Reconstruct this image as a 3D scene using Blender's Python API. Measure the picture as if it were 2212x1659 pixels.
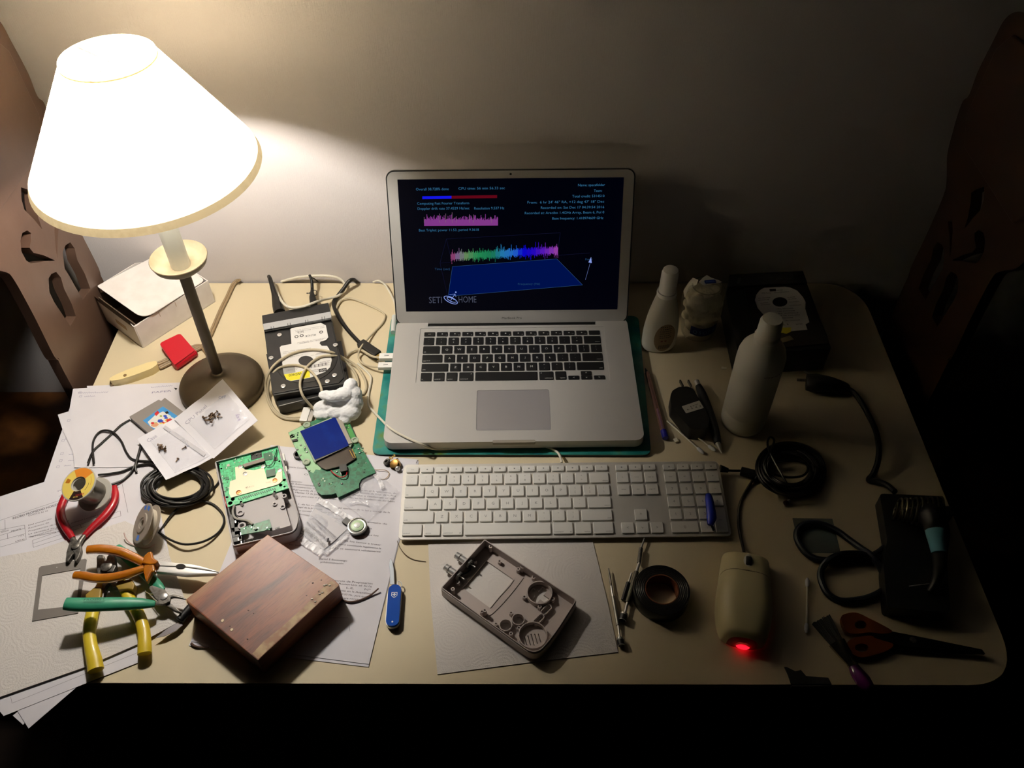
import bpy, bmesh, math, random
import numpy as np
from mathutils import Matrix, Vector
from mathutils.geometry import tessellate_polygon
random.seed(7)
for o in list(bpy.data.objects):
    bpy.data.objects.remove(o)
SC = bpy.context.scene
COL = SC.collection
PI = math.pi

# ------------------------------------------------------------------ camera
CAM = Vector((-0.0617, -0.669, 0.961))
PITCH, YAW, ROLL = 0.8246, 0.008, -0.0053
FPX, IW, IH = 1871.93, 2212.0, 1659.0
CROT = (Matrix.Rotation(YAW, 3, 'Z') @ Matrix.Rotation(PI/2 - PITCH, 3, 'X') @ Matrix.Rotation(ROLL, 3, 'Z'))
cd = bpy.data.cameras.new('camera')
cam = bpy.data.objects.new('camera', cd)
COL.objects.link(cam)
cd.sensor_fit = 'HORIZONTAL'; cd.sensor_width = 36.0
cd.lens = FPX / IW * 36.0
cd.clip_start = 0.01
cam.matrix_world = Matrix.Translation(CAM) @ CROT.to_4x4()
SC.camera = cam
# ------------------------------------------------------------------ world, exposure
w = bpy.data.worlds.new('room_dark'); SC.world = w; w.use_nodes = True
w.node_tree.nodes['Background'].inputs[0].default_value = (1.0, 0.75, 0.5, 1)
w.node_tree.nodes['Background'].inputs[1].default_value = 0.0006
SC.view_settings.view_transform = 'Standard'
SC.view_settings.look = 'None'
SC.view_settings.exposure = 0.0
SC.view_settings.gamma = 1.0
SC.view_settings.use_curve_mapping = False
SC.cycles.max_bounces = 10
SC.cycles.transparent_max_bounces = 16
SC.cycles.sample_clamp_indirect = 10.0
SC.cycles.caustics_reflective = False
SC.cycles.caustics_refractive = False
BULB_STRENGTH = 540.0
BULB_COLOR = (1.0, 0.945, 0.875)

# ------------------------------------------------------------------ pixel rays into the place
def ray(px, py):
    return CROT @ Vector(((px - IW/2) / FPX, -(py - IH/2) / FPX, -1.0))
def P(px, py, z=0.0):
    d = ray(px, py); return CAM + d * ((z - CAM.z) / d.z)
def PX(px, py, x):
    d = ray(px, py); return CAM + d * ((x - CAM.x) / d.x)
def PY(px, py, y):
    d = ray(px, py); return CAM + d * ((y - CAM.y) / d.y)

# ------------------------------------------------------------------ materials
def s2l(v):
    v = v / 255.0
    return v / 12.92 if v <= 0.04045 else ((v + 0.055) / 1.055) ** 2.4
def rgb(r, g, b): return (s2l(r), s2l(g), s2l(b), 1.0)
MATS = {}
def mat(name, col, rough=0.5, metal=0.0, spec=0.5, trans=0.0, alpha=1.0, emit=None, estr=1.0, coat=0.0,
        noise=None, bump=None, ior=1.45, sss=0.0, sheen=0.0, transl=0.0):
    """noise=(scale, colour2, low, high[, stretch]); bump=(scale, strength, distance)"""
    if name in MATS: return MATS[name]
    m = bpy.data.materials.new(name); m.use_nodes = True
    nt = m.node_tree; b = nt.nodes['Principled BSDF']
    c = rgb(*col); b.inputs['Base Color'].default_value = c
    b.inputs['Roughness'].default_value = rough
    b.inputs['Metallic'].default_value = metal
    b.inputs['Specular IOR Level'].default_value = spec
    b.inputs['IOR'].default_value = ior
    b.inputs['Transmission Weight'].default_value = trans
    b.inputs['Alpha'].default_value = alpha
    b.inputs['Coat Weight'].default_value = coat
    if sss:
        b.inputs['Subsurface Weight'].default_value = sss
        b.inputs['Subsurface Radius'].default_value = (0.01, 0.009, 0.007)
        b.inputs['Subsurface Scale'].default_value = 1.0
    if sheen: b.inputs['Sheen Weight'].default_value = sheen
    if emit:
        b.inputs['Emission Color'].default_value = rgb(*emit)
        b.inputs['Emission Strength'].default_value = estr
    if noise or bump:
        tc = nt.nodes.new('ShaderNodeTexCoord')
    if noise:
        mp = nt.nodes.new('ShaderNodeMapping'); nt.links.new(tc.outputs['Object'], mp.inputs[0])
        if len(noise) > 4: mp.inputs['Scale'].default_value = noise[4]
        n = nt.nodes.new('ShaderNodeTexNoise'); n.inputs['Scale'].default_value = noise[0]; n.inputs['Detail'].default_value = 6
        nt.links.new(mp.outputs[0], n.inputs['Vector'])
        cr = nt.nodes.new('ShaderNodeValToRGB')
        cr.color_ramp.elements[0].position = noise[2]; cr.color_ramp.elements[0].color = c
        cr.color_ramp.elements[1].position = noise[3]; cr.color_ramp.elements[1].color = rgb(*noise[1])
        nt.links.new(n.outputs['Fac'], cr.inputs[0]); nt.links.new(cr.outputs[0], b.inputs['Base Color'])
    if bump:
        n2 = nt.nodes.new('ShaderNodeTexNoise'); n2.inputs['Scale'].default_value = bump[0]; n2.inputs['Detail'].default_value = 4
        nt.links.new(tc.outputs['Object'], n2.inputs['Vector'])
        bp = nt.nodes.new('ShaderNodeBump'); bp.inputs['Strength'].default_value = bump[1]; bp.inputs['Distance'].default_value = bump[2]
        nt.links.new(n2.outputs['Fac'], bp.inputs['Height']); nt.links.new(bp.outputs[0], b.inputs['Normal'])
    if transl:
        ts = nt.nodes.new('ShaderNodeBsdfTranslucent'); ts.inputs[0].default_value = c
        mx = nt.nodes.new('ShaderNodeMixShader'); mx.inputs[0].default_value = transl
        out = nt.nodes['Material Output']
        nt.links.new(b.outputs[0], mx.inputs[1]); nt.links.new(ts.outputs[0], mx.inputs[2]); nt.links.new(mx.outputs[0], out.inputs[0])
    MATS[name] = m
    return m
def emis(name, col, s):
    if name in MATS: return MATS[name]
    m = bpy.data.materials.new(name); m.use_nodes = True; nt = m.node_tree
    nt.nodes.remove(nt.nodes['Principled BSDF'])
    e = nt.nodes.new('ShaderNodeEmission'); e.inputs[0].default_value = rgb(*col); e.inputs[1].default_value = s
    nt.links.new(e.outputs[0], nt.nodes['Material Output'].inputs[0]); MATS[name] = m
    return m

# ------------------------------------------------------------------ mesh builder
_TXT = {}
def text_geo(s):
    if s in _TXT: return _TXT[s]
    cu = bpy.data.curves.new('t', 'FONT'); cu.body = s; cu.size = 1.0; cu.resolution_u = 2
    o = bpy.data.objects.new('t', cu); COL.objects.link(o)
    dg = bpy.context.evaluated_depsgraph_get(); dg.update()
    me = bpy.data.meshes.new_from_object(o.evaluated_get(dg))
    vs = [v.co.copy() for v in me.vertices]; fs = [tuple(p.vertices) for p in me.polygons]
    bpy.data.objects.remove(o); bpy.data.meshes.remove(me); bpy.data.curves.remove(cu)
    xs = [v.x for v in vs] or [0]
    _TXT[s] = (vs, fs, min(xs), max(xs))
    return _TXT[s]
def catmull(pts, n=6, closed=False):
    pts = [Vector(p) for p in pts]
    if len(pts) < 3: return pts
    out = []; N = len(pts)
    rng = N if closed else N - 1
    for i in range(rng):
        if closed: a, b, c, d = pts[i-1], pts[i], pts[(i+1) % N], pts[(i+2) % N]
        else: a, b, c, d = pts[max(i-1, 0)], pts[i], pts[i+1], pts[min(i+2, N-1)]
        for k in range(n):
            t = k / n
            out.append(0.5*((2*b) + (c-a)*t + (2*a-5*b+4*c-d)*t*t + (3*b-a-3*c+d)*t**3))
    if not closed: out.append(pts[-1])
    return out
def lerp_list(vals, m):
    n = len(vals); return [vals[min(int(i*(n-1)/(m-1)), n-2)]*(1-(i*(n-1)/(m-1)-min(int(i*(n-1)/(m-1)), n-2))) + vals[min(int(i*(n-1)/(m-1)), n-2)+1]*(i*(n-1)/(m-1)-min(int(i*(n-1)/(m-1)), n-2)) for i in range(m)]
def rrect(cx, cy, w, h, r, n=5):
    r = min(r, w/2-1e-6, h/2-1e-6); o = []
    for (sx, sy, a0) in ((1, 1, 0), (-1, 1, 90), (-1, -1, 180), (1, -1, 270)):
        for k in range(n+1):
            a = math.radians(a0 + 90*k/n)
            o.append((cx + sx*(w/2-r) + r*math.cos(a), cy + sy*(h/2-r) + r*math.sin(a)))
    return o
def circ(cx, cy, r, n=24, ry=None):
    ry = ry or r
    return [(cx + r*math.cos(2*PI*k/n), cy + ry*math.sin(2*PI*k/n)) for k in range(n)]
def round_poly(pts, r, n=5):
    """round every corner of a 2D polygon; r a number or one per corner"""
    out = []; N = len(pts)
    for i in range(N):
        p0, p1, p2 = Vector(pts[i-1][:2]), Vector(pts[i][:2]), Vector(pts[(i+1) % N][:2])
        rr = r[i] if isinstance(r, (list, tuple)) else r
        a = (p0-p1); b = (p2-p1); la, lb = a.length, b.length; a.normalize(); b.normalize()
        rr = min(rr, la*0.45, lb*0.45)
        if rr < 1e-6: out.append(tuple(p1)); continue
        for k in range(n+1):
            t = k/n; out.append(tuple((p1+a*rr)*(1-t)**2 + p1*2*t*(1-t) + (p1+b*rr)*t*t))
    return out
class MB:
    def __init__(s): s.v = []; s.f = []; s.mi = []; s.sm = []; s.M = Matrix(); s.mats = []
    def _m(s, m):
        if m not in s.mats: s.mats.append(m)
        return s.mats.index(m)
    def add(s, vs, fs, m, smooth=True):
        b = len(s.v); k = s._m(m)
        for p in vs: s.v.append(s.M @ Vector(p))
        for f in fs: s.f.append(tuple(i+b for i in f)); s.mi.append(k); s.sm.append(smooth)
        return s
    def box(s, c, d, m, rz=0, taper=1.0):
        x, y, z = d[0]/2, d[1]/2, d[2]/2; cr, sr = math.cos(rz), math.sin(rz); vs = []
        for k, (sx, sy, sz) in enumerate([(-1,-1,-1),(1,-1,-1),(1,1,-1),(-1,1,-1),(-1,-1,1),(1,-1,1),(1,1,1),(-1,1,1)]):
            t = taper if sz > 0 else 1.0
            a, b = sx*x*t, sy*y*t
            vs.append((c[0]+a*cr-b*sr, c[1]+a*sr+b*cr, c[2]+sz*z))
        return s.add(vs, [(0,3,2,1),(4,5,6,7),(0,1,5,4),(1,2,6,5),(2,3,7,6),(3,0,4,7)], m)
    def prism(s, pts, z0, z1, m, holes=(), mside=None, top_only=False, T=None):
        """extrude a 2D outline (xy) from z0 to z1, with holes. T maps (x,y,z)->point"""
        T = T or (lambda x, y, z: (x, y, z))
        area = sum(pts[i-1][0]*pts[i][1]-pts[i][0]*pts[i-1][1] for i in range(len(pts)))
        loops = [list(pts) if area > 0 else list(pts)[::-1]]
        for h in holes:
            ah = sum(h[i-1][0]*h[i][1]-h[i][0]*h[i-1][1] for i in range(len(h)))
            loops.append(list(h) if ah < 0 else list(h)[::-1])
        flat = [p for l in loops for p in l]
        tris = tessellate_polygon([[Vector((p[0], p[1], 0)) for p in l] for l in loops])
        n = len(flat)
        vs = [T(p[0], p[1], z0) for p in flat] + [T(p[0], p[1], z1) for p in flat]
        top, bot = [], []
        for t in tris:
            a, b, c = [flat[i] for i in t]
            cr = (b[0]-a[0])*(c[1]-a[1])-(b[1]-a[1])*(c[0]-a[0])
            if abs(cr) < 1e-14: continue
            t = tuple(t) if cr > 0 else tuple(t)[::-1]
            top.append(tuple(i+n for i in t)); bot.append(t[::-1])
        s.add(vs, top + ([] if top_only else bot), m)
        base = len(s.v) - 2*n; k = s._m(mside or m); off = 0
        for l in loops:
            L = len(l)
            for i in range(L):
                j = (i+1) % L
                s.f.append((base+off+i, base+off+j, base+off+j+n, base+off+i+n)); s.mi.append(k); s.sm.append(True)
            off += L
        return s
    def tube(s, pts, r, m, seg=8, n=6, closed=False, flat=1.0, cap=True, smooth=True, up=None):
        """sweep; r number or list; flat squashes the section along 'up' axis"""
        k = len(pts)
        P2 = catmull(pts, n, closed) if smooth else [Vector(p) for p in pts]
        if isinstance(r, (int, float)): R = [r]*len(P2)
        else: R = lerp_list(list(r), len(P2))
        vs, fs = [], []; N = len(P2); prev = None
        for i in range(N):
            if closed: t = P2[(i+1) % N] - P2[i-1]
            else: t = P2[min(i+1, N-1)] - P2[max(i-1, 0)]
            if t.length < 1e-9: t = Vector((0, 0, 1))
            t.normalize()
            if up is not None or prev is None:
                u = Vector(up) if up is not None else (Vector((0, 0, 1)) if abs(t.z) < 0.9 else Vector((1, 0, 0)))
            else: u = prev
            u = (u - t*u.dot(t)); 
            if u.length < 1e-6: u = t.orthogonal()
            u.normalize(); prev = u; w = t.cross(u)
            for j in range(seg):
                a = 2*PI*j/seg; vs.append(P2[i] + w*math.cos(a)*R[i] + u*math.sin(a)*R[i]*flat)
        for i in range(N if closed else N-1):
            i2 = (i+1) % N
            for j in range(seg):
                j2 = (j+1) % seg; fs.append((i*seg+j, i*seg+j2, i2*seg+j2, i2*seg+j))
        if cap and not closed:
            fs.append(tuple(range(seg-1, -1, -1))); fs.append(tuple((N-1)*seg+j for j in range(seg)))
        return s.add(vs, fs, m)
    def lathe(s, prof, m, c=(0, 0, 0), seg=40, A=None, sx=1.0, sy=1.0, close=True):
        """profile [(r,z)...] round +Z of matrix A at c"""
        A = A or Matrix(); vs, fs = [], []; c = Vector(c)
        for (r, z) in prof:
            for j in range(seg):
                a = 2*PI*j/seg; vs.append(c + A @ Vector((r*sx*math.cos(a), r*sy*math.sin(a), z)))
        for i in range(len(prof)-1):
            for j in range(seg):
                j2 = (j+1) % seg; fs.append((i*seg+j, i*seg+j2, (i+1)*seg+j2, (i+1)*seg+j))
        if close:
            if prof[0][0] > 1e-7: fs.append(tuple(range(seg-1, -1, -1)))
            if prof[-1][0] > 1e-7: fs.append(tuple((len(prof)-1)*seg+j for j in range(seg)))
        return s.add(vs, fs, m)
    def sphere(s, c, r, m, seg=16, rings=10, sc=(1, 1, 1), A=None):
        return s.lathe([(r*math.sin(PI*i/rings)+1e-9, -r*math.cos(PI*i/rings)) for i in range(rings+1)], m, c=c, seg=seg,
                       A=(A or Matrix()) @ Matrix.Diagonal((sc[0], sc[1], sc[2], 1)), close=False)
    def rod(s, a, b, r, m, seg=12, r2=None):
        return s.tube([a, b], [r, r if r2 is None else r2], m, seg=seg, smooth=False)
    def poly(s, pts, m): return s.add(pts, [tuple(range(len(pts)))], m, False)
    def text(s, t, size, x, y, z, m, ang=0.0, align='L', sx=1.0, T=None):
        vs, fs, x0, x1 = text_geo(t)
        ox = {'L': 0, 'C': -(x0+x1)/2, 'R': -x1}[align]; ca, sa = math.cos(ang), math.sin(ang); o = []
        for v in vs:
            a, b = (v.x+ox)*size*sx, v.y*size
            p = (x+a*ca-b*sa, y+a*sa+b*ca, z); o.append(T(*p) if T else p)
        return s.add(o, fs, m, False)
    def build(s, name, parent=None, loc=None, bevel=0, seg=2, label=None, cat=None, group=None, kind=None, sharp=35):
        if parent is not None: off = ORG[parent.name]
        elif loc is not None: off = Vector(loc)
        else:
            lo = [min(v[i] for v in s.v) for i in range(3)]; hi = [max(v[i] for v in s.v) for i in range(3)]
            off = Vector(((lo[0]+hi[0])/2, (lo[1]+hi[1])/2, lo[2]))
        me = bpy.data.meshes.new(name)
        me.from_pydata([v-off for v in s.v], [], s.f)
        for m in s.mats: me.materials.append(m)
        me.polygons.foreach_set('material_index', s.mi); me.polygons.foreach_set('use_smooth', s.sm)
        if bevel:
            bm = bmesh.new(); bm.from_mesh(me)
            bmesh.ops.remove_doubles(bm, verts=bm.verts, dist=1e-7)
            es = [e for e in bm.edges if len(e.link_faces) == 2 and e.calc_face_angle(0) > 0.6]
            if es: bmesh.ops.bevel(bm, geom=es, offset=bevel, segments=seg, affect='EDGES', clamp_overlap=True, profile=0.5)
            bm.to_mesh(me); bm.free()
        try: me.set_sharp_from_angle(angle=math.radians(sharp))
        except Exception: pass
        me.update()
        o = bpy.data.objects.new(name, me); COL.objects.link(o)
        if bevel:
            wn = o.modifiers.new('wn', 'WEIGHTED_NORMAL'); wn.keep_sharp = True; wn.weight = 100
        if parent is not None:
            o.parent = parent; ORG[o.name] = off
        else:
            o.location = off; ORG[o.name] = off
        tag(o, label, cat, group, kind)
        return o
ORG = {}
def tag(o, label=None, cat=None, group=None, kind=None):
    if label: o['label'] = label
    if cat: o['category'] = cat
    if group: o['group'] = group
    if kind: o['kind'] = kind
    return o
def thing(name, loc, label, cat, group=None):
    o = bpy.data.objects.new(name, None); COL.objects.link(o); o.empty_display_size = 0.01
    o.location = loc; ORG[o.name] = Vector(loc); tag(o, label, cat, group); return o
def copy_tree(o, loc, rot, label=None):
    c = o.copy(); COL.objects.link(c); c.location = loc; c.rotation_euler = rot
    if label: c['label'] = label
    def kids(a, b):
        for ch in a.children:
            d = ch.copy(); COL.objects.link(d); d.parent = b; kids(ch, d)
    kids(o, c); return c
def frame(px, py, z, yaw): return Matrix.Translation(P(px, py, z)) @ Matrix.Rotation(yaw, 4, 'Z')
def place(x, y, z, yaw): return Matrix.Translation((x, y, z)) @ Matrix.Rotation(yaw, 4, 'Z')

# shared materials
BLACK = mat('black_plastic', (16, 16, 17), 0.42)
SOFTBLACK = mat('black_rubber', (20, 20, 20), 0.6)
WHITEP = mat('white_plastic', (236, 234, 228), 0.35)
INK = mat('grey_print_ink', (95, 90, 96), 0.8)
INKB = mat('black_print_ink', (45, 42, 46), 0.8)
PENINK = mat('pen_ink', (135, 132, 160), 0.8)
STEEL = mat('bright_steel', (206, 204, 200), 0.32, metal=0.7)
DSTEEL = mat('dark_steel', (112, 108, 102), 0.4, metal=0.6, noise=(300, (74, 70, 64), 0.4, 0.7))
GOLD = mat('brass_metal', (190, 160, 90), 0.3, metal=1.0)
# ================================================================== the setting
WALLY = 0.456
def wallmat():
    m = mat('linen_wallpaper', (206, 200, 198), 0.85, spec=0.2)
    nt = m.node_tree; b = nt.nodes['Principled BSDF']
    tc = nt.nodes.new('ShaderNodeTexCoord')
    hs = []
    for sc in ((160, 1, 900), (900, 1, 60)):
        mp = nt.nodes.new('ShaderNodeMapping'); mp.inputs['Scale'].default_value = sc
        nt.links.new(tc.outputs['Object'], mp.inputs[0])
        n = nt.nodes.new('ShaderNodeTexNoise'); n.inputs['Scale'].default_value = 1.0; n.inputs['Detail'].default_value = 3
        nt.links.new(mp.outputs[0], n.inputs['Vector']); hs.append(n)
    ad = nt.nodes.new('ShaderNodeMath'); ad.operation = 'ADD'
    nt.links.new(hs[0].outputs['Fac'], ad.inputs[0]); nt.links.new(hs[1].outputs['Fac'], ad.inputs[1])
    bp = nt.nodes.new('ShaderNodeBump'); bp.inputs['Strength'].default_value = 0.35; bp.inputs['Distance'].default_value = 0.0008
    nt.links.new(ad.outputs[0], bp.inputs['Height']); nt.links.new(bp.outputs[0], b.inputs['Normal'])
    return m
mb = MB(); mb.box((0, WALLY+0.05, 0.45), (5.0, 0.1, 2.4), wallmat())
mb.build('wall_back', kind='structure', label='pale textured wall behind the desk')
mb = MB(); mb.box((0, -0.9, -0.775), (5.0, 2.72, 0.05), mat('dark_wood_floor', (48, 34, 24), 0.6, noise=(3, (34, 22, 15), 0.4, 0.6, (1, 14, 1))))
mb.build('floor', kind='structure', label='dark floor below the desk')

# ------------------------------------------------------------------ desk
DX0, DX1, DY0, DY1 = -0.702, 0.515, -0.248, 0.452
desk = thing('desk', (-0.09, 0.1, -0.75), 'cream laminate desk against the wall, covered with tools and electronics', 'desk')
CREAM = mat('cream_laminate', (214, 200, 168), 0.55, spec=0.3, noise=(6, (210, 195, 162), 0.35, 0.7), bump=(900, 0.06, 0.0003))
EDGE = mat('cream_edge_band', (196, 174, 136), 0.45)
DARKW = mat('dark_stained_wood', (46, 28, 18), 0.5, noise=(8, (30, 17, 10), 0.4, 0.6, (1, 12, 1)))
def desk_out(g=0.0):
    return round_poly([(DX0-g, DY0-g), (DX1+g, DY0-g), (DX1+g, DY1), (DX0-g, DY1)], [0.05, 0.062, 0.075, 0.02], 10)
mb = MB(); mb.prism(desk_out(), -0.0022, 0.0, CREAM); mb.build('tabletop', desk, label='cream laminate top')
mb = MB(); mb.prism(desk_out(-0.0012), -0.0036, -0.0022, SOFTBLACK)
mb.prism(desk_out(0.0004), -0.0075, -0.0036, EDGE); mb.prism(desk_out(-0.001), -0.0090, -0.0075, SOFTBLACK)
mb.build('edge_band', desk, label='thin striped cream edging')
mb = MB(); mb.prism(desk_out(-0.003), -0.032, -0.0090, DARKW); mb.build('underframe', desk, label='dark wooden underside')
for x in (DX0+0.07, DX1-0.07):
    for y in (DY0+0.07, DY1-0.06):
        mb = MB(); mb.box((x, y, -0.391), (0.05, 0.05, 0.718), DARKW); mb.build('leg', desk, bevel=0.004)

# ------------------------------------------------------------------ chairs at both ends
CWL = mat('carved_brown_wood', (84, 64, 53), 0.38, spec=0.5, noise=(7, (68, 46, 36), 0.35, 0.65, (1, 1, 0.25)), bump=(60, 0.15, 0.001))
LEATH = mat('brown_leather', (108, 66, 26), 0.5, noise=(25, (84, 48, 18), 0.4, 0.6))
def yz(pts, X): return [(PX(a, b, X).y, PX(a, b, X).z) for a, b in pts]
def z2(pts): return [(x/3.608, 380+y/3.608) for x, y in pts]
XL = -0.727
CHX = [yz(z2(h), XL) for h in (
    [(165,90),(230,110),(272,135),(276,210),(300,330),(328,415),(262,335),(190,262),(168,180)],
    [(160,505),(175,445),(212,425),(245,448),(243,505),(230,560),(262,600),(340,618),(430,660),(340,664),(290,674),(240,682),(205,658),(168,590)],
    [(430,345),(462,360),(450,480),(448,640),(435,560),(425,430)],
    [(490,592),(512,540),(548,518),(582,565),(602,655),(660,760),(705,880),(648,965),(592,872),(542,782),(505,722)],
    [(380,800),(400,765),(438,748),(475,792),(500,880),(560,1000),(592,1095),(548,1172),(482,1072),(422,982),(385,902)])]
CWR = mat('shaded_chair_wood', (50, 30, 20), 0.38, noise=(7, (34, 20, 12), 0.35, 0.65, (1, 1, 0.25)))  # right chair's wood, darkened in colour to imitate the unlit far end
def chair(X, side, label):
    """side=-1: chair left of the desk. back in the plane x=X"""
    yc = 0.302
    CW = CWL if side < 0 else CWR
    ch = thing('carved_chair', (X, yc, -0.75), label, 'chair')
    T = (lambda y, z, t: (X - t if side < 0 else X + t, y, z)) 
    lo = -0.25
    right = [(0.398, lo), (0.398, 0.04), (0.393, 0.06), (0.400, 0.075), (0.396, 0.15), (0.396, 0.215), (0.404, 0.235), (0.430, 0.262), (0.440, 0.292), (0.446, 0.318), (0.4465, 0.338), (0.438, 0.352),
             (0.4400, 0.385), (0.434, 0.43), (0.428, 0.462), (0.405, 0.482), (0.36, 0.492)]
    left = [(2*yc-y, z) for y, z in right][::-1]
    mb = MB(); mb.prism(catm2(right) + catm2(left), 0.0, 0.015, CW, holes=CHX, T=T); mb.build('backrest', ch, bevel=0.003, label='carved pierced wooden back panel')
    mb = MB()   # raised crest panel
    cr = [(0.39, 0.30), (0.415, 0.335), (0.412, 0.43), (0.39, 0.46), (0.302, 0.47)]
    mb.prism(cr + [(2*yc-y, z) for y, z in cr[::-1]], -0.006, 0.0, CW, T=T); mb.build('crest_panel', ch, bevel=0.004)
    for s in (-1, 1):
        mb = MB(); mb.box((X+side*0.012, yc+s*0.17, -0.43), (0.036, 0.036, 0.64), CW); mb.build('leg', ch, bevel=0.004)
        mb = MB(); mb.box((X+side*0.40, yc-0.03+s*0.17, -0.53), (0.036, 0.036, 0.44), CW); mb.build('leg', ch, bevel=0.004)
    mb = MB(); mb.box((X+side*0.20, yc-0.03, -0.33), (0.44, 0.40, 0.05), CW); mb.build('seat_rail', ch, bevel=0.004)
    mb = MB(); mb.box((X+side*0.21, yc-0.03, -0.29), (0.40, 0.37, 0.035), LEATH); mb.build('seat', ch, bevel=0.012, seg=3, label='brown leather seat')
    return ch
def catm2(p, n=4): return [(v.x, v.y) for v in catmull([(a, b, 0) for a, b in p], n)]
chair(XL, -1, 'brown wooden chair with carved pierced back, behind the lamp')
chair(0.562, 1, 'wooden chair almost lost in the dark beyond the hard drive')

# ------------------------------------------------------------------ table lamp
LX, LY = -0.5035, 0.2110
BRZ = mat('dark_bronze', (104, 92, 74), 0.42, metal=0.4, noise=(18, (86, 74, 58), 0.35, 0.7))
CANDLE = mat('frosted_candle_tube', (225, 228, 226), 0.3, transl=0.35)
DISH = mat('cream_gold_enamel', (172, 160, 138), 0.45, metal=0.0, noise=(30, (154, 140, 114), 0.4, 0.65))
lamp = thing('table_lamp', (LX, LY, 0), 'lit table lamp with white conical shade on bronze stand', 'lamp')
mb = MB(); mb.lathe([(0.052, 0.0), (0.0605, 0.0), (0.0620, 0.003), (0.0610, 0.008), (0.0620, 0.0115), (0.0600, 0.0155), (0.050, 0.0200), (0.036, 0.0250), (0.022, 0.0290), (0.0135, 0.032), (0.0105, 0.035), (0.0085, 0.037)], BRZ, c=(LX, LY, 0), seg=64)
mb.build('base', lamp, sharp=50)
SX2, SY2 = LX+0.002, LY+0.003
mb = MB(); mb.rod((LX, LY, 0.036), (SX2, SY2, 0.232), 0.0078, BRZ, 20); mb.build('stem', lamp)
mb = MB(); mb.lathe([(0.004, 0.226), (0.012, 0.228), (0.026, 0.232), (0.034, 0.239), (0.0372, 0.2475), (0.0365, 0.2485), (0.032, 0.2415), (0.024, 0.2365), (0.010, 0.235)], DISH, c=(SX2, SY2, 0), seg=48)
mb.build('drip_dish', lamp, sharp=70)
mb = MB(); mb.lathe([(0.0125, 0.235), (0.0125, 0.335), (0.0105, 0.338)], CANDLE, c=(SX2, SY2, 0), seg=24); mb.build('candle_tube', lamp)
SHX, SHY = SX2+0.0015, SY2+0.002
SHADE = mat('white_shade_fabric', (253, 239, 208), 0.8, spec=0.1, transl=0.75)
TRIM = mat('beige_shade_trim', (206, 188, 150), 0.8, transl=0.14, noise=(30, (178, 152, 104), 0.4, 0.6))
R0, Z0, R1, Z1 = 0.1315, 0.387, 0.050, 0.519
mb = MB()
mb.lathe([(R0-0.0014, Z0+0.0026), (R1+0.0008, Z1-0.0012)], SHADE, c=(SHX, SHY, 0), seg=72, close=False)
sh = mb.build('lamp_shade', lamp, sharp=80, label='white conical fabric shade')
mb = MB()
mb.lathe([(R0+0.0020, Z0-0.0064), (R0-0.0014, Z0+0.0026)], TRIM, c=(SHX, SHY, 0), seg=72, close=False)
mb.build('bottom_trim', sh, label='beige band at the lower rim')
mb = MB()
mb.lathe([(R1+0.0016, Z1-0.003), (R1+0.0008, Z1+0.0014)], TRIM, c=(SHX, SHY, 0), seg=48, close=False)
mb.build('top_trim', sh)
mb = MB()
for k in range(3):
    a = 2*PI*k/3+0.5
    mb.rod((SHX, SHY, Z1-0.006), (SHX+R1*math.cos(a), SHY+R1*math.sin(a), Z1-0.002), 0.0011, WHITEP, 6)
mb.rod((SHX, SHY, 0.50), (SHX, SHY, Z1-0.010), 0.002, GOLD, 8); mb.build('shade_carrier', lamp)
mb = MB(); mb.lathe([(0.010, 0.336), (0.014, 0.340), (0.014, 0.446), (0.011, 0.457)], WHITEP, c=(SHX, SHY, 0), seg=24); mb.build('lamp_socket', lamp)
mb = MB()
BE = emis('bulb_glow', (255, 255, 255), 1.0)
BE.node_tree.nodes['Emission'].inputs[0].default_value = (*BULB_COLOR, 1); BE.node_tree.nodes['Emission'].inputs[1].default_value = BULB_STRENGTH
mb.lathe([(0.009, 0.455), (0.014, 0.460), (0.0215, 0.471), (0.0240, 0.485), (0.0215, 0.499), (0.013, 0.508), (0.0, 0.511)], BE, c=(SHX, SHY, 0), seg=24)
mb.build('light_bulb', lamp, sharp=180)
# flat twin flex: base -> wall, and the loop with the in-line switch
FLEX = mat('brown_lamp_flex', (150, 128, 96), 0.45)
def flex(pts, z=0.003, name='power_cord', parent=None, r=0.0021):
    W3 = [P(a, b, z if len(q) < 1 else q[0]) for (a, b, *q) in pts]
    mb = MB(); cs = catmull(W3, 8)
    for s in (-1, 1):
        o = []
        for i, p in enumerate(cs):
            t = (cs[min(i+1, len(cs)-1)]-cs[max(i-1, 0)]); t.z = 0; t.normalize(); o.append(p + Vector((-t.y, t.x, 0))*s*r*0.9)
        mb.tube(o, r, FLEX, seg=8, smooth=False)
    return mb.build(name, parent)
flex([(450,790),(452,772),(440,752),(424,748),(404,756),(372,772),(335,788),(290,800),(258,812),(243,824),(246,832)], 0.0035, parent=lamp)
flex([(344,795),(370,782),(404,764),(430,752),(446,738),(462,705),(478,668),(492,640),(502,618),(510,608,0.006),(517,606,0.01)], 0.0035, parent=lamp)
SWI = mat('cream_switch_plastic', (232, 214, 158), 0.4)
mb = MB()
a, b = P(243, 832, 0), P(345, 796, 0); d = b-a; L = d.length; yaw = math.atan2(d.y, d.x)
mb.M = Matrix.Translation(a) @ Matrix.Rotation(yaw, 4, 'Z')
mb.prism(round_poly([(0, -0.004), (0.012, -0.0085), (0.035, -0.010), (L*0.85, -0.009), (L, -0.004), (L, 0.004), (L*0.85, 0.007), (0.03, 0.007), (0.01, 0.005), (0, 0.002)], 0.004), 0.0, 0.0135, SWI)
sw = mb.build('inline_switch', lamp, bevel=0.0035, seg=3, label='cream in-line switch')
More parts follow.
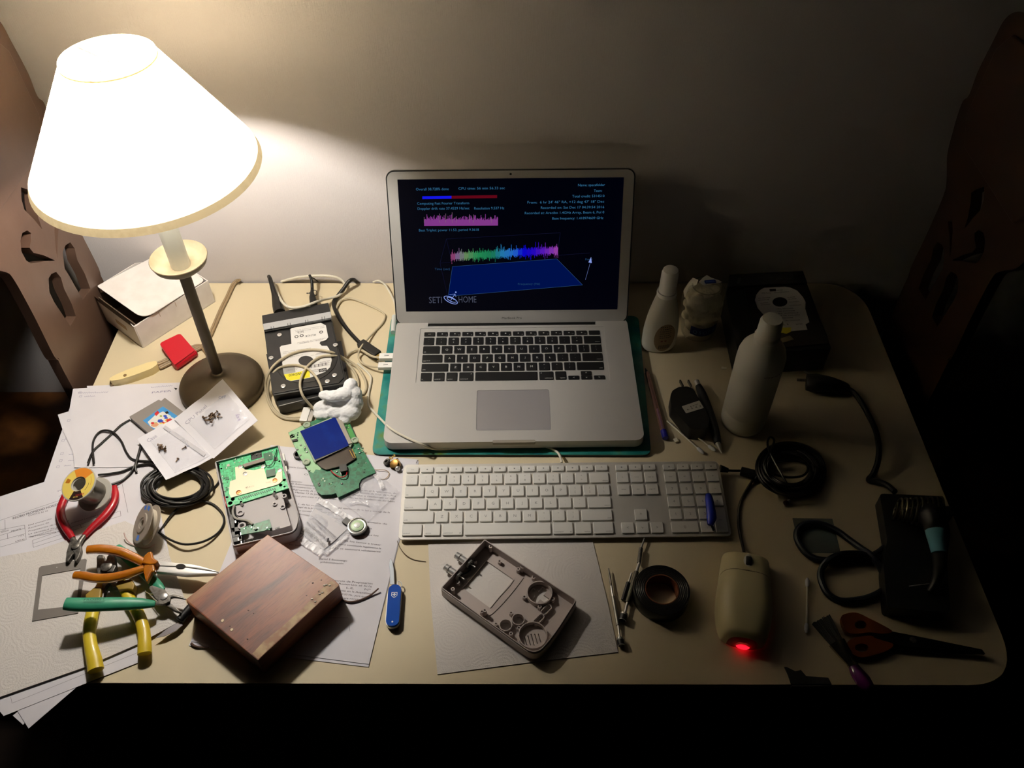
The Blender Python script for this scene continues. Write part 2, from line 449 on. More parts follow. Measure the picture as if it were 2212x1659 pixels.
mb = MB(); q = P(270, 811, 0.0135); mb.lathe([(0.0026, 0), (0.0026, 0.0005)], mat('brown_screw', (120, 96, 60), 0.5), c=(q.x, q.y, 0.0135), seg=14); mb.build('screw_cap', sw)
# red clip
RED = mat('red_plastic', (196, 22, 40), 0.42)
mb = MB()
up = [(a.x, a.y) for a in [P(344, 742, .014), P(389, 720, .014), P(421, 757, .014), P(377, 789, .014)]]
mb.prism(round_poly(up, [0.006, 0.006, 0.003, 0.003]), 0.009, 0.0145, RED)
lo = [(a.x, a.y) for a in [P(348, 752, .004), P(392, 730, .004), P(420, 763, .004), P(376, 790, .004)]]
mb.prism(round_poly(lo, 0.003), 0.0, 0.0025, RED)
e0, e1 = P(421, 760, .007), P(377, 791, .007)
mb.rod((e0.x, e0.y, 0.007), (e1.x, e1.y, 0.007), 0.0072, RED, 16)
mb.build('cord_clip', bevel=0.0008, label='red square plastic clip sitting over the lamp cord', cat='clip')
# ------------------------------------------------------------------ text placed between two points
def fit_text(mb, s, A, B, h, m, n=Vector((0, 0, 1)), lift=0.00012):
    A, B = Vector(A), Vector(B); d = B-A; W = d.length; d.normalize(); u = n.cross(d).normalized()
    vs, fs, x0, x1 = text_geo(s); k = W/max(x1-x0, 1e-6)
    mb.add([A + d*(v.x-x0)*k + u*v.y*h + n*lift for v in vs], fs, m, False)
def scribble(mb, A, B, h, m, z, seed, r=0.00022):
    """handwriting-like wobbling pen stroke from A to B"""
    rnd = random.Random(seed); A, B = Vector(A), Vector(B); d = B-A; L = d.length; d.normalize(); u = Vector((-d.y, d.x, 0))
    n = max(4, int(L/h*2.2)); pts = []
    for i in range(n+1):
        pts.append(A + d*(L*i/n + rnd.uniform(-.3, .3)*h*0.4) + u*(h*(0.05 if i % 2 else rnd.uniform(.4, 1.0))))
    vs, fs = [], []
    cs = catmull(pts, 3)
    for i, p in enumerate(cs):
        t = cs[min(i+1, len(cs)-1)]-cs[max(i-1, 0)]; t = Vector((-t.y, t.x, 0)).normalized()
        vs += [(p.x-t.x*r, p.y-t.y*r, z), (p.x+t.x*r, p.y+t.y*r, z)]
        if i: fs.append((2*i-2, 2*i, 2*i+1, 2*i-1))
    mb.add(vs, fs, m, False)

# ------------------------------------------------------------------ teal mat below the laptop
TEAL = mat('teal_marbled_print', (16, 106, 104), 0.3, spec=0.5, noise=(22, (50, 136, 128), 0.40, 0.56))
nt = TEAL.node_tree; cr = [n for n in nt.nodes if n.type == 'VALTORGB'][0]
e = cr.color_ramp.elements.new(0.30); e.color = rgb(16, 96, 118)
e = cr.color_ramp.elements.new(0.66); e.color = rgb(94, 122, 50)
mo = [P(803, 982, .004), P(1407, 983, .004), P(1379, 683, .004), P(846, 683, .004)]
mo = [(p.x, p.y) for p in mo]
mb = MB(); mb.prism(round_poly(mo, 0.013), 0.0, 0.0032, SOFTBLACK); mb.prism(round_poly(mo, 0.013), 0.0032, 0.0048, TEAL)
mb.build('laptop_mat', bevel=0.0006, label='teal marbled mat with rounded corners under the laptop', cat='mat')

# ------------------------------------------------------------------ laptop
LPX, LPY, LPW, LID, TB = -0.0675, 0.2137, 0.0159, 0.3612, 0.0131
ALU = mat('brushed_aluminium', (186, 184, 180), 0.5, metal=0.3, bump=(1800, 0.05, 0.0001))
ALUD = mat('dark_aluminium', (120, 118, 114), 0.45, metal=0.7)
KEYB = mat('black_keycap', (14, 14, 15), 0.5)
KLEG = mat('key_legend_white', (196, 196, 192), 0.6)
LM = place(LPX, LPY, 0.0, LPW); ZT = 0.023
lap = thing('laptop', (LPX, LPY, 0.0048), 'open silver laptop showing a dark screen saver, on the teal mat', 'laptop')
WX0, WX1, WY0, WY1 = -0.1436, 0.1440, -0.0118, 0.1052
mb = MB(); mb.M = LM
out = rrect(0, 0, 0.364, 0.249, 0.013, 8)
notch = [(x, y) for x, y in out]
# plan outline with the hinge cut-out in the rear edge
HX = 0.132
pl = [p for p in out if not (abs(p[0]) < HX and p[1] > 0.12)]
i = max(range(len(pl)), key=lambda k: (pl[k][1] > 0.1243, pl[k][0] > 0, -pl[k][0]))
cut = [(HX, 0.1245), (HX, 0.1100), (-HX, 0.1100), (-HX, 0.1245)]
right_top = [p for p in out if p[0] > 0 and p[1] > 0]; left_top = [p for p in out if p[0] < 0 and p[1] > 0]
left_bot = [p for p in out if p[0] < 0 and p[1] < 0]; right_bot = [p for p in out if p[0] > 0 and p[1] < 0]
pl = right_top + cut + left_top + left_bot + right_bot
well = rrect((WX0+WX1)/2, (WY0+WY1)/2, WX1-WX0, WY1-WY0, 0.002, 3)
pad = rrect(0.0, -0.0655, 0.1055, 0.0765, 0.003, 3)
mb.prism(pl, 0.0085, 0.0222, ALU, mside=ALU)
mb.prism(pl, 0.0221, ZT, ALU, holes=[well, pad])
mb.prism(rrect(0, -0.002, 0.354, 0.238, 0.013, 6), 0.0068, 0.0085, ALUD)
base = mb.build('base', lap, bevel=0.0008, label='silver lower case')
mb = MB(); mb.M = LM
mb.prism(rrect(0, -0.1240, 0.060, 0.0045, 0.002, 4), 0.0185, 0.0232, mat('notch_grey', (140, 134, 122), 0.5)); mb.build('lid_notch', base)
for sx in (-1, 1):
    for sy in (-1, 1):
        mb = MB(); mb.M = LM; mb.lathe([(0.009, 0.0048), (0.009, 0.007)], SOFTBLACK, c=(sx*0.15, sy*0.095, 0), seg=16); mb.build('rubber_foot', lap)
mb = MB(); mb.M = LM; mb.prism(rrect(0.0, -0.0655, 0.1048, 0.0758, 0.0028, 3), 0.0220, 0.02275, mat('trackpad_glass', (186, 184, 186), 0.38, metal=0.6)); mb.build('trackpad', base)
ROWS_L = [
 (0.0872, 0.0092, [('esc', 1.0357)] + [('F%d' % k, 1.0357) for k in range(1, 13)] + [('', 1.0357)]),
 (0.0682, 0.0160, list(zip(['`','1','2','3','4','5','6','7','8','9','0','-','='], [1]*13)) + [('delete', 1.5)]),
 (0.0494, 0.0160, [('tab', 1.5)] + [(c, 1) for c in 'QWERTYUIOP[]\\']),
 (0.0306, 0.0160, [('caps lock', 1.75)] + [(c, 1) for c in "ASDFGHJKL;'"] + [('return', 1.75)]),
 (0.0118, 0.0160, [('shift', 2.25)] + [(c, 1) for c in 'ZXCVBNM,./'] + [('shift', 2.25)]),
 (-0.0078, 0.0170, [('fn', 1), ('control', 1), ('option', 1), ('command', 1.25), ('', 5.0), ('command', 1.25), ('option', 1)])]
SYM = dict(zip('1234567890', '!@#$%^&*()')); SYM.update({'[': '{', ']': '}', ';': ':', "'": '"', ',': '<', '.': '>', '/': '?', '-': '_', '=': '+', '`': '~', '\\': '|'})
def keycap(parent, M, x, y, w, h, z, hgt, leg, km, lm, small=False, tp=0.93, b=0.0006):
    mb = MB(); mb.M = M
    o1 = rrect(x+w/2, y+h/2, w, h, 0.0012, 2); n = len(o1); cx, cy = x+w/2, y+h/2
    o2 = [(cx+(a-cx)*(1-0.0009/w), cy+(b2-cy)*(1-0.0009/h)) for a, b2 in o1]
    mb.add([(a, b2, z) for a, b2 in o1] + [(a, b2, z+hgt*0.7) for a, b2 in o1] + [(a, b2, z+hgt) for a, b2 in o2],
           [tuple(range(2*n, 3*n))] + [(i, (i+1) % n, n+(i+1) % n, n+i) for i in range(n)] + [(n+i, n+(i+1) % n, 2*n+(i+1) % n, 2*n+i) for i in range(n)], km)
    zt = z+hgt+0.00008
    if leg:
        if len(leg) == 1 and leg in SYM:
            mb.text(SYM[leg], 0.0036, cx, cy+0.0022, zt, lm, align='C'); mb.text(leg, 0.0042, cx, cy-0.0042, zt, lm, align='C')
        elif len(leg) == 1: mb.text(leg, 0.0056, cx, cy-0.0020, zt, lm, align='C')
        elif leg[0] == 'F' and leg[1:].isdigit():
            mb.text(leg, 0.0020, x+w-0.0012, y+0.0012, zt, lm, align='R'); mb.prism(circ(cx, cy, 0.0011, 8), zt-0.00002, zt, lm)
        elif leg == 'esc': mb.text(leg, 0.0032, cx, cy-0.001, zt, lm, align='C')
        elif leg in ('^', 'v', '<', '>'):
            a = {'^': PI/2, 'v': -PI/2, '<': PI, '>': 0}[leg]
            mb.poly([(cx+0.0011*math.cos(a+t), cy+0.0011*math.sin(a+t), zt) for t in (0, 2.1, 4.2)], lm)
        elif small == 'C': mb.text(leg, 0.0025, cx, cy-0.0008, zt, lm, align='C')
        else:
            right = (x > M_SPLIT)
            mb.text(leg, 0.0029, x+w-0.0015 if right else x+0.0015, y+0.0022, zt, lm, align='R' if right else 'L')
            if leg == 'command': mb.text('#', 0.0032, (x+0.002) if right else x+w-0.002, y+h-0.0045 if lm is KLEG else y+0.002, zt, lm, align='L' if right else 'R')
    return mb.build('key', parent, sharp=30)
M_SPLIT = 0.02
U = 0.01905; X0 = -0.1368
for (y, h, ks) in ROWS_L:
    x = X0
    for leg, u in ks:
        keycap(base, LM, x, y, u*U-0.003, h, 0.0222, 0.0013, leg, KEYB, KLEG); x += u*U
xr = X0 + 11.5*U
for (dx, dy, hh, lg) in ((0, 0, .0078, '<'), (U, .0088, .0082, '^'), (U, 0, .0082, 'v'), (2*U, 0, .0078, '>')):
    keycap(base, LM, xr+dx, -0.0078+dy, U-0.003, hh, 0.0222, 0.0013, lg, KEYB, KLEG)
# hinge barrel
mb = MB(); mb.M = LM; mb.rod((-HX+0.001, 0.1150, 0.0165), (HX-0.001, 0.1150, 0.0165), 0.0044, BLACK, 16); mb.box((0, 0.1165, 0.012), (2*HX-0.002, 0.012, 0.006), BLACK); mb.build('hinge', lap)
# lid
sa, ca = math.sin(LID), math.cos(LID)
LIDM = LM @ Matrix(((1, 0, 0, 0), (0, sa, -ca, 0.1165), (0, ca, sa, 0.020), (0, 0, 0, 1)))
LINV = LIDM.inverted(); LN = (LIDM.to_3x3() @ Vector((0, 0, 1))).normalized(); LO = LIDM.translation
def onlid(px, py):
    d = ray(px, py); t = (LO-CAM).dot(LN)/d.dot(LN); return LINV @ (CAM + d*t)
def SP(cx, cy): q = onlid(820+cx/3.814, 350+cy/3.814); return (q.x, q.y)
mb = MB(); mb.M = LIDM
mb.prism(rrect(0, 0.1215, 0.365, 0.243, 0.013, 8), -0.0065, -0.0022, ALU)
mb.prism(rrect(0, 0.1215, 0.3655, 0.2435, 0.013, 8), -0.0022, -0.0004, SOFTBLACK)
mb.prism(rrect(0, 0.1215, 0.3615, 0.2395, 0.0115, 8), -0.0004, 0.0, ALU)
mb.text('MacBook Pro', 0.0052, 0, 0.0085, 0.0001, mat('bezel_grey_print', (70, 66, 60), 0.6), align='C', sx=1.1)
lid = mb.build('lid', lap, bevel=0.0003, seg=1, label='screen lid with aluminium bezel')
mb = MB(); mb.M = LIDM; mb.prism(circ(0, 0.2362, 0.0017, 16), 0.0, 0.00015, BLACK); mb.build('webcam', lid)
SBK = mat('display_black', (2, 2, 5), 0.35, spec=0.25, emit=(0, 1, 12), estr=0.6)
mb = MB(); mb.M = LIDM
mb.prism(rrect(0, (0.2299+0.0229)/2, 0.3312, 0.207, 0.0004, 1), -0.0003, 0.0002, SBK)
TXC = emis('screen_text_blue', (62, 128, 172), 0.6); TXD = emis('screen_text_dim', (40, 78, 118), 0.7)
def st(s, x0, x1, y, h=30, m=None, slope=-0.012):
    a = SP(x0, y); b = SP(x1, y+(x1-x0)*slope); k = 0.00018*h
    vs, fs, u0, u1 = text_geo(s); d = Vector((b[0]-a[0], b[1]-a[1])); W = d.length; d.normalize(); q = W/(u1-u0)
    mb.add([(a[0]+d.x*(v.x-u0)*q-d.y*v.y*k, a[1]+d.y*(v.x-u0)*q+d.x*v.y*k, 0.0004) for v in vs], fs, m or TXC, False)
st('Overall 38.728% done', 300, 570, 234); st('CPU time: 56 min 56.33 sec', 650, 1032, 228)
st('Computing Fast Fourier Transform', 310, 738, 352); st('Doppler drift rate 37.4529 Hz/sec', 314, 740, 394); st('Resolution 9.537 Hz', 780, 1027, 391)
st('Best Triplet: power 11.53, period 9.3618', 325, 818, 572)
st('Name: spacefolder', 1635, 1856, 200); st('Team:', 1765, 1832, 246); st('Total credit: 5314510', 1587, 1852, 292)
st("From:  6 hr 24' 46\" RA, +12 deg 47' 18\" Dec", 1218, 1850, 342); st('Recorded on: Sat Dec 17 04:39:54 2016', 1328, 1850, 386)
st('Recorded at: Arecibo 1.4GHz Array, Beam 6, Pol 0', 1196, 1850, 430); st('Base frequency: 1.418974609 GHz', 1422, 1843, 474)
st('Time (sec)', 454, 580, 890, 28, TXD); st('Frequency (Hz)', 1140, 1320, 1012, 26, TXD); st('Power', 1695, 1756, 808, 24, TXD)
st('SETI', 408, 515, 1162, 84, emis('logo_grey', (66, 70, 86), 1)); st('HOME', 652, 798, 1158, 84, emis('logo_grey', (66, 70, 86), 1))
def sq(pts, m, z=0.0003): mb.poly([(*SP(a, b), z) for a, b in pts][::-1], m)
def sline(a, b, m, w=1.6, z=0.00045):
    A, B = Vector(SP(*a)), Vector(SP(*b)); d = (B-A).normalized(); n = Vector((-d.y, d.x))*0.00012*w
    mb.poly([(*(A-n), z), (*(B-n), z), (*(B+n), z), (*(A+n), z)], m)
sq([(352,282),(592,278),(592,302),(352,306)], emis('bar_blue', (20, 22, 225), 1)); sq([(592,278),(968,272),(968,296),(592,302)], emis('bar_red', (92, 6, 22), 1))
rn = random.Random(3); PU = emis('graph_purple', (140, 62, 148), 0.8); PUL = emis('graph_pale', (130, 96, 118), 1)
for i in range(150):
    x = 367+608*i/150; yb = 526-3*i/150; t = 480-rn.random()**3*44-rn.random()*12
    sq([(x, t), (x+4.3, t), (x+4.3, yb), (x, yb)], PU)
for x, t in ((490, 424), (543, 424), (596, 414), (738, 430), (772, 432), (366, 452), (630, 446), (920, 456)): sq([(x, t), (x+3, t), (x+3, 500), (x, 500)], PUL, 0.00035)
cols = [(0, (150, 70, 120)), (.05, (130, 110, 150)), (.13, (110, 150, 100)), (.24, (40, 150, 90)), (.38, (30, 130, 90)), (.48, (40, 130, 190)), (.6, (40, 110, 220)), (.68, (10, 10, 220)), (.78, (40, 10, 210)), (.88, (100, 30, 200)), (1, (160, 70, 180))]
GM = []
for k in range(24):
    t = k/23
    for j in range(len(cols)-1):
        if cols[j][0] <= t <= cols[j+1][0]:
            f = (t-cols[j][0])/(cols[j+1][0]-cols[j][0]); c = [cols[j][1][q]*(1-f)+cols[j+1][1][q]*f for q in range(3)]; break
    GM.append(emis('spectrum_%d' % k, c, 0.75))
for i in range(300):
    t = i/300; x = 585+885*t; yc = 785-52*t; up = 18+rn.random()*26+(rn.random() < .14)*rn.random()*60; dn = 10+rn.random()*26+(rn.random() < .1)*24
    sq([(x, yc-up), (x+1.6, yc-up-6), (x+3.4, yc-up), (x+3.0, yc+dn), (x, yc+dn)], GM[min(23, int(t*24))], 0.0004)
sq([(600, 860), (1460, 797), (1672, 1012), (565, 1105)], emis('plane_blue', (0, 16, 74), 1))
LB = emis('plane_edge', (60, 100, 150), 1); WF = emis('wireframe', (22, 26, 60), 1)
for a, b in (((600,860),(1460,797)),((1460,797),(1672,1012)),((1672,1012),(565,1105)),((565,1105),(600,860))): sline(a, b, LB, 1.0)
for a, b in (((550,633),(1488,582)),((1488,582),(1465,770)),((550,633),(498,832)),((550,633),(598,830)),((498,832),(585,826)),((498,832),(560,1100)),((1470,768),(1735,748))): sline(a, b, WF, 1.2)
WL = emis('logo_pale_blue', (130, 150, 220), 1)
sline((1695,970),(1735,830), WL, 1.0); sq([(1720,826),(1748,832),(1742,782)], WL, 0.0005)
def ering(cx, cy, rx, ry, w, rot, a0, a1, m, z=0.0005, n=24):
    for k in range(n):
        t0, t1 = math.radians(a0+(a1-a0)*k/n), math.radians(a0+(a1-a0)*(k+1)/n)
        f = lambda t, q: (cx+(rx+q)*math.cos(t)*math.cos(rot)-(ry+q)*math.sin(t)*math.sin(rot), cy+(rx+q)*math.cos(t)*math.sin(rot)+(ry+q)*math.sin(t)*math.cos(rot))
        sq([f(t0, -w), f(t1, -w), f(t1, w), f(t0, w)], m, z)
ering(586, 1136, 60, 22, 3, 0.45, -20, 340, WL); ering(592, 1134, 40, 13, 2.4, 0.45, 0, 300, WL, 0.00052)
sline((588,1136),(622,1086), WL, 3.4); sline((622,1086),(574,1092), WL, 2.2); sline((622,1086),(630,1112), WL, 2.2); sline((600,1118),(585,1140), WL, 3.0)
sq([(628+7*math.cos(t*PI/4), 1072+7*math.sin(t*PI/4)) for t in range(8)][::-1], WL, 0.00052)
mb.build('display', lid, label='dark screen with blue text and coloured signal graphs')

# ------------------------------------------------------------------ white desktop keyboard
KW = mat('white_keycap', (226, 224, 218), 0.5); KG = mat('key_legend_grey', (136, 136, 132), 0.7)
KALU = mat('keyboard_aluminium', (212, 208, 200), 0.45, metal=0.35)
KT = math.atan(0.0100/0.114)
KM = place(0, 0, 0.0122, 0.0155) @ Matrix.Rotation(KT, 4, 'X')
kb = thing('keyboard', (0, 0, 0), 'full-size white keyboard with number pad, in front of the laptop', 'keyboard')
mb = MB(); mb.M = KM
mb.prism(rrect(0, 0, 0.430, 0.114, 0.006, 6), -0.0018, 0.0, KALU)
mb.prism(rrect(0, 0, 0.428, 0.112, 0.006, 6), -0.0042, -0.0018, WHITEP)
mb.build('case', kb, bevel=0.0005, seg=1)
mb = MB(); mb.M = KM; mb.rod((-0.206, 0.045, -0.0088), (0.206, 0.045, -0.0088), 0.0065, WHITEP, 18); mb.build('rear_foot', kb)
G = 0.003
def krow(x, y, h, ks, pitch=U):
    for leg, u in ks:
        if leg is None: x += u*pitch; continue
        keycap(kb, KM, x, y, u*pitch-G, h, 0.0, 0.0024, leg, KW, KG, small='C' if x > 0.066 else False); x += u*pitch
KX, NX, PXX = -0.2105, 0.0735, 0.1382
YB = [-0.0525, -0.0332, -0.0143, 0.0047, 0.0237, 0.0428]; KH = 0.0160
M_SPLIT = 0.0
krow(KX, YB[5], 0.0090, [('esc', 1)] + [('F%d' % k, 1) for k in range(1, 13)] + [('^', 1)], pitch=0.01973)
krow(KX, YB[4], KH, [(c, 1) for c in '`1234567890-='] + [('delete', 1.5)])
krow(KX, YB[3], KH, [('tab', 1.5)] + [(c, 1) for c in 'QWERTYUIOP[]\\'])
krow(KX, YB[2], KH, [('caps lock', 1.75)] + [(c, 1) for c in "ASDFGHJKL;'"] + [('return', 1.75)])
krow(KX, YB[1], KH, [('shift', 2.25)] + [(c, 1) for c in 'ZXCVBNM,./'] + [('shift', 2.25)])
krow(KX, YB[0], 0.0172, [('control', 1.5), ('option', 1.25), ('command', 1.5), ('', 6), ('command', 1.5), ('option', 1.25), ('control', 1.5)])
krow(NX, YB[5], 0.0090, [('F13', 1), ('F14', 1), ('F15', 1)])
krow(NX, YB[4], KH, [('fn', 1), ('home', 1), ('page up', 1)]); krow(NX, YB[3], KH, [('delete', 1), ('end', 1), ('page dn', 1)])
krow(NX, YB[1], KH, [(None, 1), ('^', 1)]); krow(NX, YB[0], KH, [('<', 1), ('v', 1), ('>', 1)])
krow(PXX, YB[5], 0.0090, [('F16', 1), ('F17', 1), ('F18', 1), ('F19', 1)])
SYM2 = SYM; SYM = {}
krow(PXX, YB[4], KH, [('clear', 1), ('=', 1), ('/', 1), ('*', 1)]); krow(PXX, YB[3], KH, [(c, 1) for c in '789-'])
krow(PXX, YB[2], KH, [(c, 1) for c in '456+']); krow(PXX, YB[1], KH, [(c, 1) for c in '123'])
krow(PXX, YB[0], KH, [('0', 2), ('.', 1)])
keycap(kb, KM, PXX+3*U, YB[0], U-G, YB[1]-YB[0]+KH, 0.0, 0.0024, 'enter', KW, KG, small='C')
SYM = SYM2
# keyboard cable: out of the rear edge, under the laptop's front edge, back up on the left
CBL = mat('white_cable', (214, 208, 190), 0.5)
def cable(pts, z, r, m, name, parent=None, n=8, seg=8, **k):
    W3 = [P(q[0], q[1], q[2] if len(q) > 2 else z) for q in pts]
    mb = MB(); mb.tube(W3, r, m, seg=seg, n=n); return mb.build(name, parent, **k)
def off(o, pts, s): return [(o[0]+q[0]/s, o[1]+q[1]/s) + tuple(q[2:]) for q in pts]
cable([(1213,1000,.012),(1212,992,.010),(1205,978,.0068),(1188,968,.0062),(1160,961,.0062),(1100,961,.0064),(1010,967,.0064),(960,970,.0066),(934,969,.010),(917,963,.0205),(905,957,.0252),(880,946,.0256),(855,933,.0256),(838,921,.0235),(824,907,.010),(808,890,.0048),(796,874,.002),(796,850,.002),(801,825,.002),(800,812,.002),(787,798,.002),(772,785,.002)], .002, .0017, CBL, 'keyboard_cable', label='white cable running from the keyboard under the laptop to its left side', cat='cable')
# ------------------------------------------------------------------ open cardboard box behind the lamp
CARD = mat('white_cardboard', (226, 220, 214), 0.75, noise=(40, (216, 209, 202), 0.4, 0.7)); CARDI = mat('cardboard_inside', (92, 76, 62), 0.85); CEDGE = mat('cardboard_edge', (176, 150, 122), 0.8)
A0, B0 = P(309, 752, 0), P(465, 652, 0); dx = (B0-A0); LB_ = dx.length; yb = math.atan2(dx.y, dx.x)
BM = Matrix.Translation(A0) @ Matrix.Rotation(yb, 4, 'Z')
LBX, WBX, HBX = LB_, 0.112, 0.046
box = thing('cardboard_box', A0 + BM.to_3x3() @ Vector((LBX/2, WBX/2, 0)), 'open white cardboard box standing behind the lamp stem', 'box')
mb = MB(); mb.M = BM; t = 0.0016
mb.box((LBX/2, WBX/2, t/2), (LBX, WBX, t), CARD)
mb.box((LBX/2, t/2, HBX/2), (LBX, t, HBX), CARD); mb.box((LBX/2, WBX-t/2, HBX/2), (LBX, t, HBX), CARD)
mb.box((t/2, WBX/2, HBX/2), (t, WBX-2*t, HBX), CARD); mb.box((LBX-t/2, WBX/2, HBX/2), (t, WBX-2*t, HBX), CARD)
mb.box((t+0.004, WBX/2, HBX/2), (t, WBX-4*t, HBX*0.96), CARDI); mb.box((LBX/2, WBX-t-0.0008, HBX/2), (LBX-2*t, 0.0008, HBX-0.004), CARDI)
mb.box((LBX/2, t+0.0008, HBX/2), (LBX-2*t, 0.0008, HBX-0.002), CARDI); mb.box((LBX/2, WBX/2, t+0.0005), (LBX-2*t, WBX-2*t, 0.0008), CARDI)
mb.box((-0.0002, 0.045, HBX*0.52), (0.0006, 0.028, 0.008), CEDGE)
mb.box((0.006, -0.0003, HBX/2), (0.009, 0.001, HBX*0.98), CARD)
for u in (0.045, 0.075): mb.box((u, -0.0002, HBX-0.006), (0.0007, 0.0005, 0.009), CEDGE)
mb.build('tray', box, label='cardboard tray')
mb = MB(); mb.M = BM   # flap folded loosely over the top, lifted at the left end
lid2 = round_poly([(0.018, -0.004), (LBX-0.004, 0.002), (LBX-0.002, WBX*0.93), (0.012, WBX*0.97)], [0.022, 0.008, 0.012, 0.004], 8)
def curl(x, y, z): return (x, y, z + HBX + 0.001 + 0.010*max(0, (y/WBX))**1.5 + 0.004*(1-x/LBX))
mb.prism(lid2, 0.0, 0.0012, CARD, T=curl); mb.build('lid_flap', box, label='bright white lid flap')
mb = MB(); mb.M = BM
def rearflap(x, y, z): return (x, WBX-0.001+z, HBX+y)
mb.prism([(0.002, 0), (LBX*0.8, 0), (LBX*0.6, 0.014), (0.02, 0.012), (0.006, 0.006)], 0, 0.0012, CARD, T=rearflap); mb.build('rear_flap', box)
mb = MB(); mb.M = BM
mb.prism([(0, 0), (0.001, 0.004), (0.001, WBX*0.9), (0, WBX)], 0, 0.016, CARDI, T=lambda x, y, z: (-0.0005-z*0.12, y, HBX-0.002+z*0.75)); mb.build('end_flap', box)

# ------------------------------------------------------------------ bare hard drive in its dock, left of the laptop
def C3(x, y, z=0.0): return P(540+x/4.88, 580+y/4.88, z)
HDB = mat('hard_drive_black', (22, 22, 22), 0.35, spec=0.5, coat=0.2); HDS = mat('hard_drive_cast', (42, 42, 42), 0.45, metal=0.3)
LABW = mat('label_paper', (222, 220, 216), 0.5, noise=(8, (214, 212, 208), 0.4, 0.7)); LABY = mat('label_yellow', (226, 214, 40), 0.5); LABG = mat('label_grey', (160, 160, 156), 0.5)
HZ = 0.033
def C3L(pts, z): return [(C3(a, b, z).x, C3(a, b, z).y) for a, b in pts]
hd = thing('hard_drive', C3(600, 950, 0), 'bare black hard drive with white label, beside the lamp base', 'hard drive')
mb = MB()
body = C3L([(148, 655), (858, 525), (1010, 1170), (985, 1210), (250, 1330), (232, 1300)], HZ)
mb.prism(body, 0.006, HZ-0.0015, HDS)
mb.prism(C3L([(152, 668), (852, 540), (992, 1150), (935, 1205), (560, 1260), (250, 1318), (225, 1230)], HZ), HZ-0.0015, HZ, HDB)
mb.build('drive_body', hd, bevel=0.0008, label='black cast body')
ft = C3L([(250, 1325), (1000, 1190), (1035, 1200), (1000, 1290), (300, 1420)], 0.026)
mb = MB(); mb.prism(C3L([(232, 1225), (1005, 1085), (1050, 1280), (560, 1400), (300, 1465)], 0.018), 0.0, 0.020, HDB); mb.build('front_cover', hd, bevel=0.002, label='glossy black front')
mb = MB(); mb.prism(C3L([(170, 900), (960, 760), (1045, 1180), (250, 1330)], 0.006), 0.0, 0.0055, HDB); mb.build('bottom_tray', hd)
# platter bulge
cpt = C3(600, 970, HZ); mb = MB()
mb.lathe([(0.0455, 0), (0.0455, 0.0006), (0.043, 0.0010), (0.0, 0.0010)], HDB, c=(cpt.x, cpt.y, HZ), seg=60); bulge = mb.build('platter_cover', hd)
LZ = HZ + 0.0012
mb = MB()
lab = C3L([(425,640),(440,628),(748,573),(800,600),(825,725),(800,755),(742,770),(733,790),(757,815),(812,815),(836,850),(862,965),(845,1040),(790,1090),(630,1152),(430,1186),(385,1172),(356,1100),(313,832),(330,815),(437,795)], LZ)
hole = C3L([(590+80*math.cos(a*PI/10), 972+52*math.sin(a*PI/10)) for a in range(20)], LZ)
mb.prism(lab, LZ-0.0003, LZ, LABW, holes=[hole])
mb.prism(C3L([(357,1118),(500,1095),(628,1062),(634,1148),(430,1183),(388,1170)], LZ), LZ, LZ+0.0001, LABY)
mb.prism(C3L([(345,1050),(470,1032),(480,1095),(357,1115)], LZ), LZ, LZ+0.00008, LABG)
zt = LZ+0.0001
def ft3(s, x0, y0, x1, y1, h, m): fit_text(mb, s, C3(x0, y0, zt), C3(x1, y1, zt), h, m)
ft3('WD800', 543, 1092, 408, 1115, 0.0074, BLACK)
mb.prism(C3L([(722,1062),(806,1048),(810,1078),(728,1096)], zt), zt, zt+0.00006, BLACK)
fit_text(mb, 'WD', C3(800, 1056, zt+.0001), C3(735, 1068, zt+.0001), 0.0050, LABW)
ft3('Western', 716, 1078, 636, 1092, .0026, BLACK); ft3('Digital', 716, 1062, 650, 1074, .0026, BLACK)
ft3('MDL: WD800JD', 838, 968, 730, 990, .0026, INK); ft3('LBA 156301488', 845, 988, 700, 1012, .0022, INK)
ft3('S/N: WMAM9', 838, 1010, 680, 1036, .0020, INK)
for k in range(14): mb.prism(C3L([(640+k*13, 1050-k*2.4), (640+k*13+(3 if k % 3 else 7), 1049.5-k*2.4), (640+k*13+(3 if k % 3 else 7), 1020-k*2.4), (640+k*13, 1021-k*2.4)], zt), zt, zt+.00005, BLACK)
ft3('SATA', 566, 656, 498, 668, .0062, BLACK)
ft3('RU', 690, 690, 640, 700, .0050, BLACK); ft3('CE', 632, 698, 582, 708, .0050, BLACK)
for a, b in ((750, 670), (545, 708), (490, 718)):
    q = C3(a, b, zt); mb.lathe([(0.0018, 0), (0.0030, 0), (0.0030, .00006), (0.0018, .00006), (0.0018, 0)], BLACK, c=(q.x, q.y, zt), seg=16, close=False)
for i, (x0, y0, x1, y1) in enumerate([(780,603,470,652),(785,618,478,665),(800,730,500,782),(770,745,520,790),(640,835,345,880),(640,850,350,895),(560,905,420,935),(820,870,700,895),(820,885,640,915),(790,910,690,930),(500,1060,380,1080),(500,1048,380,1068)]):
    ft3(['Drive Parameters 5VDC 12VDC', 'WD Caviar Enhanced IDE', 'Western Digital', 'MDL WD800'][i % 4], x0, y0, x1, y1, .0019, INK)
mb.build('drive_label', hd, label='white label with yellow corner')
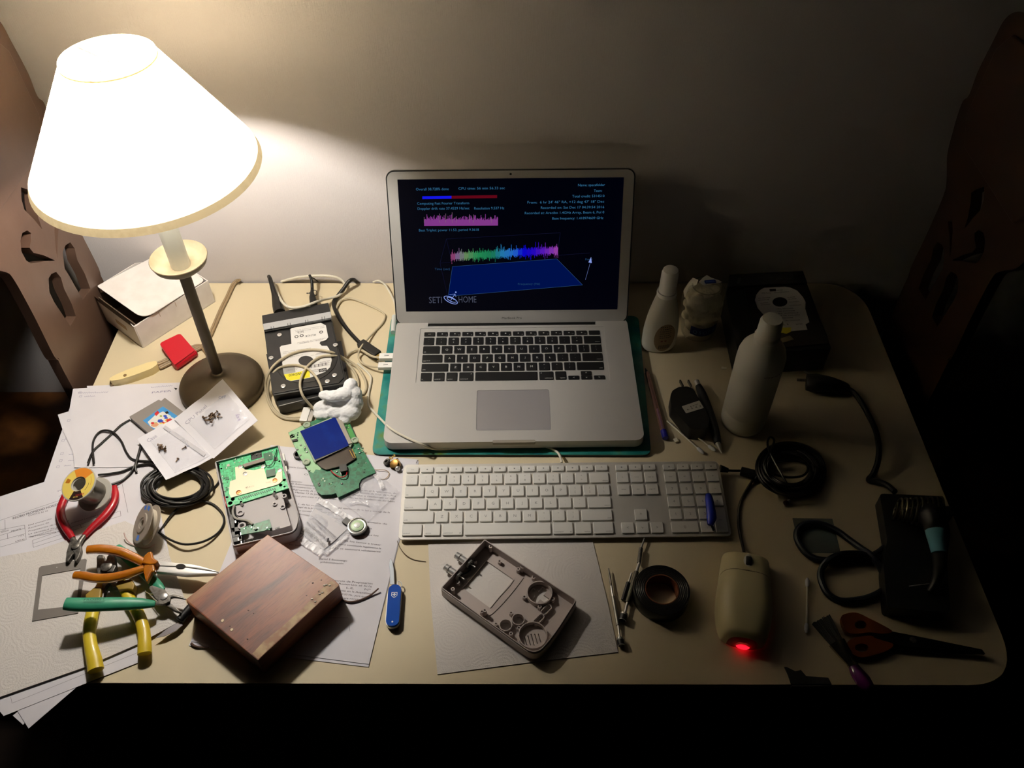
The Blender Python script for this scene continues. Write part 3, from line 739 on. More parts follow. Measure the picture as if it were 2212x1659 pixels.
for a, b in ((900, 803), (222, 940), (892, 1122), (816, 1187), (350, 1237), (310, 698)):
    q = C3(a, b, HZ+0.0008); mb = MB(); rr = 0.0036
    mb.lathe([(rr, 0), (rr, 0.0009), (rr*0.8, 0.0012), (rr*0.35, 0.0010), (rr*0.3, 0.0004), (0, 0.0004)], STEEL, c=(q.x, q.y, HZ), seg=20); mb.build('torx_screw', hd)
# dock adapter
mb = MB()
mb.prism(C3L([(125, 492), (826, 358), (850, 455), (858, 540), (150, 668), (132, 580)], 0.036), 0.004, 0.036, HDB)
dk = mb.build('sata_adapter', hd, bevel=0.001, label='black adapter bar with silver strip')
mb = MB(); mb.prism(C3L([(136, 585), (848, 455), (860, 528), (148, 655)], 0.0365), 0.036, 0.0366, mat('silver_strip', (188, 190, 192), 0.35, metal=0.4))
for a in (220, 246, 396, 422, 582, 608, 756, 782):
    y0 = 612-(a-220)*0.19
    mb.prism(C3L([(a, y0), (a+5, y0), (a+8, y0+48), (a+3, y0+48)], 0.0367), 0.0366, 0.0368, BLACK)
mb.prism(C3L([(146, 648), (860, 518), (860, 524), (147, 655)], 0.0367), 0.0366, 0.0369, BLACK)
mb.build('silver_strip', dk)
# ------------------------------------------------------------------ cables round the drive
def c3c(pts, z, r, m, name, label, seg=8, parent=None):
    return cable(off((540, 580), pts, 4.88), z, r, m, name, parent, seg=seg, **({} if parent else dict(label=label, cat='cable')))
BKC = mat('black_cable', (24, 22, 20), 0.45); BGC = mat('beige_cable', (190, 178, 150), 0.5)
def tubes(pts, r, m): 
    mb = MB(); mb.tube([C3(*q) for q in pts], r, m, seg=14, n=4); return mb
mb = tubes([(200, 85, .03), (215, 120, .034), (240, 210, .03), (265, 300, .024), (285, 370, .022), (305, 440, .022), (315, 470, .022)], [.0032, .0034, .0036, .0044, .0066, .0085, .0092, .0092], BKC)
mb.build('power_plug_cable', label='black cable with moulded plug entering the left of the drive adapter', cat='cable')
mb = tubes([(628, 70, .03), (650, 130, .026), (656, 210, .018), (655, 250, .018), (658, 300, .018), (668, 350, .018), (672, 380, .018)], [.0022, .0024, .0026, .0030, .0050, .0060, .0060], BKC)
mb.build('barrel_plug_cable', label='thin black cable with small plug at the middle of the adapter', cat='cable')
mb = MB(); q = C3(652, 258, .018); mb.tube([q+Vector((.0085*math.cos(a*PI/6), .0045*math.sin(a*PI/6), .003*math.sin(a))) for a in range(12)], .0006, BKC, closed=True, n=3, seg=6)
mb.tube([C3(640, 90, .028), C3(680, 110, .02), C3(716, 138, .006)], .0012, BKC, seg=6); mb.build('wire_tie', label='small black wire tie looped round the thin cable', cat='tie')
c3c([(1112,132,.004),(1095,120,.014),(1065,122,.02),(1030,150,.018),(985,215,.012),(925,290,.006),(885,350,.004),(890,410,.0035),(930,500,.0035),(1000,610,.0035),(1080,705,.0035),(1165,792,.006)], .004, .0033, BKC, 'thick_black_cable', 'thick black cable curving from the wall to a plug beside the laptop', seg=12)
o = bpy.data.objects['thick_black_cable']
a, b = C3(1160, 785, .007), C3(1365, 925, .007); d = b-a
mb = MB(); mb.M = Matrix.Translation((a+b)/2) @ Matrix.Rotation(math.atan2(d.y, d.x), 4, 'Z')
mb.box((-0.001, 0, 0), (d.length*0.92, 0.0145, 0.010), BKC); pg = mb.build('plug', o, bevel=0.0015)
mb = MB(); mb.M = Matrix.Translation((a+b)/2) @ Matrix.Rotation(math.atan2(d.y, d.x), 4, 'Z')
mb.box((d.length/2, 0, 0), (0.008, 0.010, 0.006), GOLD); mb.build('plug_tip', o, bevel=0.0005)
c3c([(250,150,.012),(270,200,.01),(300,280,.018),(350,365,.033),(430,412,.039),(560,402,.039),(700,352,.036),(810,322,.014),(880,303,.010),(935,285,.008),(985,235,.008),(1003,175,.010),(960,118,.016),(860,82,.022),(720,76,.022),(600,82,.02),(470,100,.014),(330,138,.004)], .002, .0022, CBL, 'white_loop_cable', 'white cable looping along the wall and over the drive adapter')
c3c([(1300,142,.004),(1345,128,.010),(1380,138,.012),(1430,180,.008),(1490,280,.004),(1525,370,.004),(1540,470,.007),(1530,505,.008)], .004, .0016, CBL, 'magnetic_power_cable', 'thin white power cable ending at the rear left of the laptop')
o = bpy.data.objects['magnetic_power_cable']; a, b = C3(1522, 505, .0085), C3(1508, 675, .0085)
mb = MB(); mb.rod(a, b, .0042, mat('clear_white_plastic', (208, 216, 212), 0.25, trans=0.3), 16); mb.build('plug', o)
def usbplug(cx, cy, par):
    c = C3(cx, cy, .0155); mb = MB(); mb.M = Matrix.Translation(c) @ Matrix.Rotation(0.016, 4, 'Z'); mb.box((0, 0, 0), (0.0225, 0.0115, 0.0075), WHITEP)
    p = mb.build('usb_plug', par, bevel=0.0012, label='white USB plug')
    mb = MB(); mb.M = Matrix.Translation(c) @ Matrix.Rotation(0.016, 4, 'Z')
    for s in (-1, 1): mb.rod((-0.003, s*0.001, 0.0039), (0.004, s*0.0002, 0.0039), 0.00025, INK, 6)
    mb.build('usb_mark', p)
c3c([(1000,960,.003),(1020,925,.004),(1060,885,.004),(1120,855,.006),(1175,860,.009),(1240,900,.013),(1300,930,.014),(1385,940,.0155)], .004, .0019, BGC, 'upper_usb_cable', 'beige USB cable in the rear port, coming from the coil')
usbplug(1440, 935, bpy.data.objects['upper_usb_cable'])
c3c([(905,440,.004),(925,385,.004),(965,335,.004),(1015,313,.006),(1100,325,.004),(1250,385,.0025),(1385,455,.0025),(1422,500,.0025),(1400,570,.0025),(1320,660,.0025),(1225,760,.008),(1165,840,.012),(1142,920,.006),(1170,985,.006),(1250,1025,.010),(1375,1040,.0155)], .002, .0016, BGC, 'lower_usb_cable', 'thin beige USB cable in the front port, looping back toward the wall')
usbplug(1430, 1030, bpy.data.objects['lower_usb_cable'])
HC = HZ+0.004
c3c([(1190,1330,.002),(1225,1260,.0025),(1205,1160,.004),(1120,1030,.006),(1000,950,.016),(850,880,HC),(700,856,HC),(550,866,HC),(400,915,HC),(260,1015,HC),(185,1130,.030),(165,1250,.016),(190,1390,.006),(255,1510,.0025),(350,1575,.0025),(450,1592,.0025),(545,1590,.005)], .003, .0020, BGC, 'coiled_cable', 'beige cable coiled over the hard drive, ending in a white connector', seg=10)
coil = bpy.data.objects['coiled_cable']
def strand(pts, name='cable_loop'):
    mb = MB(); mb.tube([C3(*q) for q in pts], .0019, BGC, seg=10, n=6); mb.build(name, coil)
strand([(1190,1328,.002),(1140,1300,.003),(1138,1180,.004),(1085,1065,.006),(1000,975,.014),(930,930,.03),(850,918,HC),(760,925,HC),(680,965,HC),(600,1040,HC),(545,1140,HC+.001),(528,1240,HC),(562,1350,.031),(650,1455,.014),(690,1500,.008)])
strand([(762,1330,.032),(745,1240,HC),(700,1150,HC),(620,1065,HC),(520,1022,HC),(400,1022,HC),(290,1060,.034),(215,1150,.028),(190,1260,.016),(200,1370,.006),(250,1480,.0025),(330,1545,.0025),(430,1570,.0025),(540,1568,.005)])
a, b = C3(612, 1462, .006), C3(556, 1635, .006); d = b-a
mb = MB(); mb.M = Matrix.Translation((a+b)/2) @ Matrix.Rotation(math.atan2(d.y, d.x), 4, 'Z'); mb.box((0, 0, 0), (0.0265, 0.0115, 0.0062), WHITEP); cn = mb.build('connector', coil, bevel=0.001, label='white flat connector')
mb = MB(); mb.M = Matrix.Translation((a+b)/2) @ Matrix.Rotation(math.atan2(d.y, d.x), 4, 'Z'); mb.box((0, 0.0085, 0), (0.022, 0.006, 0.0028), STEEL); mb.build('connector_tip', cn)
# ------------------------------------------------------------------ cotton wad
COT = mat('cotton_wool', (250, 250, 250), 0.95, spec=0.1, transl=0.15, bump=(420, 0.5, 0.001))
def fluffy(blobs, m, name, label, cat, dens=0.0022, amp=0.0022, kind=None):
    bm = bmesh.new()
    for (c, r, sc) in blobs:
        b2 = bmesh.ops.create_icosphere(bm, subdivisions=4, radius=r)
        for v in b2['verts']: v.co = Vector((v.co.x*sc[0], v.co.y*sc[1], v.co.z*sc[2])) + Vector(c)
    me = bpy.data.meshes.new(name); 
    org = Vector((sum(b[0][0] for b in blobs)/len(blobs), sum(b[0][1] for b in blobs)/len(blobs), 0))
    for v in bm.verts: v.co -= org
    bm.to_mesh(me); bm.free(); o = bpy.data.objects.new(name, me); COL.objects.link(o); o.location = org
    me.materials.append(m)
    rm = o.modifiers.new('r', 'REMESH'); rm.mode = 'VOXEL'; rm.voxel_size = dens*0.5; rm.use_smooth_shade = True
    for k, (s, st_) in enumerate(((0.008, amp), (0.0025, amp*0.5))):
        tx = bpy.data.textures.new(name+str(k), 'CLOUDS'); tx.noise_scale = s
        dm = o.modifiers.new('d%d' % k, 'DISPLACE'); dm.texture = tx; dm.strength = st_; dm.mid_level = 0.55
    tag(o, label, cat, kind=kind); ORG[o.name] = org; return o
def bl(x, y, z, r, sc=(1, 1, 1)): p = C3(x, y, z); return ((p.x, p.y, p.z), r, sc)
fluffy([bl(800, 1335, .034, .0085, (1.3, 1, .7)), bl(890, 1345, .034, .011, (1.4, .9, .7)), bl(990, 1320, .034, .011, (1.2, 1, .8)), bl(1060, 1245, .034, .0115, (.9, 1.2, .9)), bl(1100, 1330, .026, .013, (.9, 1.1, 1)), bl(1095, 1420, .018, .014, (1, 1, 1)), bl(980, 1400, .017, .014, (1.2, 1, .9)),
        bl(880, 1440, .014, .014, (1.2, 1, .8)), bl(770, 1470, .011, .012, (1.2, 1, .8)), bl(1050, 1510, .013, .015, (1.1, 1, .8)), bl(930, 1500, .012, .015, (1.2, 1, .7)), bl(770, 1530, .009, .011, (1.3, 1, .7)), bl(1000, 1580, .009, .011, (1, 1, .7)), bl(1070, 1430, .008, .012, (1, 1, .7))],
       COT, 'cotton_wad', 'fluffy white wad of cotton wool between hard drive and green board', 'cotton')
# ------------------------------------------------------------------ loose papers, bottom to top
PAP = mat('white_paper', (222, 219, 224), 0.8, noise=(14, (214, 211, 216), 0.35, 0.7), bump=(30, 0.12, 0.001))
PAPE = mat('paper_edge_grey', (150, 140, 132), 0.8)
def pxy(pts, z=0.0): return [(P(a, b, z).x, P(a, b, z).y) for a, b in pts]
class Ofs:
    def __init__(s, x, y, k): s.o = (x, y); s.k = k
    def __call__(s, *p): return (s.o[0]+p[0]/s.k, s.o[1]+p[1]/s.k)
def sheet(pts, z, label, deco=None, m=None, name='paper_sheet', group=None, cat='paper', t=0.00035):
    mb = MB(); mb.prism(pxy(pts, z), z, z+t, m or PAP, mside=PAPE)
    if deco: deco(mb, z+t+0.00006)
    return mb.build(name, label=label, cat=cat, group=group, sharp=35)
def tx(mb, s, a, b, z, h, m=INK): fit_text(mb, s, P(*a, z), P(*b, z), h, m)
def ln(mb, a, b, z, w=0.0003, m=INK):
    A, B = P(*a, z), P(*b, z); d = (B-A).normalized(); n = Vector((-d.y, d.x, 0))*w/2; mb.poly([A-n, B-n, B+n, A+n], m)
def squares(mb, pts, z, s=0.0036):
    for (a, b) in pts:
        q = P(a, b, z); k = s/2
        for i in range(4):
            c = [(-k, -k), (k, -k), (k, k), (-k, k)]
            p, r = c[i], c[(i+1) % 4]; d = Vector((r[0]-p[0], r[1]-p[1], 0)).normalized(); n = Vector((-d.y, d.x, 0))*0.00018
            A, B = q+Vector((*p, 0)), q+Vector((*r, 0)); mb.poly([A-n, B-n, B+n, A+n], PENINK)
sheet([(188,834),(402,826),(416,985),(206,1000)], 0.0004, 'note sheet peeking out behind the others by the lamp switch',
      lambda mb, z: [scribble(mb, P(194, 840, z), P(236, 838, z), 0.0028, PENINK, z, 5)])
c0 = Ofs(0, 800, 3.771)
sheet([(156,866),(380,850),(372,1000),(330,1075),(87,1066)], 0.0009, 'sheet with a column of pencilled check boxes at its left edge',
      lambda mb, z: [squares(mb, [c0(a, b) for a, b in ((560,405),(556,450),(515,570),(545,555),(505,678),(495,735),(472,785))], z)] +
      [scribble(mb, P(*c0(x, y), z), P(*c0(x+55, y-6), z), 0.0022, PENINK, z, 9+x) for x, y in ((560,690),(555,740),(520,782))])
def d_receipt(mb, z):
    tx(mb, 'RECIBO PROPIEDAD HORIZONTAL', c0(105, 1215), c0(560, 1072), z, 0.0052, INKB)
    c = c0
    for a, b in (((0,1222),(490,1058)),((600,1020),(1000,890)),((0,1310),(0,1310)),((40,1215),(42,1300)),((0,1315),(42,1300)),((0,1300),(200,1260)),((0,1345),(205,1285)),((0,1385),(208,1330)),((0,1440),(213,1380)),((200,1260),(213,1380)),((60,1330),(64,1372)),
                 ((990,900),(1042,1158)),((265,1385),(980,1145)),((268,1412),(700,1268)),((272,1442),(560,1350)),((265,1385),(272,1442)),((655,1258),(662,1280)),((980,1145),(985,1185)),((760,1255),(985,1185)),((480,1010),(480,1010))):
        if a != b: ln(mb, c(*a), c(*b), z, 0.00035, INKB)
    tx(mb, 'CUOTA N 10', c(230, 1190), c(390, 1150), z, 0.0034); 
    tx(mb, 'LIQUIDACION', c(8, 1325), c(70, 1308), z, 0.0030, INKB); tx(mb, 'IMPORTE', c(90, 1318), c(170, 1298), z, 0.0032, INKB)
    tx(mb, '6.907,82', c(125, 1400), c(200, 1380), z, 0.0030, INKB); tx(mb, '1 921,8', c(150, 1358), c(195, 1346), z, 0.0026)
    for k in range(5): tx(mb, ['Del consorcio', 'Recibimos de', 'Propietarios de la unidad', 'La cantidad de pesos', 'Correspondiente a'][k], c(232, 1268+24*k+0), c([420, 400, 560, 540, 480][k], 1212+24*k+[0, 8, -30, -20, 8][k]), z, 0.0030)
    tx(mb, 'Pagaderos por concepto de expensas', c(245, 1362), c(540, 1270), z, 0.0030); tx(mb, 'ordinarias a su cargo y', c(580, 1250), c(800, 1180), z, 0.0030)
    tx(mb, '21.', c(945, 965), c(975, 955), z, 0.0034, INKB)
    for k, (x, y) in enumerate(((470, 990), (480, 1030), (1180, 890), (1200, 780), (1150, 800))): scribble(mb, P(*c(x, y), z), P(*c(x+60, y-24), z), 0.0026, PENINK, z, 40+k)
sheet([(-70,1096),(318,968),(372,1230),(300,1300),(-70,1390)], 0.0014, 'printed receipt with ruled boxes, lying under the red cutters', d_receipt)
sheet([(125,896),(152,888),(300,850),(310,985),(164,990),(135,928)], 0.0019, 'narrow corner of a sheet poking left between the notes',
      lambda mb, z: [squares(mb, [c0(560, 408)], z)])
def d_top(mb, z):
    scribble(mb, P(168, 850, z), P(232, 849, z), 0.0034, PENINK, z, 2); squares(mb, [(173, 848), (174, 856)], z, 0.0034)
    scribble(mb, P(182, 858, z), P(205, 857, z), 0.003, PENINK, z, 3)
    fit_text(mb, 'PAPER', P(328, 850, z), P(370, 846, z), 0.0052, PENINK); scribble(mb, P(326, 838, z), P(372, 834, z), 0.003, PENINK, z, 8)
    mb.prism(pxy([(376, 838), (383, 839), (380, 843)], z), z, z+0.0006, BLACK)
sheet([(158,840),(240,835),(330,830),(398,827),(402,900),(396,985),(310,1008),(240,1010),(161,1010),(156,950),(151,880)], 0.0024, 'large crumpled note sheet under the cartridge and solder spool', d_top)
# centre letter: two stacked sheets
def d_letter(mb, z):
    c = Ofs(600, 850, 4.484); c4 = Ofs(400, 1120, 4.096)
    L = [('Secretario Consorcio', (60, 712), (300, 735), .0034, 0), ('CITACION A ASAMBLEA', (255, 790), (700, 835), .0036, 1), ('De mi consideración:', (-20, 842), (235, 866), .0034, 0),
         ('El Administrador de acuerdo con lo estipulado en el Reglamento, de', (130, 880), (1150, 975), .0034, 0), ('Administración, se convoca a la Asamblea del Consorcio de Cop. de la Pcia', (120, 905), (1145, 1000), .0034, 0),
         ('Agrupada A / B / C en la presente fecha a realizarse el dia', (140, 935), (1130, 1027), .0034, 0), ('Martes 13 de Junio de 2017 a las 19.30 hs., en las instalaciones del Salón', (168, 965), (1130, 1055), .0036, 1),
         ('local, para tratar el siguiente orden', (165, 998), (560, 1030), .0034, 0),
         ('1. de las cuentas y balance del ejercicio de la luz y energi de la', (200, 1078), (1085, 1160), .0034, 0), ('legal de la Asamblea', (195, 1105), (430, 1130), .0034, 1), ('un secretario para firmar el acta', (200, 1140), (560, 1165), .0034, 0),
         ('firmar. presentes, examen del Presupuesto de', (200, 1175), (1058, 1272), .0034, 0), ('gastos y pagos', (600, 1290), (910, 1316), .0034, 0), ('administración y Consejo firmados los', (300, 1330), (975, 1385), .0034, 0),
         ('Para el caso de la importancia de los temas a tratar', (120, 1370), (1000, 1475), .0034, 0), ('Asamblea en tiempo y forma y quedará constituida legalmente la', (130, 1420), (1000, 1508), .0034, 0), ('los copropietarios presentes y se sesionará válidamente', (110, 1470), (995, 1540), .0034, 0),
         ('Daniel E Bentivengo', (398, 1608), (670, 1628), .0036, 0), ('p/Administración', (413, 1640), (635, 1655), .0036, 0)]
    for s, a, b, h, bold in L: tx(mb, s, c(*a), c(*b), z, h, INKB if bold else INK)
    for s, a, b in (('del Consorcio de Propietarios', (1200, 545), (1658, 584)), ('As.  -  Autorizo al Sr/a', (1225, 572), (1650, 610)), ('C.I.      L.E.      Nº', (1265, 606), (1640, 640)),
                    ('presente en la Asamblea', (1300, 636), (1640, 672)), ('a las 20.00 Hs., para que', (1310, 668), (1600, 700)), ('fuere necesario', (1375, 710), (1580, 726))): tx(mb, s, c4(*a), c4(*b), z, .0036)
    ln(mb, c4(1190, 880), c4(1440, 878), z); ln(mb, c4(1452, 940), c4(1458, 1000), z)
sheet([(588,966),(905,997),(796,1441),(408,1395)], 0.0004, 'lower blank sheet of the two under the wood block')
sheet([(585,962),(903,993),(797,1435),(413,1386)], 0.0010, 'typed letter sheet running from the circuit boards down under the wood block', d_letter)
# paper kitchen towels
def towelmat(name, col):
    m = mat(name, col, 0.9, spec=0.1); nt = m.node_tree; b = nt.nodes['Principled BSDF']
    tc = nt.nodes.new('ShaderNodeTexCoord'); v = nt.nodes.new('ShaderNodeTexVoronoi'); v.inputs['Scale'].default_value = 620
    nt.links.new(tc.outputs['Object'], v.inputs['Vector'])
    wv = nt.nodes.new('ShaderNodeTexVoronoi'); wv.inputs['Scale'].default_value = 26
    nt.links.new(tc.outputs['Object'], wv.inputs['Vector'])
    k1 = nt.nodes.new('ShaderNodeMath'); k1.operation = 'MULTIPLY'; k1.inputs[1].default_value = 60; nt.links.new(wv.outputs['Distance'], k1.inputs[0])
    k2 = nt.nodes.new('ShaderNodeMath'); k2.operation = 'SINE'; nt.links.new(k1.outputs[0], k2.inputs[0])
    ad = nt.nodes.new('ShaderNodeMath'); ad.operation = 'MULTIPLY_ADD'; ad.inputs[1].default_value = 0.35
    nt.links.new(k2.outputs[0], ad.inputs[0]); nt.links.new(v.outputs['Distance'], ad.inputs[2])
    bp = nt.nodes.new('ShaderNodeBump'); bp.inputs['Strength'].default_value = 0.32; bp.inputs['Distance'].default_value = 0.0006
    nt.links.new(ad.outputs[0], bp.inputs['Height']); nt.links.new(bp.outputs[0], b.inputs['Normal']); return m
TOW = towelmat('embossed_paper_towel', (216, 210, 204))
sheet([(20,1500),(197,1395),(192,1462),(62,1574),(38,1536)], 0.0004, 'folded sheet hanging past the front edge, lowest of the left pile', name='paper_sheet')
sheet([(28,1546),(60,1520),(110,1500),(50,1566)], -0.0002, 'tiny sheet corner behind the overhanging folded sheet')
sheet([(0,1490),(-10,1524),(8,1547),(300,1431),(299,1380)], 0.0009, 'plain sheet whose straight corner shows below the yellow cutters', lambda mb, z: [ln(mb, (26, 1519), (297, 1410), z), ln(mb, (23, 1505), (26, 1519), z)])
sheet([(-70,1216),(76,1190),(270,1126),(352,1163),(374,1222),(412,1330),(300,1391),(188,1440),(0,1506),(-70,1530)], 0.0030, 'embossed kitchen paper under the pliers at the front left', m=TOW, name='paper_towel', t=0.0007, cat='paper towel')
mbk = sheet([(925,1176),(1100,1166),(1280,1168),(1312,1300),(1335,1409),(1140,1432),(945,1457),(930,1290)], 0.0003, 'embossed kitchen paper under the grey front shell', m=TOW, name='paper_towel', t=0.0007, cat='paper towel')

# ------------------------------------------------------------------ grey card bezel
c1 = Ofs(0, 1140, 3.196)
GREYC = mat('grey_card', (122, 116, 110), 0.6)
mb = MB()
o_ = pxy([c1(*q) for q in ((270,280),(285,268),(590,216),(600,222),(540,590),(222,646))], .004); i_ = pxy([c1(*q) for q in ((293,330),(556,284),(528,540),(262,567))], .004)
mb.prism(o_, 0.0038, 0.0046, GREYC, holes=[i_]); q = P(*c1(392, 273), .0047); mb.lathe([(.0006, 0), (.0006, .0001)], WHITEP, c=(q.x, q.y, .0046), seg=8)
mb.build('screen_bezel', label='flat grey card frame lying on the kitchen paper', cat='frame')

# ------------------------------------------------------------------ solder spool
Z = Vector((0, 0, 1))
def axm(a): return Z.rotation_difference(Vector(a).normalized()).to_matrix().to_4x4()
NAT = mat('milky_plastic', (206, 202, 192), 0.4, transl=0.25); SOLD = mat('solder_wire', (160, 154, 144), 0.3, metal=0.7)
ax = Vector((-.173, -.233, .957)).normalized(); A = axm(ax); bc = P(206, 1068, 0.0165); LS = 0.037; RS = 0.0235
# fine grooves of the wound wire
sp = thing('solder_spool', (bc.x, bc.y, 0.004), 'spool of solder with orange and yellow label on the red cutters', 'solder spool')
mb = MB(); mb.lathe([(.0085, 0), (RS, 0), (RS+.0006, .0008), (RS, .0018), (.0085, .0018)], NAT, c=bc, A=A, seg=48, close=False); mb.build('lower_flange', sp)
mb = MB(); mb.lathe([(.0085, LS-.0018), (RS, LS-.0018), (RS+.0006, LS-.001), (RS, LS), (.0100, LS), (.0100, LS-.03), (.0085, LS-.03)], NAT, c=bc, A=A, seg=48, close=False); tf = mb.build('upper_flange', sp)
mb = MB(); pr_ = []
for k in range(33): z = .0018+(LS-.0036)*k/32; pr_ += [(.0158, z), (.0165, z+.0005)]
mb.lathe(pr_, SOLD, c=bc, A=A, seg=48, close=False); mb.build('solder_wire', sp, sharp=180)
LO_, LY_, LBK = mat('label_orange', (226, 138, 44), .5), mat('label_pale_yellow', (236, 208, 100), .5), mat('label_black', (40, 22, 18), .5)
mb = MB(); mb.M = Matrix.Translation(bc) @ A @ Matrix.Translation((0, 0, LS+.0001))
def sector(r0, r1, a0, a1, m, z=0.0, n=12):
    for k in range(n):
        t0, t1 = math.radians(a0+(a1-a0)*k/n), math.radians(a0+(a1-a0)*(k+1)/n)
        mb.poly([(r0*math.cos(t0), r0*math.sin(t0), z), (r1*math.cos(t0), r1*math.sin(t0), z), (r1*math.cos(t1), r1*math.sin(t1), z), (r0*math.cos(t1), r0*math.sin(t1), z)], m)
sector(.0103, .0222, 0, 360, LY_, n=48); sector(.0103, .0222, 40, 118, LO_, .0001, 14); sector(.0105, .0222, 248, 300, LBK, .0001)
sector(.0135, .0195, 152, 172, mat('label_brown', (186, 116, 30), .5), .0001, 4)
mb.text('SOLDER', .0034, .0062, -.0165, .0002, mat('label_red', (200, 40, 44), .5), ang=0.15, align='C'); mb.text('60/40', .0030, .0005, -.0192, .0002, LY_, ang=0.1, align='C')
sector(.0145, .0150, 320, 360, INKB, .0001); sector(.0175, .0180, -10, 30, LO_, .0001)
mb.build('label', tf, sharp=180)
# small translucent reel
ax2 = Vector((-.70, -.19, .69)).normalized(); A2 = axm(ax2); b2 = P(324, 1134, .019); R2 = .0265
rl = thing('tape_reel', (b2.x, b2.y, .0015), 'small translucent reel leaning beside the coiled black cable', 'reel')
CLR = mat('clear_milky_plastic', (198, 188, 174), 0.3, transl=0.4, alpha=0.85)
mb = MB(); mb.lathe([(.006, -.001), (R2, -.001), (R2, 0), (.006, 0)], CLR, c=b2, A=A2, seg=44, close=False); mb.build('rear_flange', rl)
mb = MB(); mb.lathe([(.0045, .009), (.0095, .009), (.0105, .0102), (R2-.001, .009), (R2, .0094), (R2-.001, .0102), (.0135, .0102), (.0125, .0116), (.0075, .0116), (.0065, .0106), (.0045, .0106), (.0045, .009)], CLR, c=b2, A=A2, seg=44, close=False); fl = mb.build('front_flange', rl)
mb = MB(); mb.lathe([(.020, .0002), (.0205, .0085)], mat('wound_braid', (196, 186, 168), .6), c=b2, A=A2, seg=40, close=False); mb.build('wound_strip', rl)
mb = MB(); mb.M = Matrix.Translation(b2) @ A2 @ Matrix.Translation((0, 0, .0104))
BLS = mat('blue_sticker', (78, 128, 214), .5)
sector(.018, .0235, 40, 62, BLS); sector(.018, .0235, 75, 92, BLS); sector(.0155, .0225, 238, 262, BLS); mb.build('blue_marks', fl)
mb = MB(); mb.tube([P(*q) for q in ((268,1151,.012),(272,1163,.009),(282,1174,.006),(298,1182,.004),(318,1184,.004),(335,1176,.006))], .0008, mat('pink_white_wire', (210, 180, 172), .5), seg=6); mb.build('loose_end', rl)

# ------------------------------------------------------------------ cable coil and its loops
cc = thing('cable_coil', P(385, 1055, 0.0), 'tangled coil of thin black cable under the paper with screws', 'cable')
rc = random.Random(11)
def elps(cx, cy, rx, ry, rot, a0, a1, n=14):
    o = []
    for k in range(n+1):
        t = math.radians(a0+(a1-a0)*k/n); o.append((cx+rx*math.cos(t)*math.cos(rot)-ry*math.sin(t)*math.sin(rot), cy+rx*math.cos(t)*math.sin(rot)+ry*math.sin(t)*math.cos(rot)))
    return o
for k in range(15):
    rx, ry = rc.uniform(56, 73), rc.uniform(31, 42); cx, cy = 383+rc.uniform(-6, 6), 1050+rc.uniform(-7, 6); ph = rc.uniform(0, 6)
    pts = [P(a, b, 0.0028+.0042*(1+math.sin(i*0.9+ph))/2+0.0005*k) for i, (a, b) in enumerate(elps(cx, cy, rx, ry, -0.1+rc.uniform(-.08, .08), 0, 342, 20))]
    mb = MB(); mb.tube(pts, .00165, BKC, closed=True, seg=7, n=3); mb.build('cable_loop', cc)
for pts in ([(386,1092,.005),(414,1083,.004),(453,1086,.002),(478,1106,.002),(484,1128,.002),(470,1152,.0025),(439,1170,.006),(400,1176,.008),(368,1166,.006),(343,1150,.0018)],
            [(410,1084,.006),(386,1097,.004),(368,1115,.003),(354,1135,.002),(345,1148,.002)],
            [(470,1020,.004),(474,1036,.002),(466,1050,.002),(452,1060,.002),(430,1070,.006)],
            [(281,907,.004),(262,918,.0045),(246,933,.0045),(222,955,.0045),(201,975,.005),(190,1000,.008)],
            [(203,1000,.008),(200,965,.0045),(205,945,.0045),(217,932,.0055),(232,930,.0065),(247,936,.006),(262,953,.0045),(273,977,.0045),(288,993,.0045),(322,997,.005),(345,1003,.008)],
            [(212,1026,.0055),(240,1023,.0045),(265,1018,.0045),(292,1007,.0045),(326,1001,.006),(345,1008,.008)],
            [(241,1047,.006),(262,1039,.0045),(280,1024,.0045),(290,1008,.006),(298,985,.0045),(303,965,.004),(305,950,.004)],
            [(295,1020,.0045),(293,1008,.006),(300,980,.006),(306,962,.005)]):
    mb = MB(); mb.tube([P(*q) for q in pts], .00155, BKC, seg=7, n=6); mb.build('loose_strand', cc)

# ------------------------------------------------------------------ game cartridge
GBG = mat('grey_abs_plastic', (138, 132, 128), 0.5)
cg = MB(); zc = .0105
ct = thing('game_cartridge', P(345, 912, .0028), 'grey game cartridge with colourful label, half under the screw paper', 'cartridge')
tp_ = pxy([(279,900),(343,863),(348,866),(356,859),(428,914),(352,962)], zc)
mb = MB(); mb.prism(round_poly(tp_, .001, 3), .0029, zc, GBG); cb = mb.build('cartridge_case', ct, bevel=.0007)
c240 = Ofs(240, 820, 4.365)
mb = MB(); zl = zc+.0002
mb.prism(pxy([c240(300, 385), c240(488, 252), c240(640, 352), c240(440, 500)], zl), zc-.0001, zl, mat('label_sky_blue', (70, 150, 214), .35))
rl2 = random.Random(5); PAL = [mat('label_'+n, c, .4) for n, c in (('red', (206, 50, 60)), ('royal', (50, 80, 190)), ('lime', (150, 170, 60)), ('white', (226, 226, 220)), ('peach', (220, 160, 120)), ('sun', (232, 196, 60)))]
mb.prism(pxy([c240(*q) for q in ((345,400),(420,330),(490,300),(560,340),(590,380),(500,430),(430,470),(370,440))], zl), zl, zl+.00006, PAL[3])
for k in range(26):
    a, b = 360+rl2.random()*220, 300+rl2.random()*130
    if (b-385)+(a-470)*0.62 > 95 or (b-385)-(a-470)*0.0 < -75+abs(a-470)*.3: continue
    s = 9+rl2.random()*20
    mb.prism(pxy([c240(a+s*math.cos(t)*(1+.4*rl2.random()), b+s*.75*math.sin(t)) for t in (0, .9, 1.9, 2.8, 3.9, 5.1)][::-1], zl), zl+.00006, zl+.00008+k*.000004, PAL[k % 6])
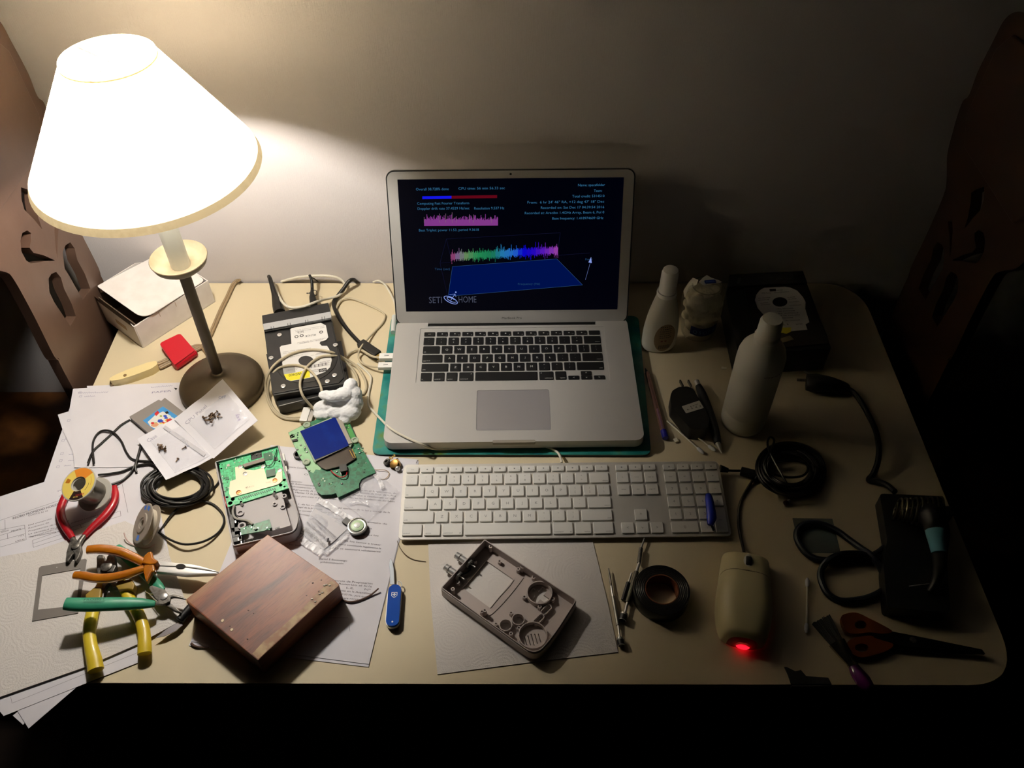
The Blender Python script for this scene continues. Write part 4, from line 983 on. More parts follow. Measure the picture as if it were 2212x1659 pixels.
mb.prism(pxy([c240(*q) for q in ((408,320),(440,292),(455,315),(425,345))], zl), zl, zl+.00018, PAL[0]); mb.prism(pxy([c240(*q) for q in ((508,308),(532,296),(545,316),(520,326))], zl), zl, zl+.00018, BLACK)
mb.build('cartridge_label', cb)

# ------------------------------------------------------------------ white papers with taped screws
def bil(q, z, u, v):
    C = [Vector(P(q[i][0], q[i][1], z[i])) for i in range(4)]
    return C[0]*(1-u)*(1-v)+C[1]*u*(1-v)+C[2]*u*v+C[3]*(1-u)*v
PAP2 = mat('bright_white_paper', (232, 230, 236), 0.6, bump=(40, .25, .001)); FILM = mat('clear_plastic_film', (240, 240, 245), 0.12, alpha=0.16, spec=0.8, bump=(70, 0.8, 0.004))
def card(q, zz, name, label, cat, deco, m, rip=0.0012, sd=1, nx=14, ny=14, th=.0003, u0=0, u1=1, v0=0, v1=1, lift=0, parent=None):
    mb = MB(); vs = []; r = random.Random(sd); ph = [r.uniform(0, 6) for _ in range(4)]
    f = lambda u, v: bil(q, zz, u, v) + Vector((0, 0, lift + rip*(math.sin(u*5+ph[0])*math.sin(v*4+ph[1])+.4*math.sin(u*13+ph[2])*math.sin(v*11+ph[3]))))
    for j in range(ny+1):
        for i in range(nx+1): vs.append(f(u0+(u1-u0)*i/nx, v0+(v1-v0)*j/ny))
    n = len(vs); vs += [v-Vector((0, 0, th)) for v in vs]; fs = []
    W = nx+1
    for j in range(ny):
        for i in range(nx):
            a = j*W+i; fs.append((a, a+1, a+1+W, a+W)[::-1]); fs.append((n+a, n+a+1, n+a+1+W, n+a+W))
    ed = [i for i in range(W)]+[j*W+nx for j in range(1, ny+1)]+[ny*W+i for i in range(nx-1, -1, -1)]+[j*W for j in range(ny-1, 0, -1)]
    for i in range(len(ed)): a, b = ed[i], ed[(i+1) % len(ed)]; fs.append((a, b, n+b, n+a))
    mb.add(vs, fs, m)
    if deco: deco(mb, f)
    return mb.build(name, parent, label=label, cat=cat, sharp=60), f
def fpoly(mb, f, uvs, m, dz=.0003): mb.poly([f(u, v)+Vector((0, 0, dz)) for u, v in uvs], m)
QA = [(296,948),(378,903),(462,988),(359,1038)]; ZA = [.013, .017, .017, .016]
QB = [(376,906),(481,819),(557,908),(461,990)]; ZB = [.018, .046, .030, .018]
def wr(mb, f, s, u, v, du, dv, h, m=PENINK):   # writing in sheet space
    vs, fs, x0, x1 = text_geo(s); L = math.hypot(du, dv); k = L/(x1-x0); o = []
    for w_ in vs: a = (w_.x-x0)*k; b = w_.y*h; o.append(f(u+du/L*a+dv/L*b, v+dv/L*a-du/L*b)+Vector((0, 0, .0004)))
    mb.add(o, fs, m, False)
mat('faded_pencil', (176, 174, 190), .8)
papA, fA = card(QA, ZA, 'note_paper', 'lower left white note with a few dark screws, marked Case', 'paper', lambda mb, f: (wr(mb, f, 'Case', .16, .18, .24, -.02, .10, MATS['faded_pencil']), wr(mb, f, 'front', .80, .62, .02, -.2, .09)), PAP2, sd=3)
papB, fB = card(QB, ZB, 'note_paper', 'upper right white note with a heap of screws, marked Panel', 'paper', lambda mb, f: (wr(mb, f, 'CPU Panel', .08, .24, .44, -.03, .085, MATS['faded_pencil']), wr(mb, f, 'OFF', .74, .24, .10, .07, .07, mat('pen_blue', (110, 120, 170), .7)), wr(mb, f, 'key', .78, .80, .03, -.12, .1, mat('pen_violet', (150, 130, 190), .7))), PAP2, sd=6)
def film(q, z, sd, label, rng, name='plastic_bag', rip=.0010, strip=None, cat='bag'):
    o, f = card(q, z, name, label, cat, strip, FILM, rip=rip, sd=sd, th=.00012, lift=.0016, u0=rng[0], u1=rng[1], v0=rng[2], v1=rng[3]); return o
film(QA, ZA, 3, 'clear film pouch over the screws on the lower left note', (.22, .97, .2, .95), strip=lambda mb, f: fpoly(mb, f, [(.62, .08), (.70, .06), (.94, .88), (.86, .92)], mat('pouch_seal', (206, 204, 210), .3)))
film(QB, ZB, 6, 'clear film pouch over the screw heap on the upper right note', (.12, .9, .25, .9))
SCR = mat('bronzed_screw', (112, 92, 74), .4, metal=.7)
def mkscrew(label, grp):
    t = thing('small_screw', (0, 0, 0), label, 'screw', grp)
    mb = MB(); pr = [(.00035, 0)]
    for k in range(7): pr += [(.0009, .0003+k*.0007), (.00065, .0006+k*.0007)]
    mb.lathe(pr, SCR, seg=8); mb.build('shank', t, sharp=180)
    mb = MB(); mb.lathe([(.0010, .0050), (.0019, .0053), (.0019, .0062), (.0013, .0068), (.0004, .0066), (0, .0066)], SCR, seg=12); mb.build('screw_head', t); return t
sc0 = None; rs = random.Random(21)
def putscrew(f, u, v, label, grp, dz=.0018):
    global sc0
    p = f(u, v)+Vector((0, 0, dz)); a = rs.uniform(0, 6.28)
    rot = (math.radians(rs.uniform(70, 92)), 0, a)
    if sc0 is None:
        sc0 = mkscrew(label, grp); c = sc0; c.location = p; c.rotation_euler = rot
    else:
        c = copy_tree(sc0, p, rot, label); c['group'] = grp
for k in range(8):
    putscrew(fA, .36+rs.uniform(-.05, .05), .42+rs.uniform(-.05, .05), 'small bronze screw in the star-shaped cluster on the Case note', 'screws clustered on the Case note', .0018+.0009*(k//3))
putscrew(fA, .36, .78, 'single small screw alone near the bottom corner of the Case note', 'stray screws'); putscrew(fA, .62, .62, 'single small screw beside the pouch seal', 'stray screws')
for k in range(16):
    putscrew(fB, .45+rs.uniform(-.07, .07), .44+rs.uniform(-.07, .07), 'small bronze screw in the heap on the Panel note', 'screws heaped on the Panel note', .0018+.0008*(k//4))
putscrew(fB, .58, .56, 'single small screw just right of the heap on the Panel note', 'stray screws')
# ------------------------------------------------------------------ helpers for hand tools traced on the desk
c5 = Ofs(130, 1160, 5.185)
def grip(mb, pts, r, m, flat=0.75, seg=14, n=6): mb.tube([P(*q) for q in pts], r, m, seg=seg, n=n, flat=flat, up=(0, 0, 1))
def plate(mb, pts, z0, z1, m, zt=None):
    """outline traced in pixels at height z1 (or a per-point height zt)"""
    zs = zt or [z1]*len(pts); W3 = [P(a, b, z) for (a, b), z in zip(pts, zs)]
    th = z1-z0; tri = [(p.x, p.y) for p in W3]
    zl = {(round(p.x, 7), round(p.y, 7)): p.z for p in W3}
    mb.prism(tri, 0, 1, m, T=lambda x, y, t: (x, y, zl[(round(x, 7), round(y, 7))] - th*(1-t)))
# red side cutters
REDG = mat('red_grip_rubber', (176, 22, 34), .35, coat=.3)
rc_ = thing('side_cutters', P(165, 1140, .003), 'red-handled side cutters lying under the solder spool', 'cutters')
mb = MB(); grip(mb, [(150,1050,.008),(138,1078,.008),(131,1100,.008),(133,1120,.008),(143,1141,.008),(157,1163,.008)], [.0045,.0052,.0056,.0056,.0052,.0040], REDG); mb.build('handle', rc_)
mb = MB(); grip(mb, [(246,1051,.008),(249,1070,.008),(243,1090,.008),(226,1114,.008),(203,1136,.008),(182,1158,.008)], [.0040,.0052,.0056,.0056,.0052,.0040], REDG); mb.build('handle', rc_)
mb = MB(); grip(mb, [(155,1160,.008),(161,1172,.008),(163,1184,.008)], [.003,.0038,.004], DSTEEL, flat=.8)
plate(mb, [(150,1170),(166,1166),(172,1180),(163,1196),(157,1197),(147,1213),(142,1211),(143,1193)], .004, .011, DSTEEL); mb.build('jaw', rc_, bevel=.0008)
mb = MB(); grip(mb, [(183,1156,.009),(174,1168,.009),(168,1180,.009)], [.003,.0038,.004], DSTEEL, flat=.8)
plate(mb, [(160,1170),(172,1170),(175,1186),(170,1202),(164,1212),(160,1211),(162,1197),(157,1190)], .0045, .012, DSTEEL); mb.build('jaw', rc_, bevel=.0008)
q = P(163, 1180, .012); mb = MB(); mb.lathe([(.0048, 0), (.0048, .0012), (.004, .0016), (0, .0016)], DSTEEL, c=q, seg=20); mb.build('pivot', rc_)
# yellow cutters (under the others)
YEL = mat('yellow_grip_vinyl', (222, 196, 52), .38, noise=(30, (206, 176, 40), .4, .7), coat=.2); YELD = mat('worn_yellow_grip', (150, 120, 40), .5)
yc = thing('diagonal_pliers', P(250, 1330, .003), 'yellow-handled heavy cutters standing open under the green and orange ones', 'pliers')
mb = MB(); grip(mb, [(218,1262,.011),(212,1280,.011),(203,1310,.011),(196,1340,.011),(193,1366,.011),(196,1395,.012),(203,1425,.011),(207,1448,.010)], [.0050,.0066,.0074,.0078,.0076,.0076,.0088,.0092], YEL, flat=.72); h1 = mb.build('handle', yc, label='left yellow handle')
mb = MB(); plate(mb, [(183,1284),(205,1266),(219,1268),(217,1292),(207,1296),(184,1293)], .008, .019, YELD); mb.build('finger_guard', h1, bevel=.002)
mb = MB(); grip(mb, [(262,1256,.011),(270,1276,.011),(280,1295,.011),(294,1318,.011),(305,1342,.011),(311,1368,.011),(312,1392,.011),(312,1412,.010)], [.0050,.0062,.0070,.0072,.0072,.0074,.0080,.0082], YEL, flat=.72); h2 = mb.build('handle', yc, label='right yellow handle')
mb = MB(); plate(mb, [c5(*q) for q in ((615,540),(640,490),(740,475),(800,470),(835,530),(815,590),(760,580),(650,590))], .008, .020, YELD); mb.build('finger_guard', h2, bevel=.002)
mb = MB(); plate(mb, [c5(*q) for q in ((405,225),(430,195),(485,200),(500,265),(590,240),(615,330),(600,400),(640,560),(590,560),(545,500),(500,560),(480,700),(430,700),(440,500),(410,370))], .006, .014, DSTEEL)
mb.build('jaw', yc, bevel=.001)
mb = MB(); plate(mb, [c5(*q) for q in ((525,215),(560,180),(610,200),(620,330),(590,390),(520,390),(505,280))], .008, .017, DSTEEL)
mb.build('jaw', yc, bevel=.001)
q = P(*c5(520, 330), .017); mb = MB(); mb.lathe([(.0070, 0), (.0070, .0012), (.006, .0018), (0, .0018)], DSTEEL, c=q, seg=20); mb.build('pivot', yc)
# green flush cutters, resting on the yellow ones with the handle end raised
GRN = mat('green_grip_vinyl', (54, 146, 112), .42, noise=(60, (44, 130, 98), .4, .7)); 
gc = thing('flush_cutters', P(250, 1310, .016), 'green-handled fine cutters lying across the yellow handles', 'cutters')
mb = MB(); grip(mb, [(141,1304,.040),(165,1306,.038),(200,1306,.035),(240,1305,.032),(280,1304,.028),(310,1304,.025),(335,1305,.021)], [.0078,.0088,.0090,.0088,.0082,.0066,.0040], GRN, flat=.62)
g1 = mb.build('handle', gc, label='front green handle')
mb = MB(); fit_text(mb, 'PROSKIT', P(181, 1298, .0440), P(226, 1297, .0405), .0042, mat('dark_green_print', (24, 74, 56), .6)); mb.build('handle_print', g1)
mb = MB(); grip(mb, [(252,1182,.013),(268,1196,.012),(290,1215,.010),(312,1236,.010),(330,1254,.011),(344,1268,.013),(354,1274,.014)], [.0050,.0068,.0072,.0070,.0068,.0056,.0022], GRN, flat=.62); mb.build('handle', gc, label='rear green handle under the orange pliers')
mb = MB(); plate(mb, [c5(*q) for q in ((985,560),(1030,540),(1175,590),(1225,650),(1225,700),(1180,745),(1120,740),(1060,680))], .013, .018, DSTEEL)
plate(mb, [c5(*q) for q in ((1150,740),(1215,715),(1300,790),(1352,842),(1290,825),(1180,765))], .010, .0165, DSTEEL); mb.build('jaw', gc, bevel=.0006)
mb = MB(); plate(mb, [c5(*q) for q in ((1050,745),(1130,690),(1190,640),(1240,665),(1225,720),(1150,755))], .016, .020, DSTEEL)
grip(mb, [(*c5(1225,680), .017), (*c5(1270,668), .017), (*c5(1340,678), .017), (*c5(1415,702), .016)], [.0030,.0024,.0016,.0008], DSTEEL); mb.build('jaw', gc, bevel=.0006)
q = P(*c5(1162, 668), .020); mb = MB(); mb.lathe([(.0045, 0), (.0045, .0010), (.003, .0016), (0, .0016)], STEEL, c=q, seg=18); mb.build('pivot_screw', gc)
mb = MB(); mb.tube([P(*c5(955, 605), .015), P(*c5(1000, 640), .015), P(*c5(1060, 700), .017), P(*c5(1105, 738), .018)], .0007, STEEL, seg=6)
mb.tube([P(*c5(960, 612), .015), P(*c5(1010, 640), .016), P(*c5(1045, 635), .018)], .0006, STEEL, seg=6); mb.build('return_spring', gc)
# orange long-nose pliers on top
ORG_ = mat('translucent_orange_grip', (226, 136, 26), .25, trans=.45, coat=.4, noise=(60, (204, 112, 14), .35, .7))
op = thing('long_nose_pliers', P(330, 1225, .012), 'long-nose pliers with translucent orange handles, tip reaching the wood block', 'pliers')
ZO = .024
mb = MB(); grip(mb, [(189,1188,ZO+.006),(212,1186,ZO+.006),(238,1188,ZO+.004),(265,1194,ZO+.002),(290,1205,ZO),(312,1216,ZO)], [.0058,.0062,.0064,.0064,.0062,.0052], ORG_, flat=.75); oh = mb.build('handle', op, label='upper orange handle')
mb = MB(); plate(mb, [c5(*q) for q in ((915,290),(935,210),(985,160),(1025,155),(1040,230),(1100,265),(1070,300),(1000,310))], ZO-.004, ZO+.006, ORG_); mb.build('finger_guard', oh, bevel=.002, seg=3)
mb = MB(); grip(mb, [(160,1243,ZO),(178,1244,ZO),(205,1249,ZO),(235,1249,ZO),(265,1243,ZO),(295,1234,ZO),(312,1228,ZO)], [.0050,.0060,.0062,.0064,.0062,.0058,.0050], ORG_, flat=.75); ol = mb.build('handle', op, label='lower orange handle')
mb = MB(); plate(mb, [c5(*q) for q in ((930,310),(1050,300),(1060,380),(1020,395),(970,500),(950,480),(930,390))], ZO-.004, ZO+.005, ORG_); mb.build('finger_guard', ol, bevel=.002, seg=3)
hole_ = [c5(1352+48*math.cos(t*PI/8), 330+24*math.sin(t*PI/8)) for t in range(16)]
mb = MB()
ju = [(P(a, b, .021).x, P(a, b, .021).y) for a, b in [c5(*q) for q in ((1062,318),(1062,272),(1110,265),(1300,288),(1500,308),(1620,340),(1770,385),(1770,395),(1700,378),(1400,334))]]
mb.prism(ju, .0145, .021, STEEL); mb.build('jaw', op, bevel=.0012, label='upper polished jaw')
mb = MB()
ju = [(P(a, b, .021).x, P(a, b, .021).y) for a, b in [c5(*q) for q in ((1062,322),(1400,338),(1700,382),(1770,398),(1760,412),(1600,415),(1400,425),(1250,405),(1062,385))]]
mb.prism(ju, .0145, .0208, STEEL); mb.build('jaw', op, bevel=.0012, label='lower polished jaw')
q = P(*c5(1350, 330), .0212); mb = MB(); mb.M = Matrix.Translation(q) @ Matrix.Rotation(-.08, 4, 'Z'); mb.prism(circ(0, 0, .0062, 20, .0034), 0, .0004, mat('dark_gap', (20, 16, 14), .8)); mb.build('pivot_opening', op)
# craft knife
ck = thing('craft_knife', P(395, 1335, .003), 'craft knife with black knurled collar, half under the wood block', 'knife')
a, b = P(*c5(1335, 940), .007), P(*c5(1520, 720), .007)
mb = MB(); n_ = 26; pts = [a.lerp(b, i/n_) for i in range(n_+1)]; mb.tube(pts, [.0055 if i % 2 else .0049 for i in range(n_+1)], BLACK, seg=16, smooth=False); mb.build('knurled_handle', ck, sharp=180)
mb = MB(); plate(mb, [c5(*q) for q in ((1330,955),(1372,985),(1290,1052),(1170,1108),(1062,1132),(1120,1090),(1185,1036),(1260,990))], .0062, .0070, mat('blade_grey', (160, 154, 156), .3, metal=.7)); mb.build('blade', ck)

# ------------------------------------------------------------------ wood block
WD = mat('reddish_hardwood', (158, 96, 64), .42, spec=.5)
nt = WD.node_tree; bs = nt.nodes['Principled BSDF']; tc = nt.nodes.new('ShaderNodeTexCoord')
mp = nt.nodes.new('ShaderNodeMapping'); mp.vector_type = 'TEXTURE'; mp.inputs['Rotation'].default_value = (0, 0, 0.86); mp.inputs['Scale'].default_value = (1/3, 1/13, 1/13)
nt.links.new(tc.outputs['Object'], mp.inputs[0])
n1 = nt.nodes.new('ShaderNodeTexNoise'); n1.inputs['Scale'].default_value = 1.6; n1.inputs['Detail'].default_value = 8; n1.inputs['Distortion'].default_value = .6; nt.links.new(mp.outputs[0], n1.inputs['Vector'])
cr = nt.nodes.new('ShaderNodeValToRGB'); els = cr.color_ramp.elements
els[0].position = .30; els[0].color = rgb(78, 52, 46); els[1].position = .72; els[1].color = rgb(158, 112, 74)
for p_, c_ in ((.42, (112, 66, 50)), (.50, (140, 82, 56)), (.6, (150, 94, 62))): e = els.new(p_); e.color = rgb(*c_)
nt.links.new(n1.outputs['Fac'], cr.inputs[0])
mp2 = nt.nodes.new('ShaderNodeMapping'); mp2.vector_type = 'TEXTURE'; mp2.inputs['Rotation'].default_value = (0, 0, 0.86); mp2.inputs['Scale'].default_value = (1/70, 1/800, 1/800); nt.links.new(tc.outputs['Object'], mp2.inputs[0])
n2 = nt.nodes.new('ShaderNodeTexNoise'); n2.inputs['Scale'].default_value = 1; n2.inputs['Detail'].default_value = 3; nt.links.new(mp2.outputs[0], n2.inputs['Vector'])
mx = nt.nodes.new('ShaderNodeMix'); mx.data_type = 'RGBA'; mx.blend_type = 'MULTIPLY'; mx.inputs['Factor'].default_value = .45
cr2 = nt.nodes.new('ShaderNodeValToRGB'); cr2.color_ramp.elements[0].position = .35; cr2.color_ramp.elements[0].color = (.35, .3, .28, 1); cr2.color_ramp.elements[1].position = .5; cr2.color_ramp.elements[1].color = (1, 1, 1, 1)
nt.links.new(n2.outputs['Fac'], cr2.inputs[0]); nt.links.new(cr.outputs[0], mx.inputs['A']); nt.links.new(cr2.outputs[0], mx.inputs['B']); nt.links.new(mx.outputs['Result'], bs.inputs['Base Color'])
bp = nt.nodes.new('ShaderNodeBump'); bp.inputs['Strength'].default_value = .3; bp.inputs['Distance'].default_value = .0004; nt.links.new(n2.outputs['Fac'], bp.inputs['Height']); nt.links.new(bp.outputs[0], bs.inputs['Normal'])
WDD = mat('knot_dark', (70, 36, 20), .5); WDL = mat('pale_dent', (220, 196, 160), .5); WDE = mat('pale_sapwood_edge', (176, 148, 104), .5, noise=(90, (140, 96, 62), .4, .6))
HW = .0370
wb = [(P(a, b, HW).x, P(a, b, HW).y) for a, b in [(578,1154),(650,1203),(722,1252),(733,1263),(557,1427),(403,1300),(402,1294)]]
wt = thing('wood_block', P(565, 1290, .0015), 'reddish-brown hardwood block lying on the letter', 'wood block')
mb = MB(); mb.prism(wb, .0016, HW, WD); wbo = mb.build('block', wt, bevel=.0010, seg=2)
c4 = Ofs(400, 1120, 4.096)
mb = MB()
for (x, y, r, m) in ((605,840,5,WDD),(553,1066,8,WDD),(397,952,6,WDD),(560,812,7,WDD),(1185,648,10,WDD),(1075,680,6,WDD),(1205,545,6,WDD),(1130,570,8,WDD),(330,905,14,WDL),(412,985,14,WDL)):
    q = P(*c4(x, y), HW); rr = r/4.096/1650; mb.lathe([(rr, 0), (rr*.6, .0001), (0, .0001)], m, c=(q.x, q.y, HW), seg=12)
for (x, y) in ((1232,592),(1252,585),(1278,592),(1214,655),(1190,668),(1122,712),(1150,735)):
    q = P(*c4(x, y), HW+.0004); mb.sphere((q.x, q.y, HW+.0004), .0012, mat('glue_drop', (230, 225, 210), .05, spec=1.0), seg=8, rings=6, sc=(1.4, .8, .6))
mb.build('knots_and_glue_drops', wbo, sharp=180)
mb = MB(); e1 = [P(a, b, HW) for a, b in ((732, 1265), (700, 1292), (660, 1329), (620, 1366), (590, 1394), (558, 1424))]; e2 = [P(a, b, HW) for a, b in ((716, 1254), (686, 1280), (655, 1313), (607, 1356), (570, 1385), (545, 1412))]
vs = [Vector((p.x, p.y, HW+.0001)) for p in e1+e2]; mb.add(vs, [(i, i+6, i+7, i+1) for i in range(5)], WDE); mb.build('sapwood_edge', wbo, label='pale sapwood strip along one edge')
# ------------------------------------------------------------------ pocket knife
BLU = mat('translucent_blue_scale', (20, 84, 190), .15, trans=.2, coat=.6)
pk = thing('pocket_knife', P(851, 1312, 0), 'small blue pocket knife with one blade open, right of the letter', 'knife')
a, b = P(854, 1270, .0045), P(848, 1352, .0045); d = b-a; L = d.length; yw = math.atan2(d.y, d.x)
KMx = Matrix.Translation((a+b)/2) @ Matrix.Rotation(yw, 4, 'Z')
mb = MB(); mb.M = KMx; so = rrect(0, 0, L+.006, .0168, .008, 8)
mb.prism(so, -.0006, .0016, STEEL); mb.prism(so, -.0020, -.0006, STEEL); mb.build('liners', pk, bevel=.0003)
mb = MB(); mb.M = KMx; mb.prism(rrect(0, 0, L+.0045, .0158, .0075, 8), .0016, .0046, BLU); sc_ = mb.build('scale', pk, bevel=.0016, seg=3, label='translucent blue scale')
mb = MB(); mb.M = KMx; mb.prism(rrect(0, 0, L+.0045, .0158, .0075, 8), -.0044, -.0020, BLU); mb.build('scale', pk, bevel=.0014)
lw = mat('silver_emblem', (220, 224, 230), .3, metal=.3)
mb = MB(); mb.M = KMx @ Matrix.Translation((-.0130, 0, .0047))
sh_ = [(-.0038, -.0036), (-.0038, .0036), (.0008, .0037), (.0040, .0), (.0008, -.0037)]
mb.prism(sh_, 0, .00015, lw, holes=[[(x*.82, y*.82) for x, y in sh_]])
mb.box((-.0004, 0, .0001), (.0044, .0013, .0002), lw); mb.box((-.0008, 0, .0001), (.0013, .0044, .0002), lw); mb.build('shield_emblem', sc_, label='cross in a shield emblem')
mb = MB(); mb.M = KMx; mb.rod((L/2-.003, 0, .0044), (L/2-.003, 0, .0049), .0011, STEEL, 10)
mb.box((0, -.0088, -.0004), (L*.72, .0012, .0012), STEEL); mb.build('spring_and_pin', pk)
mb = MB(); bl_ = [(P(x, y, .0052).x, P(x, y, .0052).y) for x, y in [c4(*q) for q in ((1812,580),(1812,480),(1803,400),(1818,352),(1832,375),(1846,440),(1850,520),(1853,582))]]
mb.prism(bl_, .0040, .0052, mat('blade_steel', (214, 222, 228), .22, metal=.6)); mb.build('blade', pk, bevel=.0003, seg=1)
mb = MB(); mb.tube([P(860, 1256, .006), P(866, 1258, .006), P(868, 1265, .006), P(863, 1268, .006), P(858, 1262, .006)], .0006, STEEL, closed=True, seg=6); mb.build('key_ring', pk)
# ------------------------------------------------------------------ loose wires
mb = MB(); mb.tube([P(858, 1168, .001), P(864, 1183, .002), P(877, 1199, .002), P(895, 1209, .001), P(920, 1213, .0008)], .0005, mat('fine_brown_wire', (96, 76, 50), .5), seg=6)
mb.build('hair_wire', label='hair-thin brown wire on the desk below the keyboard corner', cat='wire')
mb = MB(); mb.tube([P(724, 1288, .003), P(745, 1298, .003), (P(760, 1300, .003)), P(778, 1296, .003), P(800, 1286, .003), P(818, 1271, .006)], [.0012, .0011, .0013, .0010, .0012, .0009], mat('twisted_brown_wire', (92, 66, 52), .6), seg=7)
mb.build('twisted_wire', label='short twisted brown wire curving out from under the wood block', cat='wire')
mb = MB(); mb.tube([P(413, 1390, .002), P(422, 1396, .002), P(436, 1398, .0018), P(452, 1399, .0018)], [.0016, .0013, .0008, .0007], MATS['twisted_brown_wire'], seg=7)
mb.build('wire_offcut', label='frayed dark wire offcut at the paper corner left below the wood block', cat='wire')

# ------------------------------------------------------------------ rear half of the handheld console with its board
GSH = mat('light_grey_abs', (172, 166, 166), .5); PCBG = mat('bright_green_pcb', (74, 206, 140), .4, coat=.15, noise=(320, (52, 170, 108), .42, .6)); PCBD = mat('deep_green_pcb', (26, 122, 84), .45, coat=.08, noise=(260, (16, 96, 64), .42, .6))
SHD = mat('shield_lamp_glare', (250, 240, 205), .3); TIN = mat('solder_tin', (225, 225, 220), .2, metal=.8); CHIP = mat('chip_black', (22, 22, 22), .4); TRK = mat('dark_green_trace', (24, 92, 62), .4)  # shield's reflection of the lamp is put into its cream base colour
c6 = Ofs(460, 960, 7.215)
def Q6(x, y, z): a, b = c6(x, y); return P(a, b, z)
def q6(pts, z): return [(Q6(a, b, z).x, Q6(a, b, z).y) for a, b in pts]
ZR = .0215
gr = thing('console_rear_shell', P(555, 1080, .0014), 'grey rear half of a handheld console holding a bright green circuit board', 'console shell')
outer = round_poly(q6([(20,262),(1030,-5),(1195,640),(1352,1150),(1290,1365),(302,1598)], ZR), [.003, .003, .03, .020, .030, .004], 8)
def inset(pts, d):
    N = len(pts); o = []
    for i in range(N):
        p0, p1, p2 = Vector(pts[i-1]), Vector(pts[i]), Vector(pts[(i+1) % N]); t = (p2-p0)
        if t.length < 1e-9: o.append(tuple(p1)); continue
        t.normalize(); o.append((p1.x-t.y*d, p1.y+t.x*d))
    return o
area = sum(outer[i-1][0]*outer[i][1]-outer[i][0]*outer[i-1][1] for i in range(len(outer)))
if area < 0: outer = outer[::-1]
inner = inset(outer, .0022); inner2 = inset(outer, .0034)
mb = MB(); mb.prism(outer, .0016, .0040, GSH); mb.prism(outer, .0040, .0190, GSH, holes=[inner]); mb.prism(inset(outer, .0010), .0190, ZR, GSH, holes=[inner]); mb.build('shell', gr, bevel=.0006)
mb = MB(); zb = .0165
mb.prism(round_poly(q6([(350,955),(1075,735),(1130,980),(1215,1262),(905,1352),(640,1300),(350,1150)], zb), .002), .004, zb, GSH)
for x, y, r in ((425,1062,.0048),(960,925,.0030),(1110,800,.0034),(1085,970,.0034),(450,1262,.0052)):
    q = Q6(x, y, zb+.002); mb.lathe([(r, .004), (r, zb+.002), (r*.55, zb+.002), (r*.5, zb-.002), (0, zb-.002)], GSH, c=(q.x, q.y, 0), seg=22)
for x, y in ((705,845),(1005,1305)): q = Q6(x, y, zb); mb.box((q.x, q.y, zb), (.006, .0022, .0012), BLACK, rz=.3)
mb.build('battery_bay', gr, bevel=.0004, seg=1)
zp = .0185; mb = MB()
mb.prism(q6([(85,275),(585,140),(600,250),(770,200),(755,85),(1003,15),(1080,330),(1185,680),(232,975)], zp), zp-.0016, zp, PCBG); pb = mb.build('circuit_board', gr, label='bright green circuit board')
mb = MB(); mb.prism(q6([(590,130),(755,78),(805,250),(620,300)], zp-.001), zp-.004, zp-.001, CHIP)
for k in range(7): q = Q6(650+k*16, 145-k*4, zp); mb.box((q.x, q.y, zp-.0007), (.0010, .0026, .0006), TIN, rz=.28)
for x, y in ((605,160),(680,165),(740,150),(690,205)): q = Q6(x, y, zp); mb.sphere((q.x, q.y, zp-.0005), .0012, TIN, 8, 6)
mb.build('link_socket', pb)
mb = MB(); mb.prism(q6([(455,310),(788,205),(812,255),(485,355)], zp+.0045), zp, zp+.0045, mat('connector_taupe', (134, 122, 112), .5), mside=mat('connector_dark', (52, 42, 36), .5)); mb.build('ribbon_connector', pb, bevel=.0003, seg=1)
mb = MB(); zs = zp+.0012
mb.prism(round_poly(q6([(345,352),(430,340),(500,392),(640,402),(760,370),(790,345),(815,440),(842,545),(965,512),(1005,420),(1080,405),(1082,560),(1045,600),(1000,628),(280,830),(250,760),(265,575),(355,545)], zs), .0008, 3), zp, zs, SHD)
for x, y, r in ((400,745,42),(500,455,36),(965,555,38),(425,345,34),(780,340,34),(1040,400,34)):
    q = Q6(x, y, zs+.0006); rr = r/7.215/1640; mb.lathe([(rr, 0), (rr, .0007), (rr*.72, .0008), (rr*.62, .0001), (0, .0001)], TIN if r < 37 else mat('copper_rim', (176, 110, 60), .3, metal=.6), c=(q.x, q.y, zs), seg=18)
fit_text(mb, '421', Q6(508, 690, zs+.0001), Q6(572, 672, zs+.0001), .0040, mat('shield_print', (150, 110, 70), .6)); fit_text(mb, '0121', Q6(585, 672, zs+.0001), Q6(640, 658, zs+.0001), .0034, mat('shield_print_pale', (214, 190, 150), .6))
fit_text(mb, 'LR35902', Q6(825, 608, zs+.0001), Q6(905, 590, zs+.0001), .0026, MATS['shield_print_pale']); mb.build('shield_plate', pb, label='shield plate with lamp glare painted in cream', bevel=0)
rp = random.Random(31); mb = MB()
def chip(x, y, w, h, m=CHIP, hh=.0012, rz=.29): q = Q6(x, y, zp); mb.box((q.x, q.y, zp+hh/2), (w, h, hh), m, rz=rz)
chip(905, 455, .012, .012, mat('resin_green', (40, 84, 60), .4), .0018); chip(860, 190, .012, .013, TRK, .0006); chip(980, 230, .005, .006); chip(660, 335, .014, .004, TRK, .0010)
chip(220, 530, .005, .005, PCBD, .0006); chip(240, 330, .004, .004, TIN, .0005)
for k in range(46):
    x, y = rp.choice([(rp.uniform(130, 300), rp.uniform(290, 560)), (rp.uniform(150, 250), rp.uniform(560, 820)), (rp.uniform(820, 1050), rp.uniform(80, 420)), (rp.uniform(300, 580), rp.uniform(200, 290))])
    chip(x, y, rp.uniform(.0008, .0022), rp.uniform(.0006, .0016), rp.choice([CHIP, TIN, TRK, TRK, LABW]), .0007, rz=.29+rp.choice([0, PI/2]))
